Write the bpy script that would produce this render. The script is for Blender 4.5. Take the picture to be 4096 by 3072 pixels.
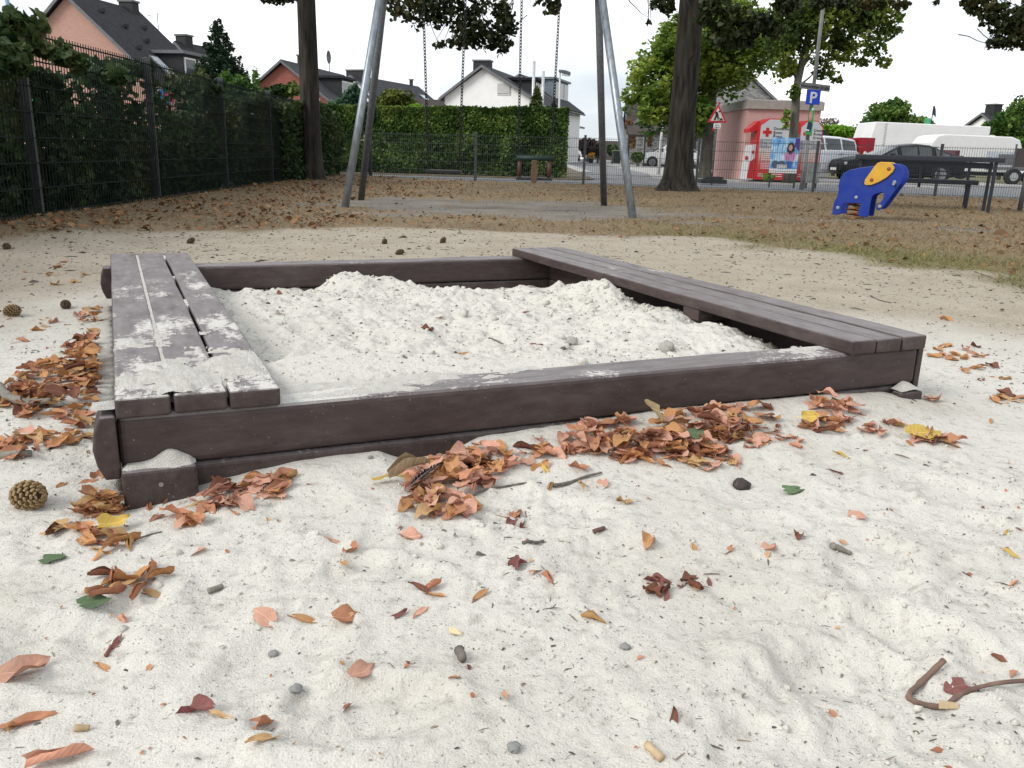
import bpy, bmesh, math, random
import numpy as np
from mathutils import Vector, Matrix

# ---------------------------------------------------------------- camera, sky, sun, exposure
scene = bpy.context.scene
for o in list(bpy.data.objects):
    bpy.data.objects.remove(o, do_unlink=True)
COL = scene.collection
random.seed(7)
RNG = np.random.default_rng(7)

F_PX, PITCH, ROLL, CAM_H = 834.39, .2712, .0281, .7009
CP, SP, CR, SR = math.cos(PITCH), math.sin(PITCH), math.cos(ROLL), math.sin(ROLL)
cam_data = bpy.data.cameras.new('camera')
cam = bpy.data.objects.new('camera', cam_data)
COL.objects.link(cam)
cam_data.sensor_width = 36.0
cam_data.lens = F_PX * 36 / 1024
cam_data.clip_start = .02
cam_data.clip_end = 2000
_r = Vector((CR, SR * SP, SR * CP)); _u = Vector((-SR, CR * SP, CR * CP)); _b = -Vector((0, CP, -SP))
cam.matrix_world = Matrix(((_r.x, _u.x, _b.x, 0), (_r.y, _u.y, _b.y, 0), (_r.z, _u.z, _b.z, CAM_H), (0, 0, 0, 1)))
scene.camera = cam

SUN_EL, SUN_AZ = math.radians(38), math.radians(240)   # azimuth measured from +y clockwise: from the left, a little behind the viewer
world = bpy.data.worlds.new('World'); scene.world = world; world.use_nodes = True
wn, wl = world.node_tree.nodes, world.node_tree.links
wn.clear()
sky = wn.new('ShaderNodeTexSky'); sky.sky_type = 'NISHITA'; sky.sun_disc = False
sky.sun_elevation = SUN_EL; sky.sun_rotation = SUN_AZ
tc = wn.new('ShaderNodeTexCoord')
nz = wn.new('ShaderNodeTexNoise'); nz.inputs['Scale'].default_value = 2.2; nz.inputs['Detail'].default_value = 5
mp = wn.new('ShaderNodeMapping'); mp.inputs['Scale'].default_value = (1, 1, 3.5)
wl.new(tc.outputs['Generated'], mp.inputs[0]); wl.new(mp.outputs[0], nz.inputs['Vector'])
rp = wn.new('ShaderNodeValToRGB')
rp.color_ramp.elements[0].position = .36; rp.color_ramp.elements[0].color = (.44, .49, .54, 1)
rp.color_ramp.elements[1].position = .60; rp.color_ramp.elements[1].color = (1, 1, 1, 1)
wl.new(nz.outputs['Fac'], rp.inputs[0])
sc = wn.new('ShaderNodeVectorMath'); sc.operation = 'SCALE'; sc.inputs['Scale'].default_value = 10.2
wl.new(rp.outputs[0], sc.inputs[0])
mx = wn.new('ShaderNodeMixRGB'); mx.inputs[0].default_value = .88      # a closed cover of thin bright cloud over the clear sky
wl.new(sky.outputs[0], mx.inputs[1]); wl.new(sc.outputs[0], mx.inputs[2])
bg = wn.new('ShaderNodeBackground'); bg.inputs['Strength'].default_value = .12
wo = wn.new('ShaderNodeOutputWorld')
wl.new(mx.outputs[0], bg.inputs[0]); wl.new(bg.outputs[0], wo.inputs[0])

sun_d = bpy.data.lights.new('sun', 'SUN'); sun_d.energy = 2.0; sun_d.angle = math.radians(24); sun_d.color = (1, .97, .92)
sun = bpy.data.objects.new('sun', sun_d); COL.objects.link(sun)
sd = Vector((math.sin(SUN_AZ) * math.cos(SUN_EL), math.cos(SUN_AZ) * math.cos(SUN_EL), math.sin(SUN_EL)))
sun.rotation_euler = sd.to_track_quat('Z', 'Y').to_euler()
scene.view_settings.view_transform = 'Standard'
scene.view_settings.look = 'None'
scene.view_settings.gamma = 1
scene.view_settings.exposure = .36
scene.view_settings.use_curve_mapping = False
scene.cycles.max_bounces = 6
scene.cycles.transparent_max_bounces = 6

# ---------------------------------------------------------------- survey helpers (pixel of a 1024 px wide plan of the view -> metres)
def _ray(px, py):
    X, Y = px - 512, py - 384
    x, y = X * CR + Y * SR, -X * SR + Y * CR
    d2 = -y / F_PX
    return Vector((x / F_PX, CP + d2 * SP, -SP + d2 * CP))
def at(px, py, Y):
    r = _ray(px, py); return Vector((0, 0, CAM_H)) + r * (Y / r.y)
def G(px, py, z=.0):
    r = _ray(px, py); return Vector((0, 0, CAM_H)) + r * ((z - CAM_H) / r.z)

# ---------------------------------------------------------------- noise
def _hash(ix, iy, seed):
    n = (ix.astype(np.int64) * 374761393 + iy.astype(np.int64) * 668265263 + seed * 1442695041) & 0x7fffffff
    n = ((n ^ (n >> 13)) * 1274126177) & 0x7fffffff
    return ((n ^ (n >> 16)) & 0xffff) / 65535.0
def vnoise(x, y, seed=0):
    ix, iy = np.floor(x), np.floor(y); fx, fy = x - ix, y - iy
    fx = fx * fx * (3 - 2 * fx); fy = fy * fy * (3 - 2 * fy)
    a, b = _hash(ix, iy, seed), _hash(ix + 1, iy, seed); c, d = _hash(ix, iy + 1, seed), _hash(ix + 1, iy + 1, seed)
    return (a + (b - a) * fx) * (1 - fy) + (c + (d - c) * fx) * fy - .5
def fbm(x, y, seed=0, oct=4, gain=.5):
    s, a, f = 0, 1, 1
    for k in range(oct):
        s = s + a * vnoise(x * f + 17.3 * k, y * f - 9.1 * k, seed + k); a *= gain; f *= 2.03
    return s
def sstep(a, b, x):
    t = np.clip((x - a) / (b - a), 0, 1); return t * t * (3 - 2 * t)

# ---------------------------------------------------------------- materials
MATS = {}
def nodes_of(name):
    m = bpy.data.materials.new(name); m.use_nodes = True
    n, l = m.node_tree.nodes, m.node_tree.links
    return m, n, l, n['Principled BSDF']
def mat(name, c1, c2=None, scale=8, rough=.7, bump=0, bscale=None, metal=0, detail=4, spec=.3, stretch=(1, 1, 1), rnd=0):
    if name in MATS: return MATS[name]
    m, n, l, b = nodes_of(name)
    b.inputs['Roughness'].default_value = rough; b.inputs['Metallic'].default_value = metal
    b.inputs['Specular IOR Level'].default_value = spec
    c2 = c2 or tuple(v * .75 for v in c1)
    t = n.new('ShaderNodeTexCoord'); mpn = n.new('ShaderNodeMapping'); mpn.inputs['Scale'].default_value = stretch
    l.new(t.outputs['Object'], mpn.inputs[0])
    z = n.new('ShaderNodeTexNoise'); z.inputs['Scale'].default_value = scale; z.inputs['Detail'].default_value = detail
    l.new(mpn.outputs[0], z.inputs['Vector'])
    r = n.new('ShaderNodeValToRGB'); r.color_ramp.elements[0].position = .35; r.color_ramp.elements[1].position = .65
    r.color_ramp.elements[0].color = (*c2, 1); r.color_ramp.elements[1].color = (*c1, 1)
    l.new(z.outputs['Fac'], r.inputs[0])
    out = r.outputs[0]
    if rnd:
        oi = n.new('ShaderNodeObjectInfo'); hs = n.new('ShaderNodeHueSaturation')
        mr = n.new('ShaderNodeMapRange'); mr.inputs[3].default_value = 1 - rnd; mr.inputs[4].default_value = 1 + rnd
        l.new(oi.outputs['Random'], mr.inputs[0]); l.new(mr.outputs[0], hs.inputs['Value']); l.new(out, hs.inputs['Color']); out = hs.outputs[0]
    l.new(out, b.inputs['Base Color'])
    if bump:
        z2 = n.new('ShaderNodeTexNoise'); z2.inputs['Scale'].default_value = bscale or scale * 4; z2.inputs['Detail'].default_value = 5
        l.new(mpn.outputs[0], z2.inputs['Vector'])
        bm_ = n.new('ShaderNodeBump'); bm_.inputs['Strength'].default_value = bump; bm_.inputs['Distance'].default_value = .01
        l.new(z2.outputs['Fac'], bm_.inputs['Height']); l.new(bm_.outputs[0], b.inputs['Normal'])
    MATS[name] = m; return m
def leafmat(name, cols, trans=.35, rough=.55):
    """foliage: every leaf carries its own shade in the point attribute 'v'"""
    if name in MATS: return MATS[name]
    m, n, l, b = nodes_of(name)
    a = n.new('ShaderNodeAttribute'); a.attribute_name = 'v'
    r = n.new('ShaderNodeValToRGB'); r.color_ramp.interpolation = 'LINEAR'
    e = r.color_ramp.elements
    for k, c in enumerate(cols):
        p = k / (len(cols) - 1)
        if k == 0: e[0].color = (*c, 1)
        elif k == len(cols) - 1: e[-1].position = 1; e[-1].color = (*c, 1)
        else: q = e.new(p); q.color = (*c, 1)
    l.new(a.outputs['Fac'], r.inputs[0]); l.new(r.outputs[0], b.inputs['Base Color'])
    b.inputs['Roughness'].default_value = rough; b.inputs['Specular IOR Level'].default_value = .25
    if trans:
        t = n.new('ShaderNodeBsdfTranslucent'); mxs = n.new('ShaderNodeMixShader'); mxs.inputs[0].default_value = trans
        l.new(r.outputs[0], t.inputs[0]); l.new(b.outputs[0], mxs.inputs[1]); l.new(t.outputs[0], mxs.inputs[2])
        l.new(mxs.outputs[0], n['Material Output'].inputs[0])
    MATS[name] = m; return m
def glassmat(name, c=(.02, .025, .03)):
    return mat(name, c, c, rough=.06, spec=.6)

# ---------------------------------------------------------------- mesh helpers
def link_mesh(name, me, material=None, parent=None):
    o = bpy.data.objects.new(name, me); COL.objects.link(o)
    if material is not None:
        me.materials.clear(); me.materials.append(material)
    if parent is not None: o.parent = parent
    return o
def tag(o, label=None, cat=None, group=None, kind=None):
    if label: o['label'] = label
    if cat: o['category'] = cat
    if group: o['group'] = group
    if kind: o['kind'] = kind
    return o
def empty(name, loc=(0, 0, 0), rz=0, label=None, cat=None, group=None):
    o = bpy.data.objects.new(name, None); COL.objects.link(o)
    o.location = loc; o.rotation_euler = (0, 0, rz); o.empty_display_size = .1
    return tag(o, label, cat, group)
class MB:
    def __init__(s): s.v, s.f = [], []
    def add(s, v, f):
        b = len(s.v); s.v += [tuple(p) for p in v]; s.f += [tuple(b + i for i in q) for q in f]; return s
    def box(s, x0, x1, y0, y1, z0, z1, M=None):
        v = [Vector(p) for p in ((x0, y0, z0), (x1, y0, z0), (x1, y1, z0), (x0, y1, z0), (x0, y0, z1), (x1, y0, z1), (x1, y1, z1), (x0, y1, z1))]
        if M: v = [M @ p for p in v]
        return s.add(v, [(0, 3, 2, 1), (4, 5, 6, 7), (0, 1, 5, 4), (1, 2, 6, 5), (2, 3, 7, 6), (3, 0, 4, 7)])
    def prism(s, poly, a, b, axis='y'):
        """polygon extruded along an axis; poly in the other two coordinates"""
        n = len(poly)
        def P(p, t):
            return {'y': (p[0], t, p[1]), 'z': (p[0], p[1], t), 'x': (t, p[0], p[1])}[axis]
        v = [P(p, a) for p in poly] + [P(p, b) for p in poly]
        f = [tuple(range(n)), tuple(range(2 * n - 1, n - 1, -1))] + [(i, i + n, (i + 1) % n + n, (i + 1) % n) for i in range(n)]
        return s.add(v, f)
    def tube(s, pts, r, n=8, closed=False, caps=True):
        pts = [Vector(p) for p in pts]; m = len(pts)
        rs = r if isinstance(r, (list, tuple)) else [r] * m
        base = len(s.v); prev = None
        for i, p in enumerate(pts):
            if closed: t = (pts[(i + 1) % m] - pts[i - 1])
            else: t = pts[min(i + 1, m - 1)] - pts[max(i - 1, 0)]
            t = t.normalized() if t.length > 1e-9 else Vector((0, 0, 1))
            if prev is None:
                a = Vector((0, 0, 1)) if abs(t.z) < .9 else Vector((1, 0, 0)); u = t.cross(a).normalized()
            else: u = (prev - t * prev.dot(t)); u = u.normalized() if u.length > 1e-6 else t.orthogonal().normalized()
            prev = u; w = t.cross(u)
            for k in range(n):
                an = 2 * math.pi * k / n; s.v.append(tuple(p + (u * math.cos(an) + w * math.sin(an)) * rs[i]))
        for i in range(m if closed else m - 1):
            for k in range(n):
                j = (i + 1) % m
                s.f.append((base + i * n + k, base + i * n + (k + 1) % n, base + j * n + (k + 1) % n, base + j * n + k))
        if caps and not closed:
            s.f.append(tuple(base + k for k in range(n - 1, -1, -1))); s.f.append(tuple(base + (m - 1) * n + k for k in range(n)))
        return s
    def build(s, name, material, parent=None, smooth=False, bevel=0, seg=2):
        me = bpy.data.meshes.new(name); me.from_pydata(s.v, [], s.f); me.validate()
        b = bmesh.new(); b.from_mesh(me); bmesh.ops.recalc_face_normals(b, faces=b.faces); b.to_mesh(me); b.free()
        if smooth:
            for p in me.polygons: p.use_smooth = True
        o = link_mesh(name, me, material, parent)
        if bevel:
            md = o.modifiers.new('bevel', 'BEVEL'); md.width = bevel; md.segments = seg; md.limit_method = 'ANGLE'; md.angle_limit = math.radians(40)
        return o
def grid_mesh(name, X, Y, Z, smooth=True, keep=None):
    ny, nx = X.shape
    me = bpy.data.meshes.new(name)
    co = np.stack([X, Y, Z], -1).reshape(-1, 3)
    i = np.arange(ny * nx).reshape(ny, nx)
    q = np.stack([i[:-1, :-1], i[:-1, 1:], i[1:, 1:], i[1:, :-1]], -1).reshape(-1, 4)
    if keep is not None: q = q[keep.reshape(-1)]
    return quads_mesh(me, co, q, smooth)
def quads_mesh(me, co, q, smooth=False):
    k = q.shape[1]
    me.vertices.add(len(co)); me.vertices.foreach_set('co', co.astype(np.float32).ravel())
    me.loops.add(q.size); me.loops.foreach_set('vertex_index', q.astype(np.int32).ravel())
    me.polygons.add(len(q)); me.polygons.foreach_set('loop_start', np.arange(0, q.size, k, dtype=np.int32))
    me.polygons.foreach_set('loop_total', np.full(len(q), k, dtype=np.int32))
    if smooth: me.polygons.foreach_set('use_smooth', np.ones(len(q), dtype=bool))
    me.update(); me.validate()
    return me
def set_attr(me, name, val):
    a = me.attributes.new(name, 'FLOAT', 'POINT'); a.data.foreach_set('value', val.astype(np.float32))

# unit leaf outlines: x along the blade, y across, z out of it
LEAF4 = (np.array([(-.5, 0, 0), (0, .38, .06), (.5, 0, -.05), (0, -.38, .06)]), np.array([(0, 1, 2), (0, 2, 3)]))
LEAF7 = (np.array([(-.45, 0, 0), (-.38, .3, .05), (.0, .42, .09), (.28, .2, .03), (.55, 0, -.1), (.28, -.2, .03), (.0, -.42, .09), (-.38, -.3, .05)]),
         np.array([(0, 1, 2), (0, 2, 3), (0, 3, 4), (0, 4, 5), (0, 5, 6), (0, 6, 7)]))
BLADE = (np.array([(0, -.04, 0), (0, .04, 0), (1, 0, .1)]), np.array([(0, 1, 2)]))
def rand_rot(n, rng, flat=0, lift=0):
    """n rotation matrices; flat 0 = any way up, 1 = lying"""
    nor = rng.normal(size=(n, 3)); nor /= np.linalg.norm(nor, axis=1)[:, None]
    nor[:, 2] = np.abs(nor[:, 2]); nor = nor * (1 - flat) + np.array([0, 0, 1.0]) * flat + np.array([0, 0, lift])
    nor /= np.linalg.norm(nor, axis=1)[:, None]
    a = rng.normal(size=(n, 3)); t = a - nor * (a * nor).sum(1)[:, None]; t /= np.linalg.norm(t, axis=1)[:, None]
    return np.stack([t, np.cross(nor, t), nor], -1)
def scatter_mesh(name, pos, size, R, shape, v, material, parent=None):
    L, T = shape; n = len(pos)
    co = np.einsum('nij,kj->nki', R, L) * np.asarray(size).reshape(-1, 1, 1) + pos[:, None, :]
    q = (T[None] + (np.arange(n) * len(L))[:, None, None]).reshape(-1, 3)
    me = bpy.data.meshes.new(name); quads_mesh(me, co.reshape(-1, 3), q)
    set_attr(me, 'v', np.repeat(v, len(L)))
    return link_mesh(name, me, material, parent)
def blob_points(clusters, n, rng, shell=.55):
    """points in a set of ellipsoids (x,y,z,rx,ry,rz); more of them towards the surface, clumped"""
    C = np.array(clusters, float)
    w = (C[:, 3] * C[:, 4] + C[:, 4] * C[:, 5] + C[:, 3] * C[:, 5]); w /= w.sum()
    k = rng.choice(len(C), size=n, p=w)
    d = rng.normal(size=(n, 3)); d /= np.linalg.norm(d, axis=1)[:, None]
    lump = .82 + .55 * fbm(d[:, 0] * 2.6 + k * 3.1, d[:, 1] * 2.6 + d[:, 2] * 2.2, 5, 3)
    r = np.maximum(rng.random(n) ** (1 / 3) * (1 - shell) + shell * (1 - .5 * rng.random(n) ** 2), 0) * lump
    p = C[k, :3] + d * r[:, None] * C[k, 3:6]
    return p, k, r
def foliage(name, clusters, n, leaf, material, parent=None, seed=1, shape=LEAF4, shell=.55, flat=.15, gaps=0, gs=3.0, vb=0):
    rng = np.random.default_rng(seed)
    p, k, r = blob_points(clusters, n, rng, shell)
    if gaps:
        g = fbm(p[:, 0] * gs + p[:, 1] * gs * .7, p[:, 2] * gs + p[:, 1] * .5 * gs, seed, 3)
        m = g > -.5 + gaps; p, k = p[m], k[m]
    v = np.clip(.5 + .9 * fbm(p[:, 0] * 2.2, p[:, 2] * 2.2 + p[:, 1], seed + 3, 2) + rng.normal(size=len(p)) * .16 + vb, 0, 1)
    sz = leaf * (.7 + .6 * rng.random(len(p)))
    return scatter_mesh(name, p, sz, rand_rot(len(p), rng, flat), shape, v, material, parent)
def text_mesh(name, body, size, material, parent, M, align='LEFT', ext=.002, sx=1, bold=0):
    cu = bpy.data.curves.new('t', 'FONT'); cu.body = body; cu.size = size; cu.align_x = align; cu.extrude = ext; cu.offset = bold
    cu.resolution_u = 2; cu.space_line = .95
    o = bpy.data.objects.new('t', cu); COL.objects.link(o)
    dg = bpy.context.evaluated_depsgraph_get(); dg.update()
    me = bpy.data.meshes.new_from_object(o.evaluated_get(dg)); bpy.data.objects.remove(o, do_unlink=True); bpy.data.curves.remove(cu)
    me.transform(Matrix.Diagonal((sx, 1, 1, 1))); me.transform(M)
    return link_mesh(name, me, material, parent)
FACE = Matrix.Rotation(math.pi / 2, 4, 'X')            # a flat text stood upright, read from -y
# ================================================================ THE GROUND
BOX_O, BOX_A = (-.7454, 1.4937), .4432
CA, SA = math.cos(BOX_A), math.sin(BOX_A)
def to_box(x, y):
    dx, dy = x - BOX_O[0], y - BOX_O[1]
    v, u = dx * CA + dy * SA, -dx * SA + dy * CA
    return v, u + .033 * v
def bxw(v, u, z=0):                       # box coordinates (slightly skewed, as it stands) -> world
    u2 = u - .033 * v; v2 = v + .016 * u * v / 2.1
    return Vector((BOX_O[0] + v2 * CA - u2 * SA, BOX_O[1] + v2 * SA + u2 * CA, z))
_pr = np.random.default_rng(21)
PRINTS = [(x, y, r, a, d) for x, y, r, a, d in zip(_pr.uniform(-1.1, 1.5, 26), _pr.uniform(.75, 1.9, 26), _pr.uniform(.04, .10, 26), _pr.uniform(0, 3.1, 26), _pr.uniform(.004, .011, 26))]
PRINTS += [(.48, 1.02, .09, .6, .016), (.42, .90, .12, .5, .012), (-.18, .86, .07, .2, .014), (.62, 1.28, .08, 1.2, .012), (.15, 1.3, .06, .8, .007), (-.3, .95, .08, 1.4, .01)]
def ground_z(x, y):
    x = np.asarray(x, float); y = np.asarray(y, float)
    z = .036 + .06 * sstep(-2.2, -4.0, x) * sstep(3.5, 6, y) * (1 - .3 * sstep(15, 19, y))
    z = z + .03 * fbm(x * .9 + 3, y * .9, 1, 3) * (1 - .5 * sstep(4, 9, y))
    near = 1 - sstep(3, 9, np.hypot(x, y))
    z = z + near * (.008 * fbm(x * 5, y * 5, 2, 3) + .0042 * fbm(x * 21, y * 21, 3, 3) + .007 * np.maximum(fbm(x * 60, y * 60, 4, 2) - .10, 0))
    rough = sstep(.05, .3, fbm(x * 2.3 + 5, y * 2.3, 9, 2)) + .8 * np.exp(-((x - .42) / .16) ** 2 - ((y - .98) / .12) ** 2) + np.exp(-((x + .2) / .1) ** 2 - ((y - .84) / .06) ** 2) + .7 * np.exp(-((x - .75) / .15) ** 2 - ((y - 1.3) / .06) ** 2)
    z = z + near * (.12 + .88 * np.clip(rough, 0, 1)) * .018 * np.maximum(fbm(x * 30, y * 30, 12, 3), -.1)
    for (px, py, r, a, d) in PRINTS:
        dx, dy = (x - px), (y - py); c, s = math.cos(a), math.sin(a)
        q = np.hypot((dx * c + dy * s) / (1.9 * r), (-dx * s + dy * c) / r) + .25 * vnoise(x * 40, y * 40, 31)
        z = z - d * (1 - sstep(.5, 1.0, q)) + d * .55 * np.exp(-((q - 1.12) / .22) ** 2)
    # sand banked against the boards
    v, u = to_box(x, y)
    lvl = np.interp(v, [-.4, -.06, 0, .1, .2, .34, .5, .555, .66, .73, .95, 1.3, 1.7, 1.95, 2.08, 2.4],
                    [.04, .035, .022, .03, .05, .066, .07, .046, .042, .074, .082, .094, .086, .074, .05, .04])
    w = np.exp(-(np.maximum(-u, 0) / .17) ** 2) * sstep(-.25, 0, v) * (1 - sstep(2.1, 2.45, v)) * (u < .1)
    z = z * (1 - w) + (lvl + .004 * fbm(x * 25, y * 25, 8, 2)) * w
    ins = (v > .0) & (v < 2.09) & (u > .03) & (u < 2.2)
    z = np.where(ins, -.06, z)
    # shallow hollows under the swings
    z = z - .03 * np.exp(-(((x - .05) / 1.7) ** 2 + ((y - 10.5) / .9) ** 2))
    # the ground ends behind the low fence
    fy = 20.2547 - .1551 * (x + 3.4747) + .22
    z = np.where(y > fy, z - .14 * sstep(0, .12, y - fy), z)
    return z
def axis(lo, hi, d0, k, c=0.0):
    a = [c]
    while a[-1] < hi: a.append(a[-1] + d0 + k * abs(a[-1] - c))
    b = [c]
    while b[-1] > lo: b.append(b[-1] - d0 - k * abs(b[-1] - c))
    return np.array(b[:0:-1] + a)
xs = axis(-30, 34, .0052, .0085, .1)
ys = np.concatenate([np.linspace(-9, .35, 40)[:-1], axis(.35, 22.5, .0042, .0085, .35)])
GX, GY = np.meshgrid(xs, ys)
GZ = ground_z(GX, GY)
me = grid_mesh('yard_ground', GX, GY, GZ)
ang = np.degrees(np.arctan2(GY - 3.0, GX)); dist = np.hypot(GX, GY - 3.0)
edge = np.interp(ang, [-180, -150, -90, -45, -20, 5, 29, 50, 69, 103, 142, 165, 180], [4.0, 8, 9, 7, 4.0, 3.1, 3.15, 3.6, 4.2, 4.4, 4.1, 3.6, 4.0])
grass = sstep(-.25, .3, dist - edge + .9 * fbm(GX * 1.3, GY * 1.3, 40, 4))
pat = 1 - sstep(.75, 1.1, np.hypot((GX - .0) / 2.75, (GY - 10.4) / 1.7) + .6 * fbm(GX * 1.7, GY * 1.7, 41, 3))
pat = np.maximum(pat, 1 - sstep(.7, 1.1, np.hypot((GX - 4.75) / .42, (GY - 9.0) / .35) + .5 * fbm(GX * 3, GY * 3, 43, 2)))
pat = np.maximum(pat, .6 * (1 - sstep(.6, 1.1, np.hypot((GX - 3.6) / 1.2, (GY - 9.9) / .5) + .6 * fbm(GX * 3, GY * 3, 44, 2))))
d2 = np.hypot((GX + .05) / 1.25, GY - 2.3)
tan_ = np.clip(.30 * sstep(.05, .4, fbm(GX * 1.1 + 7, GY * 1.1, 46, 4)) + sstep(1.35, 2.3, d2 + .5 * fbm(GX * 1.6, GY * 1.6, 42, 3)) * sstep(1.2, 2.6, GY) + .35 * np.maximum(fbm(GX * 2.6, GY * 2.6, 45, 3), 0), 0, 1)
green = np.clip(sstep(2.4, .3, dist - edge) * sstep(.6, 2.2, GX) * (.75 + .9 * fbm(GX * 1.5, GY * 1.5, 47, 3)), 0, 1)
set_attr(me, 'green', green.ravel()); set_attr(me, 'grass', grass.ravel()); set_attr(me, 'patch', pat.ravel()); set_attr(me, 'tan', tan_.ravel())

def sand_material(name, with_ground):
    m, n, l, b = nodes_of(name)
    b.inputs['Roughness'].default_value = .95; b.inputs['Specular IOR Level'].default_value = .08
    t = n.new('ShaderNodeTexCoord')
    def noise(s, d=4, src='Object', rough=.5):
        z = n.new('ShaderNodeTexNoise'); z.inputs['Scale'].default_value = s; z.inputs['Detail'].default_value = d; z.inputs['Roughness'].default_value = rough
        l.new(t.outputs[src], z.inputs['Vector']); return z.outputs['Fac']
    def ramp(f, c0, c1, p0=.35, p1=.65):
        r = n.new('ShaderNodeValToRGB'); r.color_ramp.elements[0].position = p0; r.color_ramp.elements[1].position = p1
        r.color_ramp.elements[0].color = (*c0, 1); r.color_ramp.elements[1].color = (*c1, 1); l.new(f, r.inputs[0]); return r.outputs[0]
    def mix(f, a, c, mode='MIX'):
        x = n.new('ShaderNodeMixRGB'); x.blend_type = mode
        if isinstance(f, float): x.inputs[0].default_value = f
        else: l.new(f, x.inputs[0])
        l.new(a, x.inputs[1]); l.new(c, x.inputs[2]); return x.outputs[0]
    def attr(a):
        x = n.new('ShaderNodeAttribute'); x.attribute_name = a; return x.outputs['Fac']
    white = mix(.5, ramp(noise(5, 5), (.475, .45, .40), (.58, .56, .51)), ramp(noise(420, 3), (.36, .34, .30), (.68, .66, .61), .32, .62))
    grey = ramp(noise(38, 6), (.30, .28, .245), (.58, .56, .51), .30, .46)
    white = mix(.45, white, grey)
    spk = ramp(noise(190, 2), (.30, .28, .26), (1, 1, 1), .28, .36)
    col = mix(.75, white, mix(1.0, white, spk, 'MULTIPLY'))
    if with_ground:
        tan = mix(.5, ramp(noise(3, 6), (.30, .26, .20), (.40, .355, .285)), ramp(noise(90, 4), (.22, .185, .14), (.46, .41, .335), .3, .65))
        col = mix(attr('tan'), col, tan)
        soil = mix(.5, ramp(noise(1.1, 6), (.15, .12, .08), (.25, .19, .12)), ramp(noise(42, 6), (.10, .08, .05), (.32, .245, .16), .3, .7))
        grn = ramp(noise(30, 6), (.085, .082, .034), (.20, .185, .085), .3, .7)
        soil = mix(attr('green'), soil, grn)
        col = mix(attr('grass'), col, soil)
        dirt = mix(.5, ramp(noise(2.2, 6), (.14, .125, .105), (.25, .23, .20)), ramp(noise(45, 4), (.11, .095, .08), (.28, .255, .22)))
        col = mix(attr('patch'), col, dirt)
    l.new(col, b.inputs['Base Color'])
    h1, h2 = noise(60, 5), noise(330, 3)
    add = n.new('ShaderNodeMath'); add.operation = 'MULTIPLY_ADD'; add.inputs[1].default_value = .45
    l.new(h2, add.inputs[0]); l.new(h1, add.inputs[2])
    bm_ = n.new('ShaderNodeBump'); bm_.inputs['Strength'].default_value = .75; bm_.inputs['Distance'].default_value = .006
    l.new(add.outputs[0], bm_.inputs['Height']); l.new(bm_.outputs[0], b.inputs['Normal'])
    return m
M_GROUND = sand_material('sandy_ground', True)
M_SAND = sand_material('play_sand', False)
tag(link_mesh('ground', me, M_GROUND), kind='structure')

# streets and the land beyond
M_ASPH = mat('asphalt', (.20, .205, .215), (.15, .155, .165), scale=3, rough=.9, bump=.3, bscale=90)
M_PAVE = mat('paving', (.40, .39, .37), (.30, .295, .285), scale=2.5, rough=.9, bump=.2, bscale=40)
M_KERB = mat('kerb_stone', (.38, .37, .36), (.28, .275, .27), scale=6, rough=.85)
M_LAND = mat('far_land', (.10, .11, .05), (.16, .13, .07), scale=.2, rough=1)
m_ = MB(); m_.add([(-700, -60, -.16), (700, -60, -.16), (700, 900, -.16), (-700, 900, -.16)], [(0, 1, 2, 3)])
tag(m_.build('terrain', M_LAND), kind='structure')
m_ = MB(); m_.add([(-40, 17, -.02), (70, 13, -.02), (70, 36, -.02), (12, 36.5, -.02), (9.5, 150, -.02), (3.5, 150, -.02), (2.6, 34, -.02), (2.2, 27, -.02), (-40, 28, -.02)], [tuple(range(9))])
tag(m_.build('road', M_ASPH), kind='structure')
def slab(name, poly, z, m, kerb=None):
    q = MB(); q.prism(poly, -.1, z, 'z'); o = tag(q.build(name, m), kind='structure'); return o
# pavement on the right: the forecourt with the containers
slab('pavement', [(5.3, 34), (4.75, 29.5), (5.0, 27.6), (6.2, 26.4), (8.3, 25.9), (13.2, 25.4), (13.2, 31), (40, 30), (40, 33), (13, 36), (9.0, 70), (6.6, 70)], .02, M_PAVE)
q = MB(); kp = [(6.5, 70), (5.22, 34), (4.65, 29.5), (4.92, 27.5), (6.15, 26.28), (8.3, 25.76), (13.2, 25.26)]
for a_, b_ in zip(kp[:-1], kp[1:]):
    A, B = Vector((*a_, 0)), Vector((*b_, 0)); d = (B - A); nrm = Vector((-d.y, d.x, 0)).normalized() * .06
    q.add([A - nrm + Vector((0, 0, -.1)), B - nrm + Vector((0, 0, -.1)), B + nrm + Vector((0, 0, -.1)), A + nrm + Vector((0, 0, -.1)), A - nrm + Vector((0, 0, .03)), B - nrm + Vector((0, 0, .03)), B + nrm + Vector((0, 0, .03)), A + nrm + Vector((0, 0, .03))],
          [(0, 3, 2, 1), (4, 5, 6, 7), (0, 1, 5, 4), (1, 2, 6, 5), (2, 3, 7, 6), (3, 0, 4, 7)])
tag(q.build('kerb', M_KERB), kind='structure')
slab('verge', [(-30, 25.4), (1.55, 24.0), (2.2, 24.8), (2.4, 34), (3.2, 80), (-30, 80)], .015, mat('verge_soil', (.17, .14, .10), (.11, .09, .06), scale=4, rough=1))
slab('far_pavement', [(2.45, 34), (2.95, 34), (4.6, 120), (3.4, 120)], .02, M_PAVE)

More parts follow.
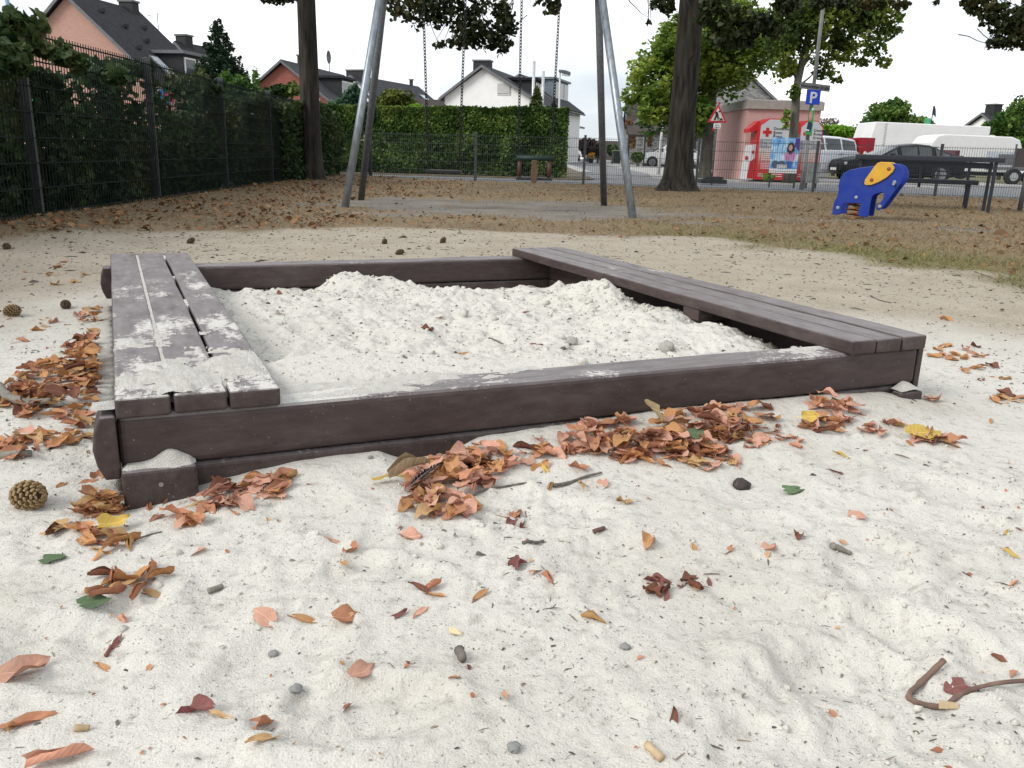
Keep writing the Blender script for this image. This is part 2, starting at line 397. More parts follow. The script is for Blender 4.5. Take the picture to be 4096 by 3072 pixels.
# ================================================================ THE SANDBOX
def plastic(name, axis_i, stops, nscale=(14, 14), thr=.5, length=2.3):
    """recycled plastic: dark brown, speckled, dusted with sand on what faces up"""
    m, n, l, b = nodes_of(name)
    b.inputs['Roughness'].default_value = .5; b.inputs['Specular IOR Level'].default_value = .35
    t = n.new('ShaderNodeTexCoord')
    mpn = n.new('ShaderNodeMapping'); l.new(t.outputs['Object'], mpn.inputs[0])
    mpn.inputs['Scale'].default_value = (1, .3, 1) if axis_i == 1 else (.3, 1, 1)
    def noise(s, d=4, v=mpn.outputs[0], rough=.55):
        z = n.new('ShaderNodeTexNoise'); z.inputs['Scale'].default_value = s; z.inputs['Detail'].default_value = d; z.inputs['Roughness'].default_value = rough
        l.new(v, z.inputs['Vector']); return z.outputs['Fac']
    def ramp(f, c0, c1, p0, p1):
        r = n.new('ShaderNodeValToRGB'); r.color_ramp.elements[0].position = p0; r.color_ramp.elements[1].position = p1
        r.color_ramp.elements[0].color = (*c0, 1); r.color_ramp.elements[1].color = (*c1, 1); l.new(f, r.inputs[0]); return r.outputs[0]
    def mix(f, a, c, mode='MIX'):
        x = n.new('ShaderNodeMixRGB'); x.blend_type = mode
        if isinstance(f, float): x.inputs[0].default_value = f
        else: l.new(f, x.inputs[0])
        l.new(a, x.inputs[1]); l.new(c, x.inputs[2]); return x.outputs[0]
    def math_(op, a, c):
        x = n.new('ShaderNodeMath'); x.operation = op
        for i, q in enumerate((a, c)):
            if isinstance(q, (int, float)): x.inputs[i].default_value = q
            else: l.new(q, x.inputs[i])
        return x.outputs[0]
    base = mix(.5, ramp(noise(7), (.040, .027, .025), (.070, .048, .044), .3, .7), ramp(noise(60, 5), (.030, .021, .020), (.078, .054, .050), .3, .7))
    # fine grey weathering on upward faces
    g = n.new('ShaderNodeNewGeometry'); sx = n.new('ShaderNodeSeparateXYZ'); l.new(g.outputs['Normal'], sx.inputs[0])
    up = n.new('ShaderNodeMapRange'); up.inputs[1].default_value = .55; up.inputs[2].default_value = .95; l.new(sx.outputs['Z'], up.inputs[0])
    wth = n.new('ShaderNodeRGB'); wth.outputs[0].default_value = (.262, .238, .240, 1)
    base = mix(math_('MULTIPLY', up.outputs[0], math_('MULTIPLY', noise(30, 6), 1.15)), base, wth.outputs[0])
    # specks of lighter plastic and dust everywhere
    sp = ramp(noise(170, 2, t.outputs['Object']), (0, 0, 0), (1, 1, 1), .70, .76)
    lt = n.new('ShaderNodeRGB'); lt.outputs[0].default_value = (.36, .33, .31, 1)
    base = mix(math_('MULTIPLY', sp, .5), base, lt.outputs[0])
    du = n.new('ShaderNodeRGB'); du.outputs[0].default_value = (.20, .175, .165, 1)
    base = mix(math_('MULTIPLY', ramp(noise(11, 8, mpn.outputs[0], .7), (0, 0, 0), (1, 1, 1), .48, .75), .30), base, du.outputs[0])
    dk = n.new('ShaderNodeRGB'); dk.outputs[0].default_value = (.022, .015, .014, 1)
    base = mix(math_('MULTIPLY', ramp(noise(16, 7, mpn.outputs[0], .65), (1, 1, 1), (0, 0, 0), .30, .45), .45), base, dk.outputs[0])
    # sand: coverage along the board given by stops (position 0..1, amount 0..1)
    so = n.new('ShaderNodeSeparateXYZ'); l.new(t.outputs['Object'], so.inputs[0])
    pos = math_('DIVIDE', so.outputs['XYZ'[axis_i]], length)
    cr = n.new('ShaderNodeValToRGB'); e = cr.color_ramp.elements
    for k, (p, a) in enumerate(stops):
        if k == 0: q = e[0]; q.position = p
        elif k == len(stops) - 1: q = e[-1]; q.position = p
        else: q = e.new(p)
        q.color = (a, a, a, 1)
    l.new(pos, cr.inputs[0])
    f = math_('ADD', math_('MULTIPLY', noise(nscale[0], 6, mpn.outputs[0], .6), .7), math_('MULTIPLY', noise(nscale[1] * 6, 4, t.outputs['Object']), .3))
    mr = n.new('ShaderNodeMapRange'); mr.interpolation_type = 'SMOOTHSTEP'; mr.inputs[1].default_value = thr + .155; mr.inputs[2].default_value = thr + .235
    l.new(math_('ADD', math_('ADD', f, math_('MULTIPLY', cr.outputs[0], .45)), math_('MULTIPLY', math_('SUBTRACT', noise(260, 2, t.outputs['Object']), .5), .22)), mr.inputs[0]); cov = mr.outputs[0]
    cov = math_('MULTIPLY', cov, up.outputs[0])
    sand = ramp(noise(300, 3, t.outputs['Object']), (.40, .385, .35), (.66, .645, .61), .3, .7)
    col = mix(cov, base, sand)
    l.new(col, b.inputs['Base Color'])
    bh = math_('ADD', noise(120, 5), math_('MULTIPLY', cov, .8))
    bm_ = n.new('ShaderNodeBump'); bm_.inputs['Strength'].default_value = .25; bm_.inputs['Distance'].default_value = .003
    l.new(bh, bm_.inputs['Height']); l.new(bm_.outputs[0], b.inputs['Normal'])
    rr = n.new('ShaderNodeMapRange'); rr.inputs[3].default_value = .5; rr.inputs[4].default_value = .95; l.new(cov, rr.inputs[0]); l.new(rr.outputs[0], b.inputs['Roughness'])
    return m
ZT, TH = .2352, .0395
P_LEFT = plastic('plastic_left_bench', 1, [(0, .46), (.12, .36), (.20, .24), (.30, .38), (.45, .20), (.6, .30), (.75, .1), (1, .12)], (13, 14))
P_RIGHT = plastic('plastic_right_bench', 1, [(0, -.1), (.3, .05), (.42, .0), (.55, .26), (.66, .22), (.72, -.1), (1, -.2)], (9, 14))
P_FRONT = plastic('plastic_front_board', 0, [(0, .9), (.20, .7), (.30, .38), (.42, .30), (.50, .34), (.56, .05), (.68, .0), (.74, .32), (.88, .42), (1, .2)], (9, 12), length=2.08)
P_BACK = plastic('plastic_back_board', 0, [(0, .3), (.2, .3), (.35, .05), (.5, .12), (.6, -.1), (1, -.2)], (9, 12), length=2.08)
P_SIDE = plastic('plastic_side_board', 1, [(0, .2), (1, .1)], (9, 12))
sandbox = empty('sandbox', (BOX_O[0], BOX_O[1], 0), BOX_A, 'square sandbox of dark brown recycled plastic boards with two bench seats', 'sandbox')
def bl(v, u, z): return (v + .016 * u * v / 2.1, u - .033 * v, z)
def board(name, v0, v1, u0, u1, z0, z1, m, parent=None, bevel=.007, nseg=10):
    """a board with slightly wavering faces"""
    q = MB(); along = 1 if (u1 - u0) > (v1 - v0) else 0
    rng = random.Random(int((v0 * 7 + u0 * 13 + z0 * 29) * 1000)); ring = []
    for i in range(nseg + 1):
        t = i / nseg; d = [rng.uniform(-.0012, .0012) for _ in range(2)]
        if along: s = [(v0 + d[0], u0 + (u1 - u0) * t), (v1 + d[0], u0 + (u1 - u0) * t)]
        else: s = [(v0 + (v1 - v0) * t, u0 + d[0]), (v0 + (v1 - v0) * t, u1 + d[0])]
        q.v += [bl(s[0][0], s[0][1], z0 + d[1]), bl(s[1][0], s[1][1], z0 + d[1]), bl(s[1][0], s[1][1], z1 + d[1]), bl(s[0][0], s[0][1], z1 + d[1])]
    for i in range(nseg):
        b0 = i * 4
        for k in range(4): q.f.append((b0 + k, b0 + (k + 1) % 4, b0 + 4 + (k + 1) % 4, b0 + 4 + k))
    q.f += [(3, 2, 1, 0), tuple(nseg * 4 + k for k in range(4))]
    o = q.build(name, m, parent or sandbox, bevel=bevel, seg=3)
    for p in o.data.polygons: p.use_smooth = False
    return o
board('front_board', .0, 2.075, .004, .124, .0895, .1955, P_FRONT, bevel=.014)
board('lower_front_board', .0, 2.075, .009, .12, -.09, .0855, P_SIDE, bevel=.010)
board('back_board', .0, 2.075, 2.115, 2.235, .0895, .1955, P_BACK, bevel=.014)
board('lower_back_board', .0, 2.075, 2.12, 2.23, -.09, .0855, P_SIDE, bevel=.010)
def side_rail(name, v0, v1, m, z0, z1, belly, us):
    """side board with the bulging outer face that shows at the corner"""
    s = -1 if belly < 0 else 1; vo = v0 if s < 0 else v1; vi = v1 if s < 0 else v0
    prof = [(vi, z0), (vo - belly * .6, z0), (vo, z0 + .03), (vo + belly * .25, (z0 + z1) / 2), (vo, z1 - .03), (vo - belly * .6, z1), (vi, z1)]
    q = MB(); n_ = len(prof)
    for u in us: q.v += [bl(v, u, z) for v, z in prof]
    for i in range(len(us) - 1):
        for k in range(n_): q.f.append((i * n_ + k, i * n_ + (k + 1) % n_, (i + 1) * n_ + (k + 1) % n_, (i + 1) * n_ + k))
    q.f += [tuple(range(n_ - 1, -1, -1)), tuple((len(us) - 1) * n_ + k for k in range(n_))]
    return q.build(name, m, sandbox, bevel=.004)
side_rail('corner_post', -.040, -.001, P_SIDE, .078, .203, -.02, [-.012, .03, .075])
side_rail('corner_post', -.040, -.001, P_SIDE, .078, .203, -.02, [2.08, 2.13, 2.17])
board('side_board', 2.078, 2.098, .006, 2.23, .03, .1945, P_SIDE, bevel=.004)
board('lower_side_board', .012, .13, .127, 2.112, -.09, .0855, P_SIDE)
board('upper_side_board', .012, .13, .127, 2.112, .0895, .19, P_SIDE)
board('lower_side_board', 1.955, 2.072, .127, 2.112, -.09, .0855, P_SIDE)
board('upper_side_board', 1.955, 2.072, .127, 2.112, .0895, .19, P_SIDE)
for b0, u0, u1, m in ((0.0, -.006, 2.30, P_LEFT), (1.803, -.012, 2.232, P_RIGHT)):
    bench = empty('bench_seat'); bench.parent = sandbox
    w3 = .3035 if b0 == 0 else .2765
    pw = (w3 - 2 * .0055) / 3
    for i in range(3):
        board('plank', b0 + i * (pw + .0055), b0 + i * (pw + .0055) + pw, u0 + random.uniform(-.002, .002), u1 + random.uniform(-.004, .004), ZT - TH, ZT + random.uniform(-.001, .001), m, bench, bevel=.006)
    for u in (.72, 1.42):
        s0, s1 = (b0 + .03, b0 + .3) if b0 == 0 else (b0 + .006, b0 + .26)
        board('batten', s0, s1, u - .045, u + .045, ZT - TH - .04, ZT - TH - .001, P_SIDE, bench, bevel=.003, nseg=2)
def foot_block(v0, v1, ztop):
    q = MB(); q.v += [bl(*p) for p in ((v0, -.036, -.05), (v1, -.036, -.05), (v1, -.001, -.05), (v0, -.001, -.05), (v0, -.036, ztop), (v1, -.036, ztop), (v1, -.001, ztop), (v0, -.001, ztop))]
    q.f += [(0, 3, 2, 1), (4, 5, 6, 7), (0, 1, 5, 4), (1, 2, 6, 5), (2, 3, 7, 6), (3, 0, 4, 7)]
    o = q.build('foot_block', P_SIDE, sandbox, bevel=.006)
    s = MB(); c = Vector(bl((v0 + v1) / 2, -.037, ztop - .03)); s.tube([c, c + Vector((0, -.002, 0))], .0045, 10); s.build('screw', mat('screw_metal', (.4, .4, .4), rough=.4, metal=.8), o)
    return o
foot_block(.0, .134, .098); foot_block(1.985, 2.07, .078)

# sand inside the box
def fill_z(v, u):
    z = .128 + .055 * sstep(.6, .14, u) * sstep(2.0, .7, v) - .045 * sstep(1.55, 2.05, u) - .02 * sstep(1.2, 1.6, v) * sstep(1.6, 2.0, u) + .03 * fbm(v * 2.2, u * 2.2, 51, 3) + .030 * fbm(v * 6, u * 6, 52, 3) + .017 * fbm(v * 18, u * 18, 53, 3)
    z = z + .010 * np.maximum(fbm(v * 45, u * 45, 54, 3), -.05)
    def heap(cv, cu, rv, ru, h): return h * np.exp(-((v - cv) / rv) ** 2 - ((u - cu) / ru) ** 2)
    z = z + heap(.98, 1.86, .22, .12, .075) + heap(.86, 1.9, .06, .07, .04) + heap(1.07, 1.83, .05, .06, .018)
    z = z + heap(1.72, 1.22, .13, .16, .075) + heap(1.73, 1.14, .05, .05, .03) + heap(1.62, .75, .10, .12, .03) + heap(1.6, 1.6, .1, .2, .02)
    z = z + heap(.25, 1.0, .3, .8, .03) + heap(.5, .15, .5, .16, .045) + heap(1.1, .08, .8, .1, .030) + heap(.5, 1.75, .12, .1, .02)
    z = z + heap(1.78, .85, .16, .5, .035) - heap(1.55, 1.95, .28, .16, .07) - heap(.62, 1.98, .16, .1, .02) - heap(1.75, 2.0, .3, .1, .02) - heap(2.0, .7, .12, 1.2, .03) - heap(1.0, 1.1, .25, .1, .012) - heap(.55, .45, .15, .08, .014)
    rg = sstep(.02, .25, fbm(v * 2.6 + 4, u * 2.6, 57, 2))
    z = z + (.35 + .65 * rg) * .020 * np.maximum(fbm(v * 34, u * 34, 58, 3), -.1)
    lim = .1880 + .30 * np.maximum(u - .135, 0)
    return np.minimum(z, lim + .15 * np.minimum(z - lim, 0))
uu = np.linspace(.10, 2.135, 330); vv = np.linspace(.08, 2.0, 320)
VV, UU = np.meshgrid(vv, uu)
FZ = fill_z(VV, UU)
u2 = UU - .033 * VV; v2 = VV + .016 * UU * VV / 2.1
fill = tag(link_mesh('sand_fill', grid_mesh('sand_fill', v2, u2, FZ), M_SAND), kind='structure')
fill.location = (BOX_O[0], BOX_O[1], 0); fill.rotation_euler = (0, 0, BOX_A)

M_DRIFT = mat('drift_sand', (.62, .605, .565), (.545, .52, .47), scale=40, rough=.95, bump=.8, bscale=350, detail=6)
# drifts of sand lying on the boards (thin where they taper out)
def drift(name, v0, v1, u0, u1, zb, hfun, n=(120, 60), label=None):
    V, U = np.meshgrid(np.linspace(v0, v1, n[0]), np.linspace(u0, u1, n[1]))
    H = hfun(V, U); keep = (H[:-1, :-1] > -.001) | (H[1:, 1:] > -.001)
    me = grid_mesh(name, V + .016 * U * V / 2.1, U - .033 * V, zb + np.maximum(H, -.002), True, keep)
    o = tag(link_mesh(name, me, M_DRIFT), label, 'sand', kind='stuff'); o.location = (BOX_O[0], BOX_O[1], 0); o.rotation_euler = (0, 0, BOX_A); return o
def edge_fall(V, U, v0, v1, u0, u1, e=.012):
    return np.minimum(np.minimum((V - v0) / e, (v1 - V) / e), np.minimum((U - u0) / e, (u1 - U) / e)).clip(-1, 1)
drift('sand_drift', .004, .298, .0, .62, ZT + .0012, lambda V, U: .0030 * sstep(.42, .05, U) + .018 * fbm(V * 8, U * 8, 61, 6, .66) - .0030 + .004 * (edge_fall(V, U, .002, .300, -.006, .62, .02) - 1), label='sand drifted over the near end of the left bench')
drift('sand_drift', .30, 1.25, .010, .124, .1952, lambda V, U: .009 * sstep(.85, .35, V) - .006 * sstep(.7, 1.2, V) + .005 * sstep(.05, .12, U) + .013 * fbm(V * 9, U * 16, 62, 5, .6) - .005 - .012 * sstep(.030, .010, U), n=(220, 50), label='sand spilt along the top of the front board beside the left bench')
drift('sand_drift', 1.40, 1.80, .010, .124, .1952, lambda V, U: .004 * sstep(1.45, 1.75, V) - .002 + .003 * sstep(.05, .12, U) + .013 * fbm(V * 9 + 3, U * 16, 63, 5, .6) - .005 - .012 * sstep(.030, .010, U), n=(110, 50), label='sand spilt on the front board up to the right bench')
drift('sand_drift', .0, .134, -.036, .003, .0985, lambda V, U: .022 * np.exp(-((V - .09) / .028) ** 2) * sstep(-.036, -.004, U) + .007 * sstep(-.034, -.01, U) + .003 * fbm(V * 40, U * 40, 64, 2) - .0030 - .006 * sstep(.012, .0, V) - .006 * sstep(.122, .134, V), n=(60, 24), label='little heap of sand on the left foot block')
drift('sand_drift', 1.985, 2.07, -.036, .003, .0785, lambda V, U: .02 * np.exp(-((V - 2.03) / .03) ** 2) * sstep(-.05, -.005, U) + .003, n=(40, 20), label='little heap of sand on the right foot block')
drift('sand_drift', -.040, .0, .0, .075, .2035, lambda V, U: .012 * sstep(.12, .04, U) + .006 * fbm(V * 20, U * 20, 65, 3), n=(24, 40), label='sand lying on the corner of the left side board')

def gap_sand(v, segs, label):
    q = MB()
    for u0, u1 in segs:
        n = max(6, int((u1 - u0) / .012)); b = len(q.v)
        for i in range(n + 1):
            u = u0 + (u1 - u0) * i / n; e = min(i, n - i) / 3; zz = ZT - .0012 + .0022 * float(fbm(np.array(u * 22), np.array(v * 50), 66, 3)) - .02 * max(0, 1 - e)
            q.v += [bl(v - .0045, u, zz), bl(v + .0045, u, zz)]
        q.f += [(b + 2 * i, b + 2 * i + 1, b + 2 * i + 3, b + 2 * i + 2) for i in range(n)]
    o = q.build('gap_sand', M_DRIFT, smooth=True); o.location = (BOX_O[0], BOX_O[1], 0); o.rotation_euler = (0, 0, BOX_A); return tag(o, label, 'sand', kind='stuff')
pw_ = (.3035 - .011) / 3
gap_sand(pw_ + .00275, [(.02, 2.28)], 'sand filling the outer gap of the left bench')
gap_sand(2 * pw_ + .00825, [(.02, .12), (.95, 1.12), (1.55, 1.62), (2.1, 2.25)], 'sand caught in the inner gap of the left bench')
# ================================================================ FENCES
M_STEEL = mat('fence_steel', (.075, .085, .085), (.05, .058, .058), scale=20, rough=.6, metal=.1)
M_POST = mat('fence_post', (.085, .09, .095), (.06, .065, .07), scale=15, rough=.5, metal=.3)
M_GREEN = mat('dark_wire', (.014, .022, .019), (.010, .016, .014), scale=20, rough=.8, spec=.15)
def fence(name, label, P0, P1, n, h, zf, rows, post_w, wire, m_wire, m_post, over=.03):
    P0, P1 = Vector(P0), Vector(P1); d = (P1 - P0); L = d.length; d /= L
    root = empty(name, P0, math.atan2(d.y, d.x), label, 'fence')
    step = L / n
    def zz(t): return zf(P0 + d * t)
    for i in range(n + 1):
        t = i * step; z = zz(t)
        q = MB(); q.box(t - post_w / 2, t + post_w / 2, .012, .012 + post_w * 1.3, z - .2, z + h + .03); p = q.build('post', m_post, root, bevel=.004)
        c = MB(); c.box(t - post_w * .55, t + post_w * .55, .010, .014 + post_w * 1.3, z + h + .031, z + h + .045); c.build('post_cap', mat('post_cap', (.10, .105, .11), rough=.5), p)
    bars = max(1, int(round(step / .05)))
    for i in range(n):
        q = MB(); z = zz((i + .5) * step)
        x0, x1 = i * step + .02, (i + 1) * step - .02
        for r in range(rows + 1):
            hz = z + .03 + r * (h - .03 - over) / rows
            for yy in (-.0065, .0065):
                q.box(x0, x1, yy - wire * .7, yy + wire * .7, hz - wire * .75, hz + wire * .75)
        for k in range(bars):
            x = x0 + (k + .5) * (x1 - x0) / bars
            q.box(x - wire / 2, x + wire / 2, -wire / 2, wire / 2, z + .01, z + h)
        q.build('mesh_panel', m_wire, root)
    return root
LA = 1.604
L0 = Vector((-3.8385 - 2 * 2.51 * math.cos(LA), 6.8896 - 2 * 2.51 * math.sin(LA), 0))
L1 = Vector((-3.8385 + 5.36 * 2.51 * math.cos(LA), 6.8896 + 5.36 * 2.51 * math.sin(LA), 0))
gl = lambda p: float(ground_z(p.x, p.y))
for k in range(1):
    a_ = L0; b_ = L0 + (L1 - L0) * (7 / 7.36)
    fence('tall_fence', 'tall dark double rod mesh fence overgrown by the hedge on the left', a_, b_, 7, 1.42, lambda p: .095, 7, .05, .006, M_GREEN, M_POST)
FD = Vector((math.cos(-.1551), math.sin(-.1551), 0)); F0 = Vector((-3.4747, 20.2547, 0))
fence('low_fence', 'low grey mesh fence along the street behind the swings', F0 - FD * 2.51 * .35, F0 + FD * 2.51 * 11 - FD * 2.51 * .35 + FD * 2.51 * .35, 11, 1.03, lambda p: .035, 5, .05, .0055, M_STEEL, M_POST) if False else None
root = fence('low_fence', 'low grey mesh fence along the street behind the swings', F0 - FD * 2.51 * 0, F0 + FD * 2.51 * 9, 9, 1.03, lambda p: .035, 5, .05, .0055, M_STEEL, M_POST)
fence('fence_infill', 'short piece of grey mesh fence in the corner by the left tree', F0 - FD * .86, F0 - FD * .03, 1, 1.03, lambda p: .035, 5, .05, .0055, M_STEEL, M_POST)

# ================================================================ SWINGS
M_GALV = mat('galvanised', (.30, .33, .36), (.19, .215, .24), scale=25, rough=.42, metal=.65, bump=.05, stretch=(1, 1, .3))
M_GALV_D = mat('galvanised_dull', (.13, .135, .14), (.09, .095, .10), scale=25, rough=.6, metal=.4)
M_CHAIN = mat('chain_steel', (.018, .018, .02), rough=.7)
SWZ = 2.95
tl, tr = at(383.5, -16, 10.35), at(600.5, -18, 10.45)
SWZ = (tl.z + tr.z) / 2; tl.z = tr.z = SWZ
sw = empty('swing_frame', (0, 10.4, 0), 0, 'galvanised steel A-frame of the double swing', 'swing frame')
def leg(foot, top, m):
    q = MB(); f = Vector(foot) - Vector((0, 10.4, 0)); t = Vector(top) - Vector((0, 10.4, 0)); d = (t - f)
    q.tube([f - d * .06, f + d * .5, t], .044, 14); return q.build('leg', m, sw, smooth=True)
leg(G(345, 208, .03), tl + Vector((-.0, -.04, 0)), M_GALV); leg(G(361, 200, .03), tl + Vector((.02, .04, 0)), M_GALV_D)
leg(G(604, 206, .03), tr + Vector((-.02, .04, 0)), M_GALV_D); leg(G(633, 219, .03), tr + Vector((0, -.04, 0)), M_GALV)
q = MB(); q.tube([tl - Vector((.12, 10.4, 0)), tr + Vector((.12, -10.4, 0))], .05, 14); q.build('crossbeam', M_GALV, sw, smooth=True)
def chain(a, b, root, name='chain'):
    a, b = Vector(a), Vector(b); L = (b - a).length; n = int(L / .034); d = (b - a) / L
    u = d.orthogonal().normalized(); w = d.cross(u); q = MB()
    for i in range(n):
        c = a + d * (i + .5) * L / n; s = u if i % 2 else w; pts = []
        for k in range(8):
            an = 2 * math.pi * k / 8; pts.append(c + d * .024 * math.cos(an) + s * .0155 * math.sin(an))
        q.tube(pts, .0056, 4, closed=True)
    return q.build(name, M_CHAIN, root)
# flat seat
s0, s1 = at(426, 169, 10.38), at(461.5, 171.5, 10.38)
fs = empty('flat_swing', (0, 10.38, 0), 0, 'flat black rubber swing seat on two chains', 'swing')
o3 = Vector((0, 10.38, 0))
zc = .45
def beam(px): return at(px, -10, 10.38)
def topx(px, py):  # where the chain meets the beam
    p = at(px, py, 10.38); return p
xl, xr = s0.x, s1.x
q = MB(); pr = [(xl, zc - .012), (xl + .02, zc - .02), (xr - .02, zc - .02), (xr, zc - .012), (xr, zc + .012), (xr - .06, zc + .018), (xl + .06, zc + .018), (xl, zc + .012)]
q.prism(pr, -.085, .085, 'y'); q.build('seat', mat('rubber', (.018, .018, .02), rough=.5), fs, bevel=.006)
tA, tB = at(424, 20, 10.4), at(464, 20, 10.4)
def ext(top, bot, z):   # extend the line bot->top up to height z
    k = (z - bot.z) / (top.z - bot.z); return bot + (top - bot) * k
bA, bB = Vector((xl + .03, 10.38, zc + .02)), Vector((xr - .03, 10.38, zc + .02))
chain(bA - o3, ext(Vector((tA.x, 10.38, tA.z)), bA, SWZ - .06) - o3, fs); chain(bB - o3, ext(Vector((tB.x + .01, 10.38, tB.z)), bB, SWZ - .06) - o3, fs)
# toddler seat
bs = empty('toddler_swing', (0, 10.4, 0), 0, 'toddler swing seat with green bar, red posts and wooden centre strap', 'swing')
o4 = Vector((0, 10.4, 0))
c0, c1 = at(518, 158, 10.4), at(551, 158, 10.4); xl, xr = c0.x, c1.x; zt_, zb_ = .635, .40
M_RB = mat('rubber2', (.03, .03, .032), rough=.5); M_BGR = mat('bar_green', (.016, .036, .03), (.012, .028, .023), rough=.6); M_RED = mat('post_red', (.095, .036, .032), (.065, .026, .024), scale=30, rough=.55)
q = MB(); q.tube([(xl - .02, -.13, zt_), (xr + .02, -.13, zt_)], .03, 10); q.build('front_bar', M_BGR, bs, smooth=True)
q = MB(); q.tube([(xl - .02, .13, zt_), (xr + .02, .13, zt_)], .03, 10); q.build('back_bar', M_BGR, bs, smooth=True)
for xx in (xl, xr):
    q = MB(); q.tube([(xx, -.15, zt_), (xx, .15, zt_)], .022, 8); q.build('side_bar', M_BGR, bs, smooth=True)
    for yy in (-.12, .12):
        q = MB(); q.tube([(xx + (.02 if xx == xl else -.02), yy, zb_ + .02), (xx + (.02 if xx == xl else -.02), yy, zt_ - .03)], .022, 8); q.build('upright', M_RED, bs, smooth=True)
q = MB(); q.box(xl - .02, xr + .02, -.13, .13, zb_ - .02, zb_ + .015); q.build('seat', M_RB, bs, bevel=.01)
xm = (xl + xr) / 2
q = MB(); q.prism([(xm - .03, zt_ - .02), (xm + .03, zt_ - .02), (xm + .043, zb_ + .06), (xm + .038, zb_ - .03), (xm + .012, zb_ - .055), (xm - .012, zb_ - .055), (xm - .038, zb_ - .03), (xm - .043, zb_ + .06)], -.165, -.14, 'y')
q.build('centre_strap', mat('strap_wood', (.12, .07, .045), (.08, .048, .032), scale=20, rough=.6), bs, bevel=.006)
tC, tD = at(521.5, 10, 10.4), at(559, 12, 10.4)
bC, bD = Vector((xl, 10.4, zt_ + .02)), Vector((xr, 10.4, zt_ + .02))
chain(bC - o4, ext(Vector((tC.x, 10.4, tC.z)), bC, SWZ - .06) - o4, bs); chain(bD - o4, ext(Vector((tD.x, 10.4, tD.z)), bD, SWZ - .06) - o4, bs)

# ================================================================ TREES
M_BARK = mat('lime_bark', (.050, .043, .034), (.012, .0105, .009), scale=16, rough=.95, bump=1.0, bscale=30, stretch=(1, 1, .13), detail=6)
M_BARK2 = mat('maple_bark', (.15, .14, .115), (.09, .085, .07), scale=7, rough=.9, bump=.6, bscale=25, stretch=(1, 1, .3))
LIME = leafmat('lime_leaves', [(.009, .014, .006), (.017, .028, .009), (.033, .048, .014), (.07, .058, .022)], .18)
MAPLE = leafmat('maple_leaves', [(.08, .145, .025), (.155, .245, .04), (.25, .345, .06), (.36, .43, .085)], .5)
GREEN = leafmat('mid_leaves', [(.03, .075, .015), (.065, .14, .028), (.12, .21, .045), (.19, .27, .06)], .4)
def trunk(root, base, top, r0, r1, flare, m, name='trunk', seed=1, lobes=6):
    """tapered trunk with a root flare; local to root"""
    rng = np.random.default_rng(seed); n, rows = 28, 40; q = MB(); base, top = Vector(base), Vector(top)
    ph = rng.random(6) * 6.28; V = []
    for i in range(rows):
        t = (i / (rows - 1)) ** 1.4; c = base + (top - base) * t + Vector((math.sin(t * 5 + ph[0]), math.cos(t * 4 + ph[1]), 0)) * r0 * .07 * t
        hh = (top - base).length * t
        fl = flare * math.exp(-hh / .19) + .12 * math.exp(-hh / .7)
        r = r0 + (r1 - r0) * t
        for k in range(n):
            a = 2 * math.pi * k / n
            rr = r * (1 + .035 * math.sin(3 * a + ph[2] + 2 * t) + .02 * math.sin(7 * a + ph[3] + 5 * t)) + r0 * fl * (1 + .38 * math.sin(lobes * a + ph[4]) + .2 * math.sin(4 * a + ph[5]))
            V.append(tuple(c + Vector((math.cos(a), math.sin(a), 0)) * rr))
    F = [(i * n + k, i * n + (k + 1) % n, (i + 1) * n + (k + 1) % n, (i + 1) * n + k) for i in range(rows - 1) for k in range(n)]
    q.add(V, F); return q.build(name, m, root, smooth=True)
def limb(root, pts, r0, r1, m, name='branch'):
    q = MB(); n = len(pts); q.tube(pts, [r0 + (r1 - r0) * i / (n - 1) for i in range(n)], 7); return q.build(name, m, root, smooth=True)
def curve_pts(a, b, sag, n=6, seed=0):
    rng = random.Random(seed); a, b = Vector(a), Vector(b); L = (b - a).length
    return [a + (b - a) * (i / n) + Vector((rng.uniform(-1, 1), rng.uniform(-1, 1), rng.uniform(-1, 1))) * L * .03 * (0 < i < n) + Vector((0, 0, sag * 4 * (i / n) * (1 - i / n))) for i in range(n + 1)]
def loc(p, root): return Vector(p) - root.location
def ell(px, py, Y, rx, ry, d=None):
    """an ellipsoid of leaves: centre and half sizes in plan pixels at depth Y"""
    p = at(px, py, Y); k = Y / F_PX; return (p.x, p.y, p.z, rx * k, (d or (rx + ry) / 2) * k, ry * k)
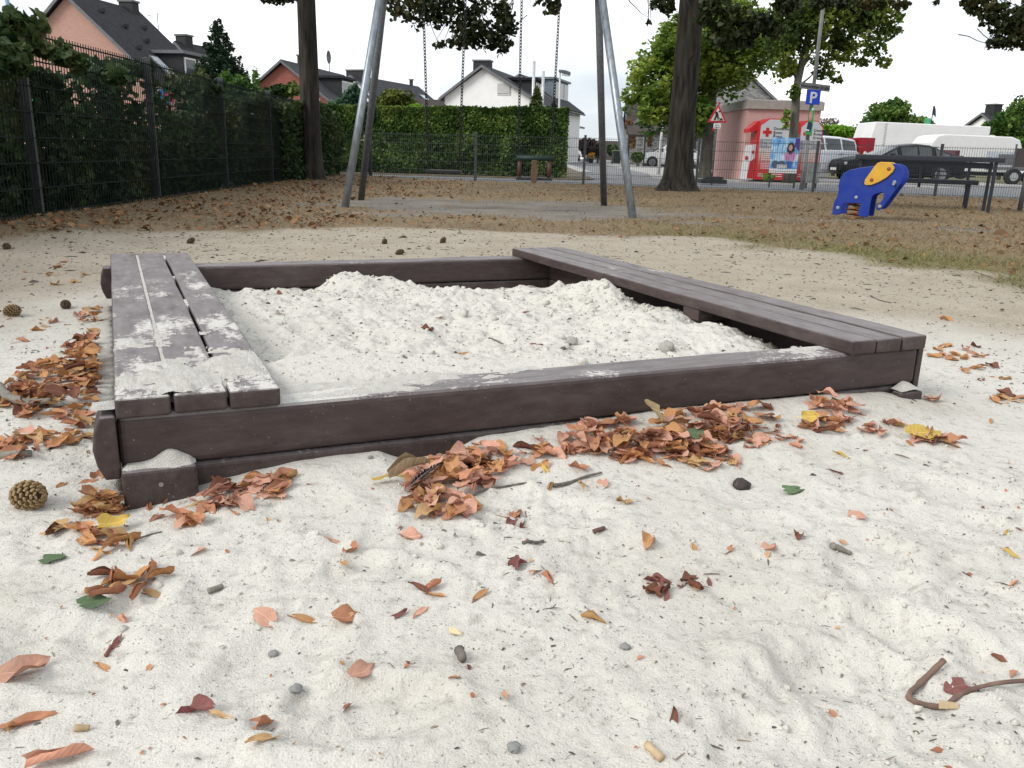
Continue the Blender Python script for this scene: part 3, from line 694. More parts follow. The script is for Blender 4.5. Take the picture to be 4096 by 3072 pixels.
def lime(pos, height, crown, sprays, r0, r1, flare, label, seed, n_crown, n_spray, branches):
    t = empty('lime_tree', pos, 0, label, 'tree', 'lime trees of the playground')
    trunk(t, (0, 0, -.1), (0, 0, height), r0, r1, flare, M_BARK, seed=seed)
    sub = lambda cl: [(c[0] - pos[0], c[1] - pos[1], c[2] - pos[2], c[3], c[4], c[5]) for c in cl]
    foliage('crown', sub(crown), n_crown, .10, LIME, t, seed, LEAF4, .5, .3, gaps=.14, gs=1.1)
    if sprays: foliage('low_foliage', sub(sprays), n_spray, .07, LIME, t, seed + 5, LEAF7, .1, .05, gaps=.31, gs=4)
    if sprays:
        q = MB(); rt_ = random.Random(seed)
        for c in sub(sprays):
            for k in range(3):
                e_ = Vector(c[:3]) + Vector((rt_.uniform(-.9, .9) * c[3], rt_.uniform(-.5, .5) * c[4], rt_.uniform(-.8, .4) * c[5])); s0_ = Vector(c[:3]) + Vector((rt_.uniform(-.3, .3), rt_.uniform(-.2, .4), c[5] + rt_.uniform(.1, .5)))
                q.tube(curve_pts(s0_, e_, rt_.uniform(-.03, .06), 4, rt_.randrange(999)), [.007, .006, .005, .0035, .002], 5)
        tag(q.build('twigs', M_BARK, t, smooth=True), kind='stuff')
    for i, (a, b, s_, r) in enumerate(branches):
        limb(t, curve_pts(loc(a, t), loc(b, t), s_, 7, seed + i), r, r * .22, M_BARK)
    return t
TL = Vector((-3.95, 16.5, .09)); TR = Vector((3.2, 17.2, .05))
crownL = [(-4, 16.5, 7.0, 3.4, 3.4, 2.6), (-2.3, 14.6, 6.0, 2.2, 2.4, 1.7), (-5.8, 14.5, 6.0, 2.3, 2.3, 1.7), (-4.5, 12.4, 5.9, 2.2, 1.8, 1.5), (-3.3, 18.5, 6.0, 2.3, 2, 1.6)]
crownR = [(3.2, 17.2, 7.2, 3.6, 3.4, 2.7), (1.2, 15.2, 6.1, 2.3, 2.4, 1.6), (5.2, 15.0, 6.1, 2.4, 2.4, 1.6), (3.0, 13.2, 6.0, 2.6, 1.6, 1.4), (4.0, 19.3, 6.2, 2.4, 1.9, 1.6)]
sprL = [ell(395, 6, 13, 13, 14), ell(418, 10, 13, 22, 18), ell(447, 8, 13, 24, 22), ell(470, 24, 13, 26, 18), ell(462, 42, 13, 22, 8), ell(482, 38, 13, 20, 14), ell(500, 44, 13, 14, 12), ell(505, 22, 13, 12, 16), ell(490, 6, 13, 26, 12), ell(440, 45, 13, 8, 4), ell(512, 30, 13, 6, 8)]
sprL2 = [ell(275, 0, 14, 18, 4), ell(292, 0, 15, 8, 3)]
lime(TL, 5.2, crownL, sprL + sprL2, .185, .15, .55, 'dark lime tree trunk beside the hedge fence at the left', 3, 15000, 3000,
     [(TL + Vector((0, 0, 4.2)), at(470, -30, 13.2), .6, .07), (at(470, -30, 13.2), at(480, 36, 13), .1, .016), (at(455, -25, 13.2), at(418, 8, 13), .1, .012), (at(470, -20, 13.1), at(505, 20, 13), .1, .012),
      (TL + Vector((0, 0, 4.8)), Vector((-6.2, 14.5, 6.5)), .4, .07), (TL + Vector((0, 0, 4.5)), Vector((-4.2, 12.5, 6.3)), .5, .07)])
sprR = [ell(545, 2, 12, 18, 11), ell(553, 8, 12, 8, 8), ell(530, 0, 12, 12, 8), ell(540, 3, 12, 12, 8), ell(655, 4, 10.5, 10, 7), ell(668, 6, 10.5, 9, 9), ell(648, 17, 10.5, 5, 8),
        ell(712, 6, 10.5, 14, 12), ell(735, 14, 10.5, 20, 14), ell(760, 22, 10.5, 20, 14), ell(722, 34, 10.5, 14, 14), ell(742, 40, 10.5, 15, 12), ell(705, 22, 10.5, 10, 12), ell(785, 5, 10.5, 18, 8), ell(830, 3, 12, 24, 7), ell(870, 3, 12, 20, 6), ell(900, 4, 12, 12, 5), ell(775, 32, 10.5, 9, 8)]
lime(TR, 5.4, crownR, sprR, .262, .215, .95, 'thick dark lime tree trunk with flared roots behind the swing', 9, 17000, 3300,
     [(TR + Vector((0, 0, 4.2)), at(730, -35, 10.8), .5, .07), (at(730, -35, 10.8), at(760, 18, 10.5), .12, .014), (at(715, -20, 10.8), at(735, 38, 10.5), .1, .012), (at(690, 60, 17.0), at(712, 30, 15.5), -.05, .015),
      (at(660, -25, 11), at(648, 20, 10.5), .05, .01), (TR + Vector((0, 0, 4.5)), Vector((0.8, 15.0, 6.3)), .4, .07), (at(545, -25, 12.1), at(552, 10, 12), .05, .009)])
# a third lime whose branch hangs into the view from the right
T3 = Vector((12.6, 11.8, .03))
cr3 = [(12.4, 11.8, 6.6, 3.2, 3.2, 2.4), (10.2, 11.0, 5.4, 2.0, 2.0, 1.3), (8.9, 11.6, 4.9, 1.5, 1.4, .9)]
spr3 = [ell(1005, 20, 12, 24, 18), ell(985, 8, 12, 18, 12), ell(1018, 36, 12, 20, 14), ell(1000, 44, 12, 18, 7), ell(1030, 20, 12, 18, 28), ell(970, 3, 12, 10, 6), ell(988, 50, 12, 8, 4), ell(936, 3, 12, 3, 3)]
lime(T3, 5.2, cr3, spr3, .24, .2, .5, 'lime tree whose dark leafy branch hangs in at the upper right', 15, 9000, 1900, [(T3 + Vector((0, 0, 3.8)), at(1010, 20, 12), .5, .06), (at(1015, 15, 12), at(985, 48, 12), .08, .012)])

# maple across the street, young street tree
mp_pos = G(700, 172, .02); mp_pos = Vector((at(705, 172, 29.5).x, 29.5, .02))
t = empty('maple_tree', mp_pos, 0, 'bright yellow-green maple in front of the grey stone house', 'tree')
trunk(t, (0, 0, -.1), (0, 0, 4.5), .2, .13, .3, M_BARK2, seed=5)
cl = [ell(700, 55, 29, 55, 50), ell(660, 80, 29, 38, 34), ell(730, 62, 28.6, 32, 30), ell(715, 20, 29, 50, 40), ell(655, 108, 28.6, 22, 18), ell(690, 112, 28.6, 34, 20), ell(740, 38, 28.5, 46, 34), ell(632, 96, 29, 14, 10), ell(768, 38, 29, 30, 24), ell(672, 50, 29, 26, 28)]
cl = [(c[0] - mp_pos.x, c[1] - mp_pos.y, c[2] - mp_pos.z, *c[3:]) for c in cl]
foliage('crown', cl, 30000, .145, MAPLE, t, 11, LEAF7, .6, .35, gaps=.12, gs=1.6)
foliage('shade_foliage', [(c[0], c[1] + .6, c[2] - .5, c[3] * .9, c[4], c[5] * .8) for c in cl], 4000, .17, GREEN, t, 12, LEAF4, .6, .35, gaps=.1, gs=1.6)
for i, (px, py) in enumerate(((670, 90), (735, 60), (705, 40), (650, 110), (690, 20))): limb(t, curve_pts((0, 0, 2.0 + .4 * i), at(px, py, 29.2) - mp_pos, .2, 5, i), .07, .015, M_BARK2)
sp = Vector((at(789, 178, 24.5).x, 24.5, .02))
t = empty('street_tree', sp, 0, 'slender leaning street tree behind the poster board', 'tree')
pts = [at(px, py, 24.5) - sp for px, py in ((788, 183), (791, 160), (794, 130), (796, 100), (798, 80), (803, 58), (808, 36), (813, 5), (816, -20))]
q = MB(); q.tube(pts, [.17, .135, .125, .115, .105, .095, .085, .07, .06], 12); q.build('trunk', M_BARK2, t, smooth=True)
for a, b in (((797, 84), (785, 60)), ((800, 72), (825, 40)), ((805, 50), (850, 30)), ((797, 90), (822, 70)), ((804, 55), (775, 20)), ((810, 30), (860, 5)), ((850, 30), (890, 34))):
    limb(t, curve_pts(at(*a, 24.5) - sp, at(*b, 24.5) - sp, .1, 5, b[0]), .035, .008, M_BARK2)
cl = [ell(785, 40, 24.5, 22, 40), ell(820, 20, 24.5, 36, 26), ell(850, 30, 24.5, 30, 24), ell(880, 34, 24.5, 20, 12), ell(865, 12, 24.5, 34, 18), ell(838, 52, 24.5, 24, 12), ell(822, 68, 24.5, 14, 12), ell(790, 68, 24.5, 12, 12), ell(870, 48, 24.5, 20, 10), ell(895, 30, 24.5, 10, 4), ell(800, 10, 24.5, 40, 20), ell(838, 78, 24.5, 10, 6), ell(884, 62, 24.5, 10, 6), ell(795, 92, 24.3, 7, 10), ell(860, 62, 24.5, 10, 6), ell(845, 6, 24.5, 50, 16), ell(890, 16, 24.5, 18, 12), ell(812, 50, 24.5, 26, 18)]
STREET = leafmat('street_tree_leaves', [(.03, .05, .015), (.07, .115, .022), (.14, .20, .035), (.27, .31, .05)], .45)
foliage('crown', [(c[0] - sp.x, c[1] - sp.y, c[2] - sp.z, *c[3:]) for c in cl], 12000, .11, STREET, t, 13, LEAF7, .25, .1, gaps=.32, gs=3.4)
foliage('low_shoots', [(c[0] - sp.x, c[1] - sp.y, c[2] - sp.z, *c[3:]) for c in (ell(787, 113, 24.3, 4, 4), ell(786, 120, 24.3, 5, 4), ell(785, 126, 24.3, 3, 3), ell(768, 177, 24.3, 7, 4))], 150, .12, MAPLE, t, 14, LEAF7, .1, .1)

# ================================================================ HEDGES AND SHRUBS
def hedge(name, label, A, B, h, dep, n, leaf, mats, seed, base=.0, gaps=0, topn=.12, stems=0, curtain=False, gs=2.0, shape=LEAF4, core=0):
    """a clipped hedge from A to B: leaves in a slab, densest at the faces"""
    A, B = Vector(A), Vector(B); d = B - A; L = d.length; rng = np.random.default_rng(seed)
    t = empty(name, A, math.atan2(d.y, d.x), label, 'hedge')
    x = rng.random(n) * L; z = base + rng.random(n) ** .9 * h; y = (rng.random(n) - .5) * dep
    face = rng.random(n)
    y = np.where(face < .42, -dep / 2 + np.abs(rng.normal(size=n)) * .06, np.where(face < .55, dep / 2 - np.abs(rng.normal(size=n)) * .06, y))
    top = (rng.random(n) < .14); z = np.where(top, base + h - np.abs(rng.normal(size=n)) * .05, z)
    y = y + .22 * fbm(x * .9, z * .9, seed, 3) * dep; zt = h * (1 + topn * fbm(x * .6, x * 0 + 2, seed + 1, 3))
    z = base + (z - base) * zt / h + rng.normal(size=n) * .02
    if gaps:
        g = fbm(x * gs, z * gs, seed + 2, 4); k = g > -.55 + gaps * (.15 + 2.1 * ((z - base) / h) ** 2); x, y, z = x[k], y[k], z[k]
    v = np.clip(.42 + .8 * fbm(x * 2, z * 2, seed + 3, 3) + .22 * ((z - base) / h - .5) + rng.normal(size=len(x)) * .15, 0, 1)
    scatter_mesh('foliage', np.stack([x, y, z], 1), leaf * (.7 + .6 * rng.random(len(x))), rand_rot(len(x), rng, .1), shape, v, mats, t)
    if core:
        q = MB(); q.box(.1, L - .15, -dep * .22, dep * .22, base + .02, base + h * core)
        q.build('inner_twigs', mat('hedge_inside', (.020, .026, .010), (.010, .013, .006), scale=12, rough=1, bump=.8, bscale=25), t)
    if stems:
        for i in range(stems):
            q = MB(); xx = (i + .5) * L / stems + rng.uniform(-.15, .15)
            pts = [Vector((xx + rng.uniform(-.05, .05) * k, rng.uniform(-.05, .05) * k, base - .1 + k * h * .22)) for k in range(4)]
            q.tube(pts, [.028, .022, .016, .008], 6); q.build('stem', M_BARK, t, smooth=True)
    return t
HB = leafmat('hornbeam_leaves', [(.016, .033, .013), (.032, .060, .020), (.055, .092, .029), (.10, .11, .037)], .3)
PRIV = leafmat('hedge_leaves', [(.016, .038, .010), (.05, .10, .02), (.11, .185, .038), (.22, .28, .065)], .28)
dL = (L1 - L0).normalized(); nL = Vector((-dL.y, dL.x, 0))
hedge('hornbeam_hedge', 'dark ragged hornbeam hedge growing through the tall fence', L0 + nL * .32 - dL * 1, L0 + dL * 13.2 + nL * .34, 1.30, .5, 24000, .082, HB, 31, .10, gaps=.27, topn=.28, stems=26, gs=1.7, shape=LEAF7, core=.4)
shrub_l = [ell(14, 32, 6.6, 28, 24), ell(40, 44, 6.7, 26, 16), ell(90, 66, 7.5, 24, 10), ell(66, 56, 7.2, 18, 10), ell(8, 60, 6.4, 26, 20), ell(110, 76, 8.0, 26, 8), ell(190, 88, 11.5, 30, 8), ell(240, 98, 14, 24, 8)]
sp_ = Vector((-4.6, 6.6, 0)); t = empty('hornbeam_shoots', sp_, 0, 'leafy hornbeam shoots standing over the tall fence at the left', 'hedge')
foliage('foliage', [(c[0] - sp_.x, c[1] - sp_.y, c[2], *c[3:]) for c in shrub_l], 3600, .075, HB, t, 32, LEAF7, .2, .1, gaps=.2, gs=3)
q = MB(); q.tube([(0, 0, 0), (.05, .1, .9), (.3, .1, 1.6)], [.03, .02, .006], 6); q.tube([(0, .1, .6), (-.2, .1, 1.2), (-.3, .0, 1.7)], [.02, .012, .005], 6); q.build('stem', M_BARK, t)
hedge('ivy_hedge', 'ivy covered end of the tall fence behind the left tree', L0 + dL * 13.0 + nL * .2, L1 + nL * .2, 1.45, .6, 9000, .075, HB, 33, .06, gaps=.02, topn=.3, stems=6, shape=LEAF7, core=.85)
H0, H1 = G(318, 170.5, .015), G(566, 175.5, .015)
H0.y = 25.2; H1.y = 24.6; H0.x = at(322, 165, 25.2).x - .6; H1.x = at(568, 165, 24.6).x
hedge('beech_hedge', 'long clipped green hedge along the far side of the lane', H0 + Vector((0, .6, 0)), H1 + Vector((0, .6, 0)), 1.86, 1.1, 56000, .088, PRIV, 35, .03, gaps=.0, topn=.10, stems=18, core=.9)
IVY = leafmat('variegated_ivy', [(.10, .14, .05), (.25, .30, .14), (.45, .48, .28)], .2)
rng = np.random.default_rng(77); n = 900
t = empty('ivy_plant', H0 + Vector((.5, .0, 0)), 0, 'pale variegated ivy climbing the lower left of the clipped hedge', 'ivy')
x = rng.random(n) * 5.0; z = .15 + rng.random(n) * 1.0; k = fbm(x * 1.3, z * 2.2, 78, 3) > .02; x, z = x[k], z[k]
scatter_mesh('foliage', np.stack([x, -.02 - .05 * rng.random(len(x)), z], 1), .09 * (.7 + .6 * rng.random(len(x))), rand_rot(len(x), rng, 0), LEAF7, rng.random(len(x)), IVY, t)
q = MB(); q.tube([(.4, .05, -.05), (1.5, .02, .3), (3, .03, .5), (4.6, .02, .7)], [.02, .015, .012, .006], 6); q.build('stem', M_BARK, t)

def shrub(name, label, cat, Y, ells, n, leaf, m, seed, stem=None, gaps=.08, group=None, shape=LEAF4):
    cs = [ell(px, py, Y, rx, ry) for px, py, rx, ry in ells]; b = Vector((cs[0][0], Y, 0))
    t = empty(name, b, 0, label, cat, group)
    foliage('crown', [(c[0] - b.x, c[1] - b.y, c[2], *c[3:]) for c in cs], n, leaf, m, t, seed, shape, .6, .2, gaps=gaps, gs=1.2)
    q = MB(); q.tube([(0, 0, -.1), (.05, 0, cs[0][2] * .5), (0, 0, cs[0][2])], [.12, .09, .04], 8); q.build('trunk', M_BARK2, t, smooth=True)
    return t
def conifer(name, label, Y, px, ybase, ytop, wpx, n, m, seed):
    top = at(px, ytop, Y); r = wpx * Y / F_PX; zb = max(at(px, ybase, Y).z, .2); H = top.z - zb; rng = np.random.default_rng(seed)
    t = empty(name, (top.x, Y, 0), 0, label, 'tree')
    q = MB(); q.tube([(0, 0, -.1), (0, 0, top.z * .6), (0, 0, top.z)], [.16, .09, .01], 8); q.build('trunk', M_BARK, t, smooth=True)
    P = []
    nb = 90
    for i in range(nb):
        f = (i / nb) ** .8; z = zb + H * (1 - f) * .985; L = r * (.08 + .95 * f) * rng.uniform(.65, 1.15); a = i * 2.4 + rng.uniform(-.4, .4)
        k = max(6, int(n / nb * (.25 + 1.5 * f))); s = rng.random(k) ** .6
        lat = rng.normal(size=k) * .16 * L * (1 - .3 * s)
        P.append(np.stack([np.cos(a) * L * s - np.sin(a) * lat, np.sin(a) * L * s + np.cos(a) * lat, z - .28 * L * s + .12 * L * s ** 3 + rng.normal(size=k) * .035 * r - .05 * L * rng.random(k)], 1))
    P = np.concatenate(P); v = rng.random(len(P))
    scatter_mesh('crown', P, .16 * (Y / 28) * (.6 + .8 * rng.random(len(P))), rand_rot(len(P), rng, .2), (LEAF4[0] * np.array([1, .4, 1]), LEAF4[1]), v, m, t); return t
SPR = leafmat('spruce_needles', [(.010, .026, .014), (.02, .045, .022), (.035, .07, .03)], .1)
THUJ = leafmat('light_shrub_leaves', [(.03, .08, .015), (.07, .15, .03), (.13, .24, .05)], .35)
DARKB = leafmat('copper_leaves', [(.03, .015, .016), (.05, .025, .024), (.09, .05, .04)], .2)
LIMEG = leafmat('lime_green_leaves', [(.08, .20, .015), (.15, .32, .02), (.24, .44, .04)], .45)
conifer('spruce_tree', 'dark narrow spruce rising behind the hornbeam hedge', 24, 217, 102, 19, 40, 8000, SPR, 41)
shrub('thuja_shrub', 'light green loose shrub right of the spruce', 'shrub', 22, [(238, 88, 14, 14), (226, 80, 8, 10), (252, 92, 10, 10)], 1500, .10, THUJ, 42, gaps=.2)
shrub('slim_shrub', 'thin pale green shoot standing beside the red gabled house', 'shrub', 24, [(256, 82, 3, 16), (256, 92, 5, 6)], 260, .10, THUJ, 43, gaps=.15)
shrub('olive_shrub', 'olive green shrub in front of the red brick gable', 'shrub', 26, [(280, 92, 14, 9), (292, 90, 10, 8), (268, 95, 10, 7)], 1500, .11, PRIV, 44)
shrub('blue_green_shrub', 'bluish green shrub above the hedge under the dormer roofs', 'shrub', 30, [(352, 100, 13, 12), (354, 90, 6, 6), (342, 106, 14, 7)], 1700, .13, leafmat('bluegreen', [(.02, .06, .03), (.05, .11, .06), (.09, .17, .09)], .3), 45)
shrub('round_bush', 'rounded yellow-green bush rising behind the clipped hedge', 'shrub', 29, [(395, 100, 20, 13), (385, 104, 14, 10), (407, 105, 12, 9)], 2400, .12, leafmat('round_bush_leaves', [(.05, .075, .015), (.11, .14, .025), (.19, .22, .04)], .35), 46)
shrub('fern_shrub', 'fresh light green shrub right of the rounded bush', 'shrub', 28, [(416, 109, 8, 6), (423, 111, 7, 4)], 500, .11, LIMEG, 47)
conifer('cypress_tree', 'small yellowish conifer in front of the white gabled house', 33, 537, 118, 86, 11, 2400, leafmat('cypress', [(.035, .055, .02), (.08, .11, .03), (.14, .17, .05)], .2), 48)
conifer('small_conifer', 'little conifer left of the street lamp', 33, 554, 118, 102, 5, 500, SPR, 49)
for i, (px, py, rx, ry, Y) in enumerate(((588, 147, 11, 10, 80), (598, 150, 8, 8, 76), (579, 148, 6, 10, 95))):
    shrub('copper_tree', ('dark copper-leaved tree down the side street', 'round dark copper tree right of the far lamp post', 'distant dark tree beside the far roofs')[i], 'tree', Y, [(px, py, rx, ry)], 900, .3, DARKB, 50 + i, group='trees down the side street')
shrub('garden_tree', 'olive green tree behind the refuse bin', 'tree', 75, [(613, 150, 8, 7), (620, 154, 7, 6)], 800, .25, PRIV, 54)
shrub('front_garden_bush', 'clipped green bush in front of the stone house porch', 'shrub', 56, [(638, 157, 9, 6)], 900, .14, PRIV, 55)
shrub('autumn_shrub', 'reddish climbing shrub on the porch of the stone house', 'shrub', 57, [(629, 126, 5, 8), (632, 142, 4, 8), (650, 140, 3, 8)], 600, .18, leafmat('autumn', [(.14, .06, .03), (.25, .13, .06), (.18, .2, .05)], .3), 56)
shrub('lime_green_bush', 'bright lime green bush behind the white parked car', 'shrub', 48, [(838, 133, 16, 9), (848, 136, 10, 8), (826, 130, 9, 6)], 2200, .2, LIMEG, 57, gaps=0)
shrub('bare_tree', 'nearly bare greyish tree top above the lime green bush', 'tree', 62, [(830, 122, 13, 5)], 320, .16, leafmat('bare', [(.16, .13, .10), (.25, .22, .18)], .1), 58)
shrub('broad_tree', 'broad green tree behind the white box trailer', 'tree', 60, [(888, 116, 26, 16), (872, 128, 20, 12), (912, 124, 18, 10), (896, 108, 16, 10)], 5200, .25, GREEN, 59, gaps=.12)
shrub('low_tree', 'lower green tree right of the broad tree behind the trailer', 'tree', 62, [(921, 122, 9, 6), (928, 126, 8, 5)], 800, .25, GREEN, 60, gaps=.2)
shrub('corner_tree', 'feathery green tree at the right edge above the caravan', 'tree', 50, [(1008, 125, 18, 18), (1022, 112, 16, 16), (995, 128, 12, 8), (1018, 138, 20, 10)], 3800, .22, GREEN, 61, gaps=.16)
shrub('roadside_bush', 'light green bush at the right edge behind the caravan', 'shrub', 44, [(1020, 146, 16, 8), (1030, 152, 20, 12)], 1200, .2, THUJ, 62)
# ================================================================ HOUSES
def brickmat(name, c1, c2, mortar, scale, rough=.85, bw=.5, rh=.25, squash=1.0, coord='Object', wall_x=True):
    m, n, l, b = nodes_of(name); b.inputs['Roughness'].default_value = rough; b.inputs['Specular IOR Level'].default_value = .2
    t = n.new('ShaderNodeTexCoord'); sp_ = n.new('ShaderNodeSeparateXYZ'); cb = n.new('ShaderNodeCombineXYZ'); l.new(t.outputs['Object'], sp_.inputs[0])
    ad = n.new('ShaderNodeMath'); ad.operation = 'ADD'; l.new(sp_.outputs['X'], ad.inputs[0]); l.new(sp_.outputs['Y'], ad.inputs[1])
    l.new(ad.outputs[0], cb.inputs['X']); l.new(sp_.outputs['Z'], cb.inputs['Y'])
    k = n.new('ShaderNodeTexBrick'); k.inputs['Scale'].default_value = scale; k.inputs['Color1'].default_value = (*c1, 1); k.inputs['Color2'].default_value = (*c2, 1)
    k.inputs['Mortar'].default_value = (*mortar, 1); k.inputs['Mortar Size'].default_value = .015; k.inputs['Brick Width'].default_value = bw; k.inputs['Row Height'].default_value = rh
    k.offset_frequency = 2; l.new(cb.outputs[0], k.inputs['Vector']); l.new(k.outputs['Color'], b.inputs['Base Color'])
    bm_ = n.new('ShaderNodeBump'); bm_.inputs['Strength'].default_value = .4; bm_.inputs['Distance'].default_value = .01; bm_.invert = True
    l.new(k.outputs['Fac'], bm_.inputs['Height']); l.new(bm_.outputs[0], b.inputs['Normal']); MATS[name] = m; return m
def tilemat(name, c1, c2, scale=3.0):
    m, n, l, b = nodes_of(name); b.inputs['Roughness'].default_value = .75; b.inputs['Specular IOR Level'].default_value = .25
    t = n.new('ShaderNodeTexCoord'); w = n.new('ShaderNodeTexWave'); w.wave_type = 'BANDS'; w.bands_direction = 'Z'; w.wave_profile = 'SAW'; w.inputs['Scale'].default_value = scale; w.inputs['Distortion'].default_value = .3
    l.new(t.outputs['Object'], w.inputs['Vector'])
    z = n.new('ShaderNodeTexNoise'); z.inputs['Scale'].default_value = 4; z.inputs['Detail'].default_value = 5; l.new(t.outputs['Object'], z.inputs['Vector'])
    r = n.new('ShaderNodeValToRGB'); r.color_ramp.elements[0].color = (*c2, 1); r.color_ramp.elements[1].color = (*c1, 1); r.color_ramp.elements[0].position = .3; r.color_ramp.elements[1].position = .7
    l.new(z.outputs['Fac'], r.inputs[0]); l.new(r.outputs[0], b.inputs['Base Color'])
    bm_ = n.new('ShaderNodeBump'); bm_.inputs['Strength'].default_value = .8; bm_.inputs['Distance'].default_value = .06; l.new(w.outputs['Fac'], bm_.inputs['Height']); l.new(bm_.outputs[0], b.inputs['Normal'])
    MATS[name] = m; return m
M_SALMON = brickmat('salmon_brick', (.50, .29, .235), (.45, .255, .205), (.49, .36, .31), 4)
M_REDB = brickmat('red_brick', (.34, .11, .085), (.27, .085, .065), (.33, .2, .17), 4)
M_STONE = brickmat('grey_stone', (.34, .34, .34), (.12, .12, .125), (.22, .22, .22), 2.6, bw=.55, rh=.2)
M_WHITE = mat('white_render', (.84, .84, .82), (.79, .79, .78), scale=2, rough=.9)
M_ROOF = tilemat('anthracite_tiles', (.040, .042, .046), (.022, .023, .026)); M_ROOFB = tilemat('brown_tiles', (.075, .062, .055), (.04, .034, .03)); M_ROOFG = tilemat('slate_tiles', (.062, .066, .076), (.035, .038, .045))
M_DARK = mat('dark_cladding', (.03, .031, .034), (.02, .021, .023), rough=.7); M_TRIM = mat('grey_trim', (.16, .165, .175), rough=.6); M_FRAME = mat('white_frame', (.75, .75, .74), (.70, .70, .69), rough=.5)
M_GL = glassmat('window_glass', (.05, .06, .07)); M_ZINC = mat('zinc', (.17, .20, .235), (.13, .155, .185), scale=6, rough=.5, metal=.3)
def house(name, label, apex, rz, wl, wr, D, eL, eR, m_wall, m_roof, over=.35, th=.16, trim=True):
    ridge = apex.z
    h = empty(name, (apex.x, apex.y, 0), rz, label, 'house')
    q = MB(); q.prism([(-wl, -.1), (wr, -.1), (wr, eR), (0, ridge - .1), (-wl, eL)], 0, D, 'y'); q.build('wall', m_wall, h)
    rf = None
    for s, w, e in ((-1, wl, eL), (1, wr, eR)):
        sl = (ridge - e) / w; xo = w + over
        q = MB(); q.prism([(0, ridge), (s * xo, ridge - sl * xo), (s * xo, ridge - sl * xo + th), (0, ridge + th)], -over, D + over, 'y'); rf = q.build('roof', m_roof, h)
        if trim:
            q = MB(); q.prism([(0, ridge - .06), (s * (xo + .02), ridge - sl * (xo + .02) - .06), (s * (xo + .02), ridge - sl * xo + th * .8), (0, ridge + th * .8)], -over - .06, -over - .003, 'y'); q.build('barge_board', M_TRIM, h)
            q = MB(); q.tube([(s * (xo + .05), -over, ridge - sl * xo), (s * (xo + .05), D + over, ridge - sl * xo)], .07, 6); q.build('gutter', M_TRIM, h)
    h['roof'] = rf.name; return h
def window(h, x0, x1, z0, z1, y=0, side=None, mg=M_GL):
    """a framed window in the gable (y) wall or, with side, in a wall at local x = side"""
    q = MB(); f = .07
    if side is None:
        q.box(x0, x1, y - .05, y - .003, z0, z1); w = q.build('window', M_FRAME, h)
        q = MB(); q.box(x0 + f, (x0 + x1) / 2 - f / 2, y - .065, y - .052, z0 + f, z1 - f); q.build('pane', mg, w)
        q = MB(); q.box((x0 + x1) / 2 + f / 2, x1 - f, y - .065, y - .052, z0 + f, z1 - f); q.build('pane', mg, w)
    else:
        s = 1 if side > 0 else -1
        q.box(min(side, side + .05 * s), max(side, side + .05 * s), x0, x1, z0, z1); w = q.build('window', M_FRAME, h)
        a, b = side + .052 * s, side + .065 * s
        q = MB(); q.box(min(a, b), max(a, b), x0 + f, (x0 + x1) / 2 - f / 2, z0 + f, z1 - f); q.build('pane', mg, w)
        q = MB(); q.box(min(a, b), max(a, b), (x0 + x1) / 2 + f / 2, x1 - f, z0 + f, z1 - f); q.build('pane', mg, w)
    return w
def skylight(h, wr, ridge, eR, y0, y1, t0, t1, s=1, m=None):
    sl = (ridge - eR) / wr; nrm = Vector((sl, 0, 1)).normalized(); nrm.x *= s
    def P(t, y, k): return Vector((s * wr * t, y, ridge - sl * wr * t + .17 * math.sqrt(1 + sl * sl))) + nrm * k
    q = MB(); v = [P(t0, y0, .0), P(t1, y0, .0), P(t1, y1, .0), P(t0, y1, .0), P(t0, y0, .07), P(t1, y0, .07), P(t1, y1, .07), P(t0, y1, .07)]
    q.add(v, [(0, 3, 2, 1), (4, 5, 6, 7), (0, 1, 5, 4), (1, 2, 6, 5), (2, 3, 7, 6), (3, 0, 4, 7)]); w = q.build('skylight', M_TRIM, h)
    q = MB(); e = .12; v = [P(t0, y0, .075) * 1, P(t1, y0, .075), P(t1, y1, .075), P(t0, y1, .075)]; c = sum(v, Vector()) / 4; q.add([c + (p - c) * (1 - e) for p in v], [(0, 1, 2, 3)]); q.build('pane', m or mat('skylight_glass', (.55, .6, .65), rough=.1), w)
def dormer(h, wr, ridge, eR, y0, y1, t_front, hgt, m_side, m_roof, s=1, wins=2, flat=True, over=.2):
    sl = (ridge - eR) / wr; xf = s * wr * t_front; zb = ridge - sl * wr * t_front; zt = zb + hgt
    xb = s * max((ridge - zt) / sl, 0.05) if True else 0
    q = MB(); q.prism([(xb, zt), (xf, zb - .1), (xf, zt)], y0, y1, 'y'); d = q.build('dormer', m_side, h)
    q = MB(); q.box(min(xb, xf + over * s), max(xb, xf + over * s), y0 - over, y1 + over, zt + .002, zt + .16); q.build('dormer_roof', m_roof, d)
    wdt = (y1 - y0) / wins
    for i in range(wins):
        a, b = sorted((xf + .003 * s, xf + .06 * s)); q = MB(); q.box(a, b, y0 + i * wdt + .12, y0 + (i + 1) * wdt - .12, zb + .2, zt - .15); w = q.build('dormer_window', M_FRAME, d)
        # third level is the last: the pane belongs to the dormer too
        a, b = sorted((xf + .063 * s, xf + .07 * s)); q = MB(); q.box(a, b, y0 + i * wdt + .2, y0 + (i + 1) * wdt - .2, zb + .28, zt - .23); q.build('pane', M_GL, d)
    return d
def chimney(h, x, y, z0, z1, w=.7, dd=.7, m=M_DARK):
    q = MB(); q.box(x - w / 2, x + w / 2, y - dd / 2, y + dd / 2, z0, z1); c = q.build('chimney', m, h)
    q = MB(); q.box(x - w / 2 - .06, x + w / 2 + .06, y - dd / 2 - .06, y + dd / 2 + .06, z1 + .002, z1 + .1); q.build('chimney_cap', M_TRIM, c); return c

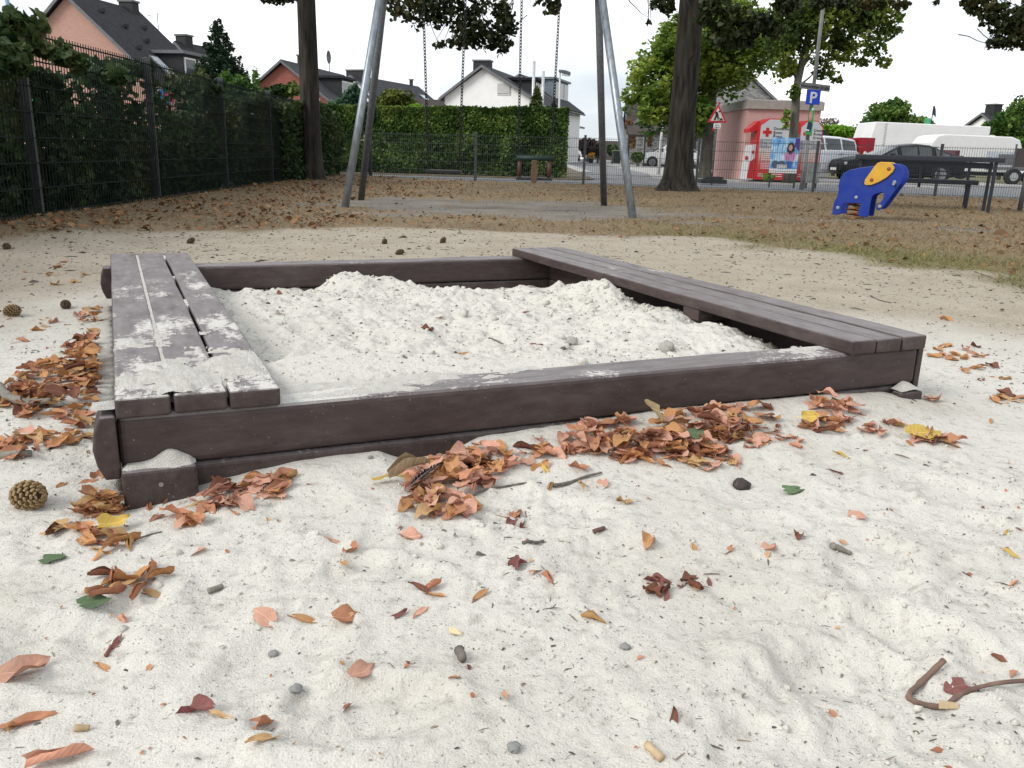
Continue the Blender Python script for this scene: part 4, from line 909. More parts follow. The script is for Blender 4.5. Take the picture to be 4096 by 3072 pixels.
A1 = at(66, -6, 44); h1 = house('salmon_house', 'salmon brick house with dark tiled roof rising over the hedge at the left', A1, -.173, 4.6, 4.6, 5.6, A1.z - 4.1, A1.z - 4.1, M_SALMON, M_ROOF, .25)
window(h1, .2, 1.2, A1.z - 3.9, A1.z - 2.9)
chimney(h1, .0, 5.0, A1.z - .5, A1.z + .42, .8, .6)
dormer(h1, 4.6, A1.z, A1.z - 4.1, 2.6, 5.2, .95, 1.5, M_DARK, M_TRIM, wins=2); skylight(h1, 4.6, A1.z, A1.z - 4.1, 1.4, 2.1, .70, .95)
for i in range(5):
    q = MB(); t_ = (.2, .35, .5, .62, .3)[i]; y_ = (1.4, 2.2, 2.9, 1.3, 4.2)[i]; p = Vector((4.6 * t_, y_, A1.z - 4.1 * t_ + .3)); q.box(p.x - .1, p.x + .1, p.y - .1, p.y + .1, p.z - .1, p.z + .12); q.build('roof_vent', M_DARK, h1, bevel=.02)
q = MB(); q.tube([(.4, 7.0, A1.z - 2), (.4, 7.0, A1.z + .2)], .02, 6)
for k in range(4): q.tube([(-.25 + .02 * k, 7.0, A1.z + .1 - .0 * k), (-.25 + .02 * k, 7.5, A1.z + .1)], .01, 4)
q.tube([(.1, 7.0, A1.z + .15), (1.0, 7.0, A1.z + .15)], .012, 4); q.build('antenna', M_TRIM, h1)
B1 = at(178, 44, 54); h1b = house('back_house', 'dark roofed house half hidden behind the salmon house', B1, -.3, 3, 3, 4, B1.z - 3, B1.z - 3, M_WHITE, M_ROOF, .3); skylight(h1b, 3, B1.z, B1.z - 3, 1.0, 2.5, .3, .6); chimney(h1b, 0, .6, B1.z - .3, B1.z + .5, .7, .7)

A2 = at(282.6, 62, 60); h2 = house('red_brick_house', 'red brick gabled house seen left of the dark trunk', A2, -.17, 3.6, 3.9, 11, A2.z - 2.8, A2.z - 2.9, M_REDB, M_ROOFG, .3)
window(h2, -1.1, .1, A2.z - 3.6, A2.z - 2.3); window(h2, 1.4, 2.6, A2.z - 3.6, A2.z - 2.3)
chimney(h2, .1, 3.3, A2.z - .5, A2.z + .7); dormer(h2, 3.9, A2.z, A2.z - 2.9, 2.8, 5.2, .78, 1.5, M_DARK, M_ROOFG, wins=1); skylight(h2, 3.9, A2.z, A2.z - 2.9, 8.0, 9.2, .55, .85)
q = MB(); q.tube([(.3, 7.5, A2.z), (.3, 7.5, A2.z + .9)], .03, 6); q.build('dish_pole', M_TRIM, h2)
q = MB()
for r in range(3):
    for k in range(12):
        a = k * math.pi / 6; rr = (.02, .3, .45)[r]; q.v.append((.3 + .1 * (r / 2) ** 2 - .12, 7.5 + rr * math.cos(a), A2.z + 1.1 + rr * math.sin(a) * 1.1))
for r in range(2):
    for k in range(12): q.f.append((r * 12 + k, r * 12 + (k + 1) % 12, (r + 1) * 12 + (k + 1) % 12, (r + 1) * 12 + k))
q.build('satellite_dish', M_TRIM, h2, smooth=True)
A2b = at(352, 76.5, 74); h2b = house('slate_roof_house', 'long slate roofed house behind the rounded bush', A2b, -.35, 4, 4.6, 12, A2b.z - 3.0, A2b.z - 3.3, M_WHITE, M_ROOFG, .3)
chimney(h2b, 0, .8, A2b.z - .5, A2b.z + .5, 1.6, .8); chimney(h2b, 0, 10.8, A2b.z - .4, A2b.z + .6, .25, .25); skylight(h2b, 4.6, A2b.z, A2b.z - 3.3, 9.6, 10.6, .3, .62)
A2c = at(432, 101.5, 66); h2c = house('low_roof_house', 'low tiled outbuilding left of the white house', A2c, -1.45, 2.0, 2.0, 9, A2c.z - 1.0, A2c.z - 1.0, M_WHITE, M_ROOFB, .3); h2c.location.x -= 3

A3 = at(482.8, 67, 60); eL, eR = at(441, 96, 60).z, at(548, 107, 61).z
h3 = house('white_house', 'white gabled house with dark roof and big chimney behind the hedge', A3, -.24, at(484, 96, 60).x - at(444.5, 96, 60).x, at(545, 106, 60).x - at(483, 106, 60).x, 9.5, eL, eR, M_WHITE, M_ROOF, .3)
wr3 = at(545, 106, 60).x - at(483, 106, 60).x
w_ = window(h3, 1.05, 1.95, at(490, 95, 60).z, at(490, 83.5, 60).z)
q = MB(); q.box(1.07, 1.93, -.09, -.07, at(490, 93.6, 60).z, at(490, 83.6, 60).z); q.build('shutter', mat('shutter', (.55, .55, .54), rough=.6, stretch=(1, 1, 30), scale=3), w_)
window(h3, 1.05, 1.95, at(490, 118, 60).z, at(490, 109, 60).z)
chimney(h3, -.35, 1.2, A3.z - 1.0, A3.z + .45, 1.15, .8)
for xx, zt_ in ((3.6, at(508, 62, 60).z), (4.25, at(513, 72, 60).z)):
    q = MB(); q.tube([(xx, -.25, .2), (xx, -.25, zt_)], .10, 10); q.build('flue', mat('flue_steel', (.55, .56, .57), rough=.4, metal=.3), h3, smooth=True)
dormer(h3, wr3, A3.z, eR, 2.4, 4.6, .74, 1.15, M_DARK, M_ROOF, wins=2)
A3b = at(520, 76, 70); h3b = house('zinc_dormer_house', 'house with a blue-grey zinc dormer behind the white house', A3b, -.3, 4.2, 3.6, 6, A3b.z - 2.6, A3b.z - 2.4, M_WHITE, M_ROOF, .3)
dormer(h3b, 3.6, A3b.z, A3b.z - 2.4, .6, 5.4, .72, 1.55, M_ZINC, M_ZINC, wins=3)
# stone house on the right
A4 = at(724, 52, 60); sl4 = .83
h4 = house('stone_house', 'grey stone house behind the maple and the brick kiosk', A4, -.1, 5.4, 5.5, 9, A4.z - 4.5, A4.z - 4.55, M_STONE, M_ROOFB, .3)
window(h4, at(701, 120, 60).x - A4.x, at(707, 120, 60).x - A4.x, at(708, 121.5, 60).z, at(708, 114.5, 60).z)
wx0, wx1 = at(650, 140, 57).x - A4.x, at(716, 140, 57).x - A4.x
q = MB(); q.box(wx0, wx1, -2.2, .0, -.1, 2.35); q.build('front_wing_wall', M_STONE, h4)
q = MB(); q.prism([(-2.6, 2.15), (.1, 3.0), (.1, 3.16), (-2.65, 2.3)], wx0 - .2, wx1 + .2, 'x'); q.build('wing_roof', M_ROOFB, h4)
q = MB(); q.box(at(694, 150, 57.5).x - A4.x, at(700, 150, 57.5).x - A4.x, -2.26, -2.203, .1, 2.0); q.build('door', M_DARK, h4)
A4b = at(629, 100, 66); h4b = house('steep_roof_house', 'brown tiled steep roof left of the maple', A4b, -math.pi / 2 - .06, 2.6, 2.4, 6, A4b.z - 2.4, A4b.z - 2.3, M_STONE, M_ROOFB, .2)
px_, pz = at(637, 128, 56), at(637, 137, 56).z
po = empty('porch', (px_.x, 56, 0), 0, 'small tiled porch roof on posts left of the stone house', 'porch')
q = MB(); q.prism([(-.6, pz), (.8, pz + .65), (.8, pz + .78), (-.6, pz + .14)], -.6, .6, 'x'); q.build('roof', M_ROOFB, po)
for xx in (-.52, .52):
    q = MB(); q.box(xx - .05, xx + .04, -.42, -.34, -.05, pz); q.build('post', M_DARK, po)
for (px, py, Y, W_, lab) in ((580, 141, 130, 5, 'far brown roofed house at the end of the side street'), (612, 148, 140, 9, 'small far roof above the copper trees')):
    a_ = at(px, py, Y); house('far_house', lab, a_, -1.3, W_, W_, 9, a_.z - 3, a_.z - 3, M_WHITE, M_ROOFB, .3, trim=False)
a_ = at(984, 114.5, 75); hr = house('chimney_house', 'dark roof with a chimney at the far right behind the trailer', a_, -1.2, 5, 5, 8, a_.z - 3.2, a_.z - 3.2, M_WHITE, M_ROOF, .3); chimney(hr, 0, 1.0, a_.z - .5, a_.z + .8, .9, .9)
a_ = at(822, 128, 40); gr = empty('garage', (a_.x, 40, 0), -.05, 'low grey garage with a slate edge behind the containers', 'garage')
q = MB(); q.box(-2.2, .5, 0, 5, -.05, at(824, 143, 40).z); q.build('wall', mat('garage_wall', (.28, .29, .31), rough=.8), gr)
zg = at(824, 143, 40).z; q = MB(); q.prism([(-2.4, zg + .002), (.7, zg + .002), (.0, zg + .6), (-1.8, zg + .9)], -.2, 5.2, 'y'); q.build('roof', M_ROOFG, gr)
q = MB(); q.box(-2.3, .6, -.06, -.003, zg - .12, zg - .004); q.build('eaves_board', M_TRIM, gr)

# ================================================================ KIOSK AND CONTAINERS
M_PINK = brickmat('kiosk_brick', (.56, .33, .305), (.50, .285, .26), (.60, .46, .44), 7.2)
kb = at(741.6, 178.4, 28.2); kl = at(712.7, 177.6, 31.9); kt = at(747.0, 108, 28.2).z
kd = Vector((kl.x - kb.x, kl.y - kb.y, 0)); kz = math.atan2(kd.y, kd.x)
ks = empty('brick_kiosk', (kb.x, kb.y, 0), kz - math.pi / 2 - .0, 'flat roofed red brick substation building behind the clothing containers', 'building')
Lk = kd.length
q = MB(); q.box(0, 2.36, 0, Lk, -.05, kt - .02); q.build('wall', M_PINK, ks)
q = MB(); q.box(-.06, 2.42, -.08, Lk + .08, kt - .018, kt + .24); q.build('roof_fascia', mat('fascia', (.36, .33, .30), (.30, .275, .25), rough=.7), ks)
q = MB(); q.box(-.02, 2.38, -.04, Lk + .04, kt + .243, kt + .27); q.build('roof_edge', mat('fascia_top', (.55, .53, .5), rough=.7), ks)

M_CONT = None
def grad_mat():
    m, n, l, b = nodes_of('container_print'); b.inputs['Roughness'].default_value = .45
    t = n.new('ShaderNodeTexCoord'); s = n.new('ShaderNodeSeparateXYZ'); l.new(t.outputs['Object'], s.inputs[0])
    r = n.new('ShaderNodeValToRGB'); e = r.color_ramp.elements; e[0].position = .10; e[0].color = (.45, .012, .02, 1); e[1].position = .75; e[1].color = (.50, .51, .52, 1)
    q = e.new(.28); q.color = (.52, .06, .04, 1); q = e.new(.46); q.color = (.50, .33, .28, 1); q = e.new(.55); q.color = (.50, .49, .48, 1)
    d = n.new('ShaderNodeMath'); d.operation = 'DIVIDE'; d.inputs[1].default_value = 1.85; l.new(s.outputs['Z'], d.inputs[0]); l.new(d.outputs[0], r.inputs[0]); l.new(r.outputs[0], b.inputs['Base Color']); return m
M_PRINT = grad_mat(); M_CRED = mat('container_red', (.50, .02, .025), (.45, .018, .022), rough=.4); M_CWHITE = mat('container_white', (.58, .59, .60), (.54, .55, .56), rough=.4)
M_BLACK = mat('print_black', (.02, .02, .022), rough=.6); M_CGREY = mat('print_grey', (.27, .285, .31), rough=.5); M_LINE = mat('print_lines', (.62, .6, .6), rough=.5)
def container(px0, px1, pyb, Y, label):
    a, b = at(px0, pyb, Y), at(px1, pyb, Y); w = b.x - a.x; H = 1.88
    c = empty('clothing_container', (a.x, Y, 0), -.03, label, 'container', 'clothing donation containers')
    front = [(0, .08), (w, .08), (w, H - .2), (w * .72, H), (w * .30, H), (0, H - .2)]
    q = MB(); q.prism(front, 0, 1.0, 'y'); q.build('body', M_CRED, c, bevel=.01)
    fr = [(.035, .1), (w - .035, .1), (w - .035, H - .215), (w * .715, H - .03), (w * .305, H - .03), (.035, H - .215)]
    q = MB(); q.prism(fr, -.012, -.002, 'y'); q.build('front_print', M_PRINT, c)
    q = MB(); q.box(.05, w - .05, -.016, -.0125, H - .86, H - .60); q.build('grey_band', M_CGREY, c)
    q = MB(); x0, z0, u = .17, H - .40, .044
    q.prism([(x0 - u * .9 + k[0] * u, z0 + k[1] * u) for k in ((0, -.9), (1.8, -.9), (1.8, -2.6), (0, -2.6))], -.02, -.0165, 'y') if False else None
    cx, cz, a1, a2 = .24, H - .40, .045, .13
    q.prism([(cx - a1, cz - a2), (cx + a1, cz - a2), (cx + a1, cz - a1), (cx + a2, cz - a1), (cx + a2, cz + a1), (cx + a1, cz + a1), (cx + a1, cz + a2), (cx - a1, cz + a2), (cx - a1, cz + a1), (cx - a2, cz + a1), (cx - a2, cz - a1), (cx - a1, cz - a1)], -.019, -.0125, 'y'); q.build('red_cross', M_CRED, c)
    text_mesh('lettering', 'Deutsches\nRotes\nKreuz', .115, M_BLACK, c, Matrix.Translation((.42, -.0135, H - .33)) @ FACE, bold=.0015)
    text_mesh('lettering', 'Unsere Angebote\nfür Sie!', .105, mat('print_pale', (.62, .63, .65), rough=.5), c, Matrix.Translation((.13, -.0175, H - .70)) @ FACE, bold=.001)
    q = MB(); rng = random.Random(3)
    for i in range(9):
        z = H - .95 - i * .062; q.box(.14, .14 + rng.uniform(.25, .55), -.0145, -.0122, z - .012, z + .012)
    q.build('print_lines', M_LINE, c)
    q = MB()
    for z in (.20, .26): q.box(.08, w - .12, -.0145, -.0122, z - .011, z + .011)
    q.build('footer_lines', M_LINE, c)
    # intake on the left side: hood and chute
    q = MB(); q.prism([(0.02, H - .34), (0.02, H - .06), (-.26, H - .30), (-.26, H - .42)], .15, .9, 'y'); hd = q.build('intake_hood', M_CRED, c)
    q = MB(); q.box(-.02, -.002, .1, .95, .1, H - .36); q.build('side_panel', M_CRED, c)
    q = MB(); q.prism([(-.24, .06), (-.022, .06), (-.022, 1.12), (-.16, 1.10)], .1, .95, 'y'); ch = q.build('chute', M_CWHITE, c, bevel=.01)
    q = MB(); q.prism([(-.215, .12), (-.04, .12), (-.04, .72), (-.17, .60)], .085, .098, 'y'); q.build('chute_print', M_CRED, ch)
    q = MB(); q.box(-.14, -.06, .092, .0985, .86, .92); q.box(-.115, -.085, .092, .0985, .83, .95); q.build('small_cross', M_CRED, ch)
    q = MB(); q.tube([(-.21, .3, .72), (-.27, .3, .72)], .06, 10); q.build('lock', M_CRED, ch, smooth=True)
    q = MB(); q.box(.03, w - .03, .05, .95, .0, .079); q.build('base', M_BLACK, c)
    return c
container(754.5, 785, 178, 26.3, 'left white and red clothing container with its open intake hood')
container(794.5, 817.5, 178, 26.9, 'right white and red clothing container behind the street tree')

# poster board, sign post, warning sign
pb = at(782, 178, 22.6); pw = at(796, 150, 22.6).x - at(768.5, 150, 22.6).x; z0, z1 = at(782, 173, 22.6).z, at(782, 137.5, 22.6).z
pbo = empty('poster_board', (at(768.5, 175, 22.6).x, 22.6, 0), -.04, 'framed blue poster of a cyclist on two thin posts', 'poster')
for xx in (.05, pw - .02):
    q = MB(); q.tube([(xx, .03, -.05), (xx, .03, z1 + .1)], .02, 8); q.build('post', M_GALV_D, pbo, smooth=True)
def poster_mat():
    m, n, l, b = nodes_of('poster_print'); b.inputs['Roughness'].default_value = .35
    t = n.new('ShaderNodeTexCoord'); z = n.new('ShaderNodeTexNoise'); z.inputs['Scale'].default_value = 3.5; z.inputs['Detail'].default_value = 4; l.new(t.outputs['Object'], z.inputs['Vector'])
    r = n.new('ShaderNodeValToRGB'); e = r.color_ramp.elements; e[0].position = .38; e[0].color = (.06, .22, .55, 1); e[1].position = .62; e[1].color = (.62, .75, .85, 1); q = e.new(.5); q.color = (.16, .42, .72, 1)
    l.new(z.outputs['Fac'], r.inputs[0]); l.new(r.outputs[0], b.inputs['Base Color']); return m
q = MB(); q.box(0, pw, -.012, .0, z0, z1); pp = q.build('poster', poster_mat(), pbo)
def flat(name, poly, y, m, par, th=.002):
    q = MB(); q.prism(poly, y - th, y, 'y'); return q.build(name, m, par)
def circ(cx, cz, rx, rz, n=14): return [(cx + rx * math.cos(2 * math.pi * k / n), cz + rz * math.sin(2 * math.pi * k / n)) for k in range(n)]
H_ = z1 - z0
flat('printed_panel', [(0, z0), (pw, z0), (pw, z0 + .12 * H_), (0, z0 + .12 * H_)], -.0125, M_FRAME, pp)
flat('printed_hair', circ(pw * .70, z0 + .70 * H_, .10, .15), -.0125, mat('print_hair', (.05, .025, .02)), pp)
flat('printed_face', circ(pw * .69, z0 + .72 * H_, .055, .075), -.015, mat('print_skin', (.6, .38, .3)), pp)
flat('printed_shirt', [(pw * .52, z0 + .36 * H_), (pw * .86, z0 + .34 * H_), (pw * .90, z0 + .55 * H_), (pw * .76, z0 + .62 * H_), (pw * .62, z0 + .62 * H_), (pw * .50, z0 + .54 * H_)], -.0125, mat('print_pink', (.62, .28, .52)), pp)
flat('printed_trousers', [(pw * .60, z0 + .13 * H_), (pw * .80, z0 + .13 * H_), (pw * .82, z0 + .335 * H_), (pw * .58, z0 + .335 * H_)], -.0125, mat('print_jeans', (.07, .16, .5)), pp)
flat('printed_corner', [(pw * .84, z0 + .75 * H_), (pw * .995, z0 + .62 * H_), (pw * .995, z0 + .99 * H_), (pw * .84, z0 + .99 * H_)], -.0125, mat('print_violet', (.12, .05, .28)), pp)
flat('printed_cyclist', [(pw * .2, z0 + .2 * H_), (pw * .3, z0 + .2 * H_), (pw * .36, z0 + .5 * H_), (pw * .38, z0 + .8 * H_), (pw * .28, z0 + .82 * H_), (pw * .2, z0 + .55 * H_)], -.0125, mat('print_pale_blue', (.45, .68, .85)), pp)
for cx in (.2, .42): flat('printed_wheel', circ(pw * cx, z0 + .24 * H_, .1, .1), -.0152, mat('print_tyre', (.10, .14, .22)), pp)
text_mesh('lettering', 'STADTRADELN', .055, M_FRAME, pp, Matrix.Translation((pw * .2, -.0135, z0 + .92 * H_)) @ FACE)
flat('printed_text_block', [(pw * .26, z0 + .14 * H_), (pw * .62, z0 + .14 * H_), (pw * .62, z0 + .24 * H_), (pw * .26, z0 + .24 * H_)], -.0165, M_LINE, pp)

sg = at(802.3, 183.5, 21.8)
sgo = empty('sign_post', (sg.x, 21.8, 0), 0, 'grey steel sign post with street name, parking sign and election poster', 'sign post')
ztop = at(822, 8, 21.8).z
q = MB(); q.tube([(0, 0, -.05), (0, 0, at(806, 140, 21.8).z)], .062, 12); q.tube([(0, 0, at(806, 140, 21.8).z), (0, 0, ztop + 1.0)], .045, 12); q.build('pole', mat('pole_grey', (.24, .25, .24), (.19, .2, .195), rough=.55, metal=.2), sgo, smooth=True)
def P2(px, py): v = at(px, py, 21.75); return v.x - sg.x, v.z
(xa, za), (xb, zb2) = P2(800.0, 85.2), P2(829.5, 88.8); dx_ = math.atan2(zb2 - za, xb - xa)
Ls = math.hypot(xb - xa, zb2 - za)
M_s = Matrix.Translation(((xa + xb) / 2, -.075, (za + zb2) / 2)) @ Matrix.Rotation(-dx_, 4, 'Y')
q = MB(); q.box(-Ls / 2, Ls / 2, -.012, .012, -.075, .075, M_s); sp1 = q.build('street_name_plate', mat('plate_grey', (.20, .20, .21), rough=.5), sgo)
text_mesh('lettering', 'Houverather Straße', .1, M_BLACK, sp1, M_s @ Matrix.Translation((0, -.0135, -.035)) @ FACE, 'CENTER', sx=.86, bold=.002)
(xa, za), (xb, zb2) = P2(806, 103.9), P2(819.5, 90.6)
xc, zc_ = (xa + xb) / 2, (za + zb2) / 2; hs = .175
q = MB(); q.box(xc - hs, xc + hs, -.09, -.075, zc_ - hs, zc_ + hs); ps = q.build('parking_sign', mat('sign_blue', (.01, .06, .55), (.01, .055, .5), rough=.3), sgo, bevel=.01)
text_mesh('lettering', 'P', .36, mat('sign_white', (.75, .76, .78), rough=.35), ps, Matrix.Translation((xc + .0, -.092, zc_ - .13)) @ FACE, 'CENTER', bold=.008)
(xa, za), (xb, zb2) = P2(804.5, 134.5), P2(814.3, 107.4)
ep = MB(); ep.prism([(xa, za), (xa + .17, za - .01), (xb, zb2), (xa + .09, zb2)], -.085, -.07, 'y'); e_ = ep.build('election_poster', mat('poster_green', (.05, .40, .09), (.04, .34, .08), rough=.4), sgo)
hh_ = zb2 - za
flat('printed_face', circ(xa + .085, za + hh_ * .68, .045, .12), -.0865, mat('print_skin', (.6, .38, .3)), e_)
flat('printed_suit', [(xa + .02, za + .1 * hh_), (xa + .12, za + .09 * hh_), (xa + .16, za + .38 * hh_), (xa + .1, za + .48 * hh_), (xa + .05, za + .45 * hh_)], -.0865, mat('print_navy', (.03, .05, .12)), e_)
flat('printed_stripe', [(xa + .005, za + .14 * hh_), (xa + .09, za + .12 * hh_), (xa + .09, za + .18 * hh_), (xa + .008, za + .2 * hh_)], -.089, M_FRAME, e_)
flat('printed_stripe', [(xa + .095, zb2 - .12 * hh_), (xb - .01, zb2 - .1 * hh_), (xb - .005, zb2 - .03 * hh_), (xa + .1, zb2 - .03 * hh_)], -.0865, M_FRAME, e_)
# grey distribution cabinet
c_ = at(814, 183, 22.4); cb = empty('utility_cabinet', (c_.x, 22.6, 0), -.05, 'small grey utility cabinet at the foot of the sign post', 'cabinet')
q = MB(); q.box(-.13, .18, 0, .25, .12, .63); q.build('box', mat('cabinet_grey', (.26, .27, .26), rough=.6), cb, bevel=.01)
for xx in (-.1, .15):
    q = MB(); q.box(xx - .02, xx + .02, .1, .14, -.05, .119); q.build('leg', M_POST, cb)
# roadworks sign
tg = at(712.5, 177, 23.5); tgo = empty('roadworks_sign', (tg.x, 23.5, 0), 0, 'triangular red bordered roadworks warning sign on a thin post', 'sign')
def P3(px, py): v = at(px, py, 23.5); return v.x - tg.x, v.z
q = MB(); a_, b_ = P3(712.3, 177), P3(719, 103); q.tube([(a_[0], 0, -.02), (b_[0], 0, b_[1])], .02, 8); q.build('post', M_GALV_D, tgo, smooth=True)
v3 = [P3(707, 122.6), P3(726.6, 122.8), P3(718.2, 104)]
def inset(tri, k, dy=0): cx = sum(p[0] for p in tri) / 3; cz = sum(p[1] for p in tri) / 3; return [(cx + (p[0] - cx) * k, cz + (p[1] - cz) * k) for p in tri]
q = MB(); q.prism(v3, -.045, -.03, 'y'); pl = q.build('plate', mat('sign_red', (.50, .02, .05), rough=.35), tgo, bevel=.008)
flat('white_field', inset(v3, .70), -.046, mat('sign_cream', (.66, .64, .56), rough=.4), pl)
cx, cz = sum(p[0] for p in v3) / 3, sum(p[1] for p in v3) / 3
flat('figure', [(cx - .10, cz - .10), (cx - .05, cz - .10), (cx - .02, cz + .0), (cx + .01, cz - .10), (cx + .03, cz - .10), (cx + .02, cz + .03), (cx - .0, cz + .1), (cx - .04, cz + .13), (cx - .08, cz + .1), (cx - .06, cz + .03)], -.049, M_BLACK, pl)
flat('figure_head', circ(cx + .035, cz + .125, .024, .024), -.049, M_BLACK, pl)
flat('shovel', [(cx - .02, cz + .03), (cx + .07, cz - .05), (cx + .06, cz - .065), (cx - .03, cz + .01)], -.0515, M_BLACK, pl)
flat('heap', [(cx + .04, cz - .1), (cx + .16, cz - .1), (cx + .11, cz - .03)], -.049, M_BLACK, pl)
a_, b_ = P3(713, 128.5), P3(720.5, 123.6); q = MB(); q.box(a_[0], b_[0], -.04, -.03, a_[1], b_[1]); tp = q.build('text_plate', M_FRAME, tgo)
text_mesh('lettering', 'Achtung\nFräskante', .058, M_BLACK, tp, Matrix.Translation(((a_[0] + b_[0]) / 2, -.0415, b_[1] - .06)) @ FACE, 'CENTER', sx=.62)
for zz in (P3(719, 104.5)[1] + .03, P3(716, 129.5)[1]):
    q = MB(); q.tube([(P3(716, 118)[0] + (.05 if zz > 1.6 else -.05), -.05, zz), (P3(716, 118)[0] + (.05 if zz > 1.6 else -.05), -.02, zz)], .03, 10); q.build('clamp', M_CRED, tgo)
q = MB(); q.box(-.35, .35, -.25, .25, .021, .13); q.build('foot_plate', M_DARK, tgo, bevel=.01)
q = MB(); q.box(-.22, .25, -.18, .18, .131, .2); q.build('foot_plate', M_DARK, tgo, bevel=.01)

# lamp posts and masts
def lamp(name, label, foot, top, Y, r, head=None, m=None):
    f, t_ = at(*foot, Y), at(*top, Y); o = empty(name, (f.x, Y, 0), 0, label, 'lamp post'); m = m or mat('lamp_grey', (.50, .51, .50), (.44, .45, .44), rough=.5)
    q = MB(); q.tube([(0, 0, -.05), (0, 0, 1.2), (t_.x - f.x, 0, t_.z)], [r * 1.25, r, r * .75], 10); q.build('pole', m, o, smooth=True)
    if head:
        p = Vector((t_.x - f.x, 0, t_.z)); w = head
        q = MB(); q.prism([(p.x - .06, p.z - .02), (p.x + w, p.z - .16), (p.x + w, p.z - .02), (p.x + w * .5, p.z + .06), (p.x - .06, p.z + .08)], -.13, .13, 'y'); hd = q.build('lamp_head', mat('lamp_head', (.12, .13, .16), rough=.4), o, bevel=.02)
        q = MB(); q.prism([(p.x + .1, p.z - .07), (p.x + w - .03, p.z - .17), (p.x + w - .03, p.z - .21), (p.x + .1, p.z - .17)], -.1, .1, 'y'); q.build('lamp_glass', mat('lamp_glass', (.5, .55, .62), rough=.2), hd)
    return o
lamp('street_lamp', 'street lamp with a flat head right of the white house', (558, 152, ), (560, 71.5), 42, .055, .5)
lamp('white_mast', 'slim white leaning pole left of the thick lime trunk', (658.8, 170), (666, 93), 33, .05, None, mat('mast_white', (.62, .62, .6), rough=.5))
lamp('street_lamp', 'far slim lamp post above the white parked car', (577, 158), (578, 127), 90, .06, .7)
f_ = at(15, 20, 30); o = empty('blue_mast', (f_.x, 30, 0), 0, 'thin pale blue mast at the upper left corner', 'mast'); q = MB(); q.tube([(0, 0, 0), (-.2, 0, at(15, -12, 30).z)], .07, 8); q.build('pole', mat('mast_blue', (.25, .36, .48), rough=.5), o, smooth=True)
f_ = at(932, 122, 58); o = empty('flag_pole', (f_.x, 58, 0), 0, 'thin flag pole with a dark pennant above the trailer', 'flag')
q = MB(); q.tube([(0, 0, 0), (-.05, 0, at(930, 106, 58).z)], .03, 6); q.build('pole', M_DARK, o)
zf_ = at(931, 109, 58).z; q = MB(); q.prism([(-.03, zf_ + .2), (.02, zf_ + .2), (.12, zf_ - .05), (.2, zf_ - .5), (.0, zf_ - .35)], -.02, .02, 'y'); q.build('pennant', mat('pennant', (.05, .04, .10)), o)
zf_ = at(931, 123, 58).z; q = MB(); q.box(-.5, -.1, -.02, .02, zf_ - .3, zf_ + .3); q.build('green_panel', mat('flag_green', (.10, .45, .22)), o)
# refuse bin in the side street
b_ = at(616, 164.5, 70); o = empty('refuse_bin', (b_.x, 70, 0), .1, 'dark grey wheeled refuse bin in the side street', 'bin')
q = MB(); v = [(-.27, -.3, .06), (.27, -.3, .06), (.27, .3, .06), (-.27, .3, .06), (-.33, -.38, .98), (.33, -.38, .98), (.33, .38, .98), (-.33, .38, .98)]; q.add(v, [(0, 3, 2, 1), (4, 5, 6, 7), (0, 1, 5, 4), (1, 2, 6, 5), (2, 3, 7, 6), (3, 0, 4, 7)]); q.build('body', mat('bin_grey', (.05, .055, .055), rough=.5), o, bevel=.03)
q = MB(); q.prism([(-.42, .985), (.4, .985), (.36, 1.06), (-.36, 1.08)], -.36, .36, 'x'); q.build('lid', mat('bin_lid', (.16, .22, .12), rough=.5), o, bevel=.02)
for xx in (-.25, .25):
    q = MB(); q.tube([(xx - .03, .3, .1), (xx + .03, .3, .1)], .1, 12); q.build('wheel', M_RB, o)
f_ = at(591, 161.5, 72); o = empty('flower_pot', (f_.x, 72, 0), 0, 'pot of orange flowers beside the side street', 'flowers')
q = MB(); q.tube([(0, 0, -.02), (0, 0, .35)], [.18, .24], 10); q.build('pot', M_DARK, o)
foliage('flowers', [(0, 0, .6, .36, .3, .24)], 160, .13, leafmat('orange_flowers', [(.5, .2, .01), (.75, .38, .02)], .2), o, 91, LEAF7)

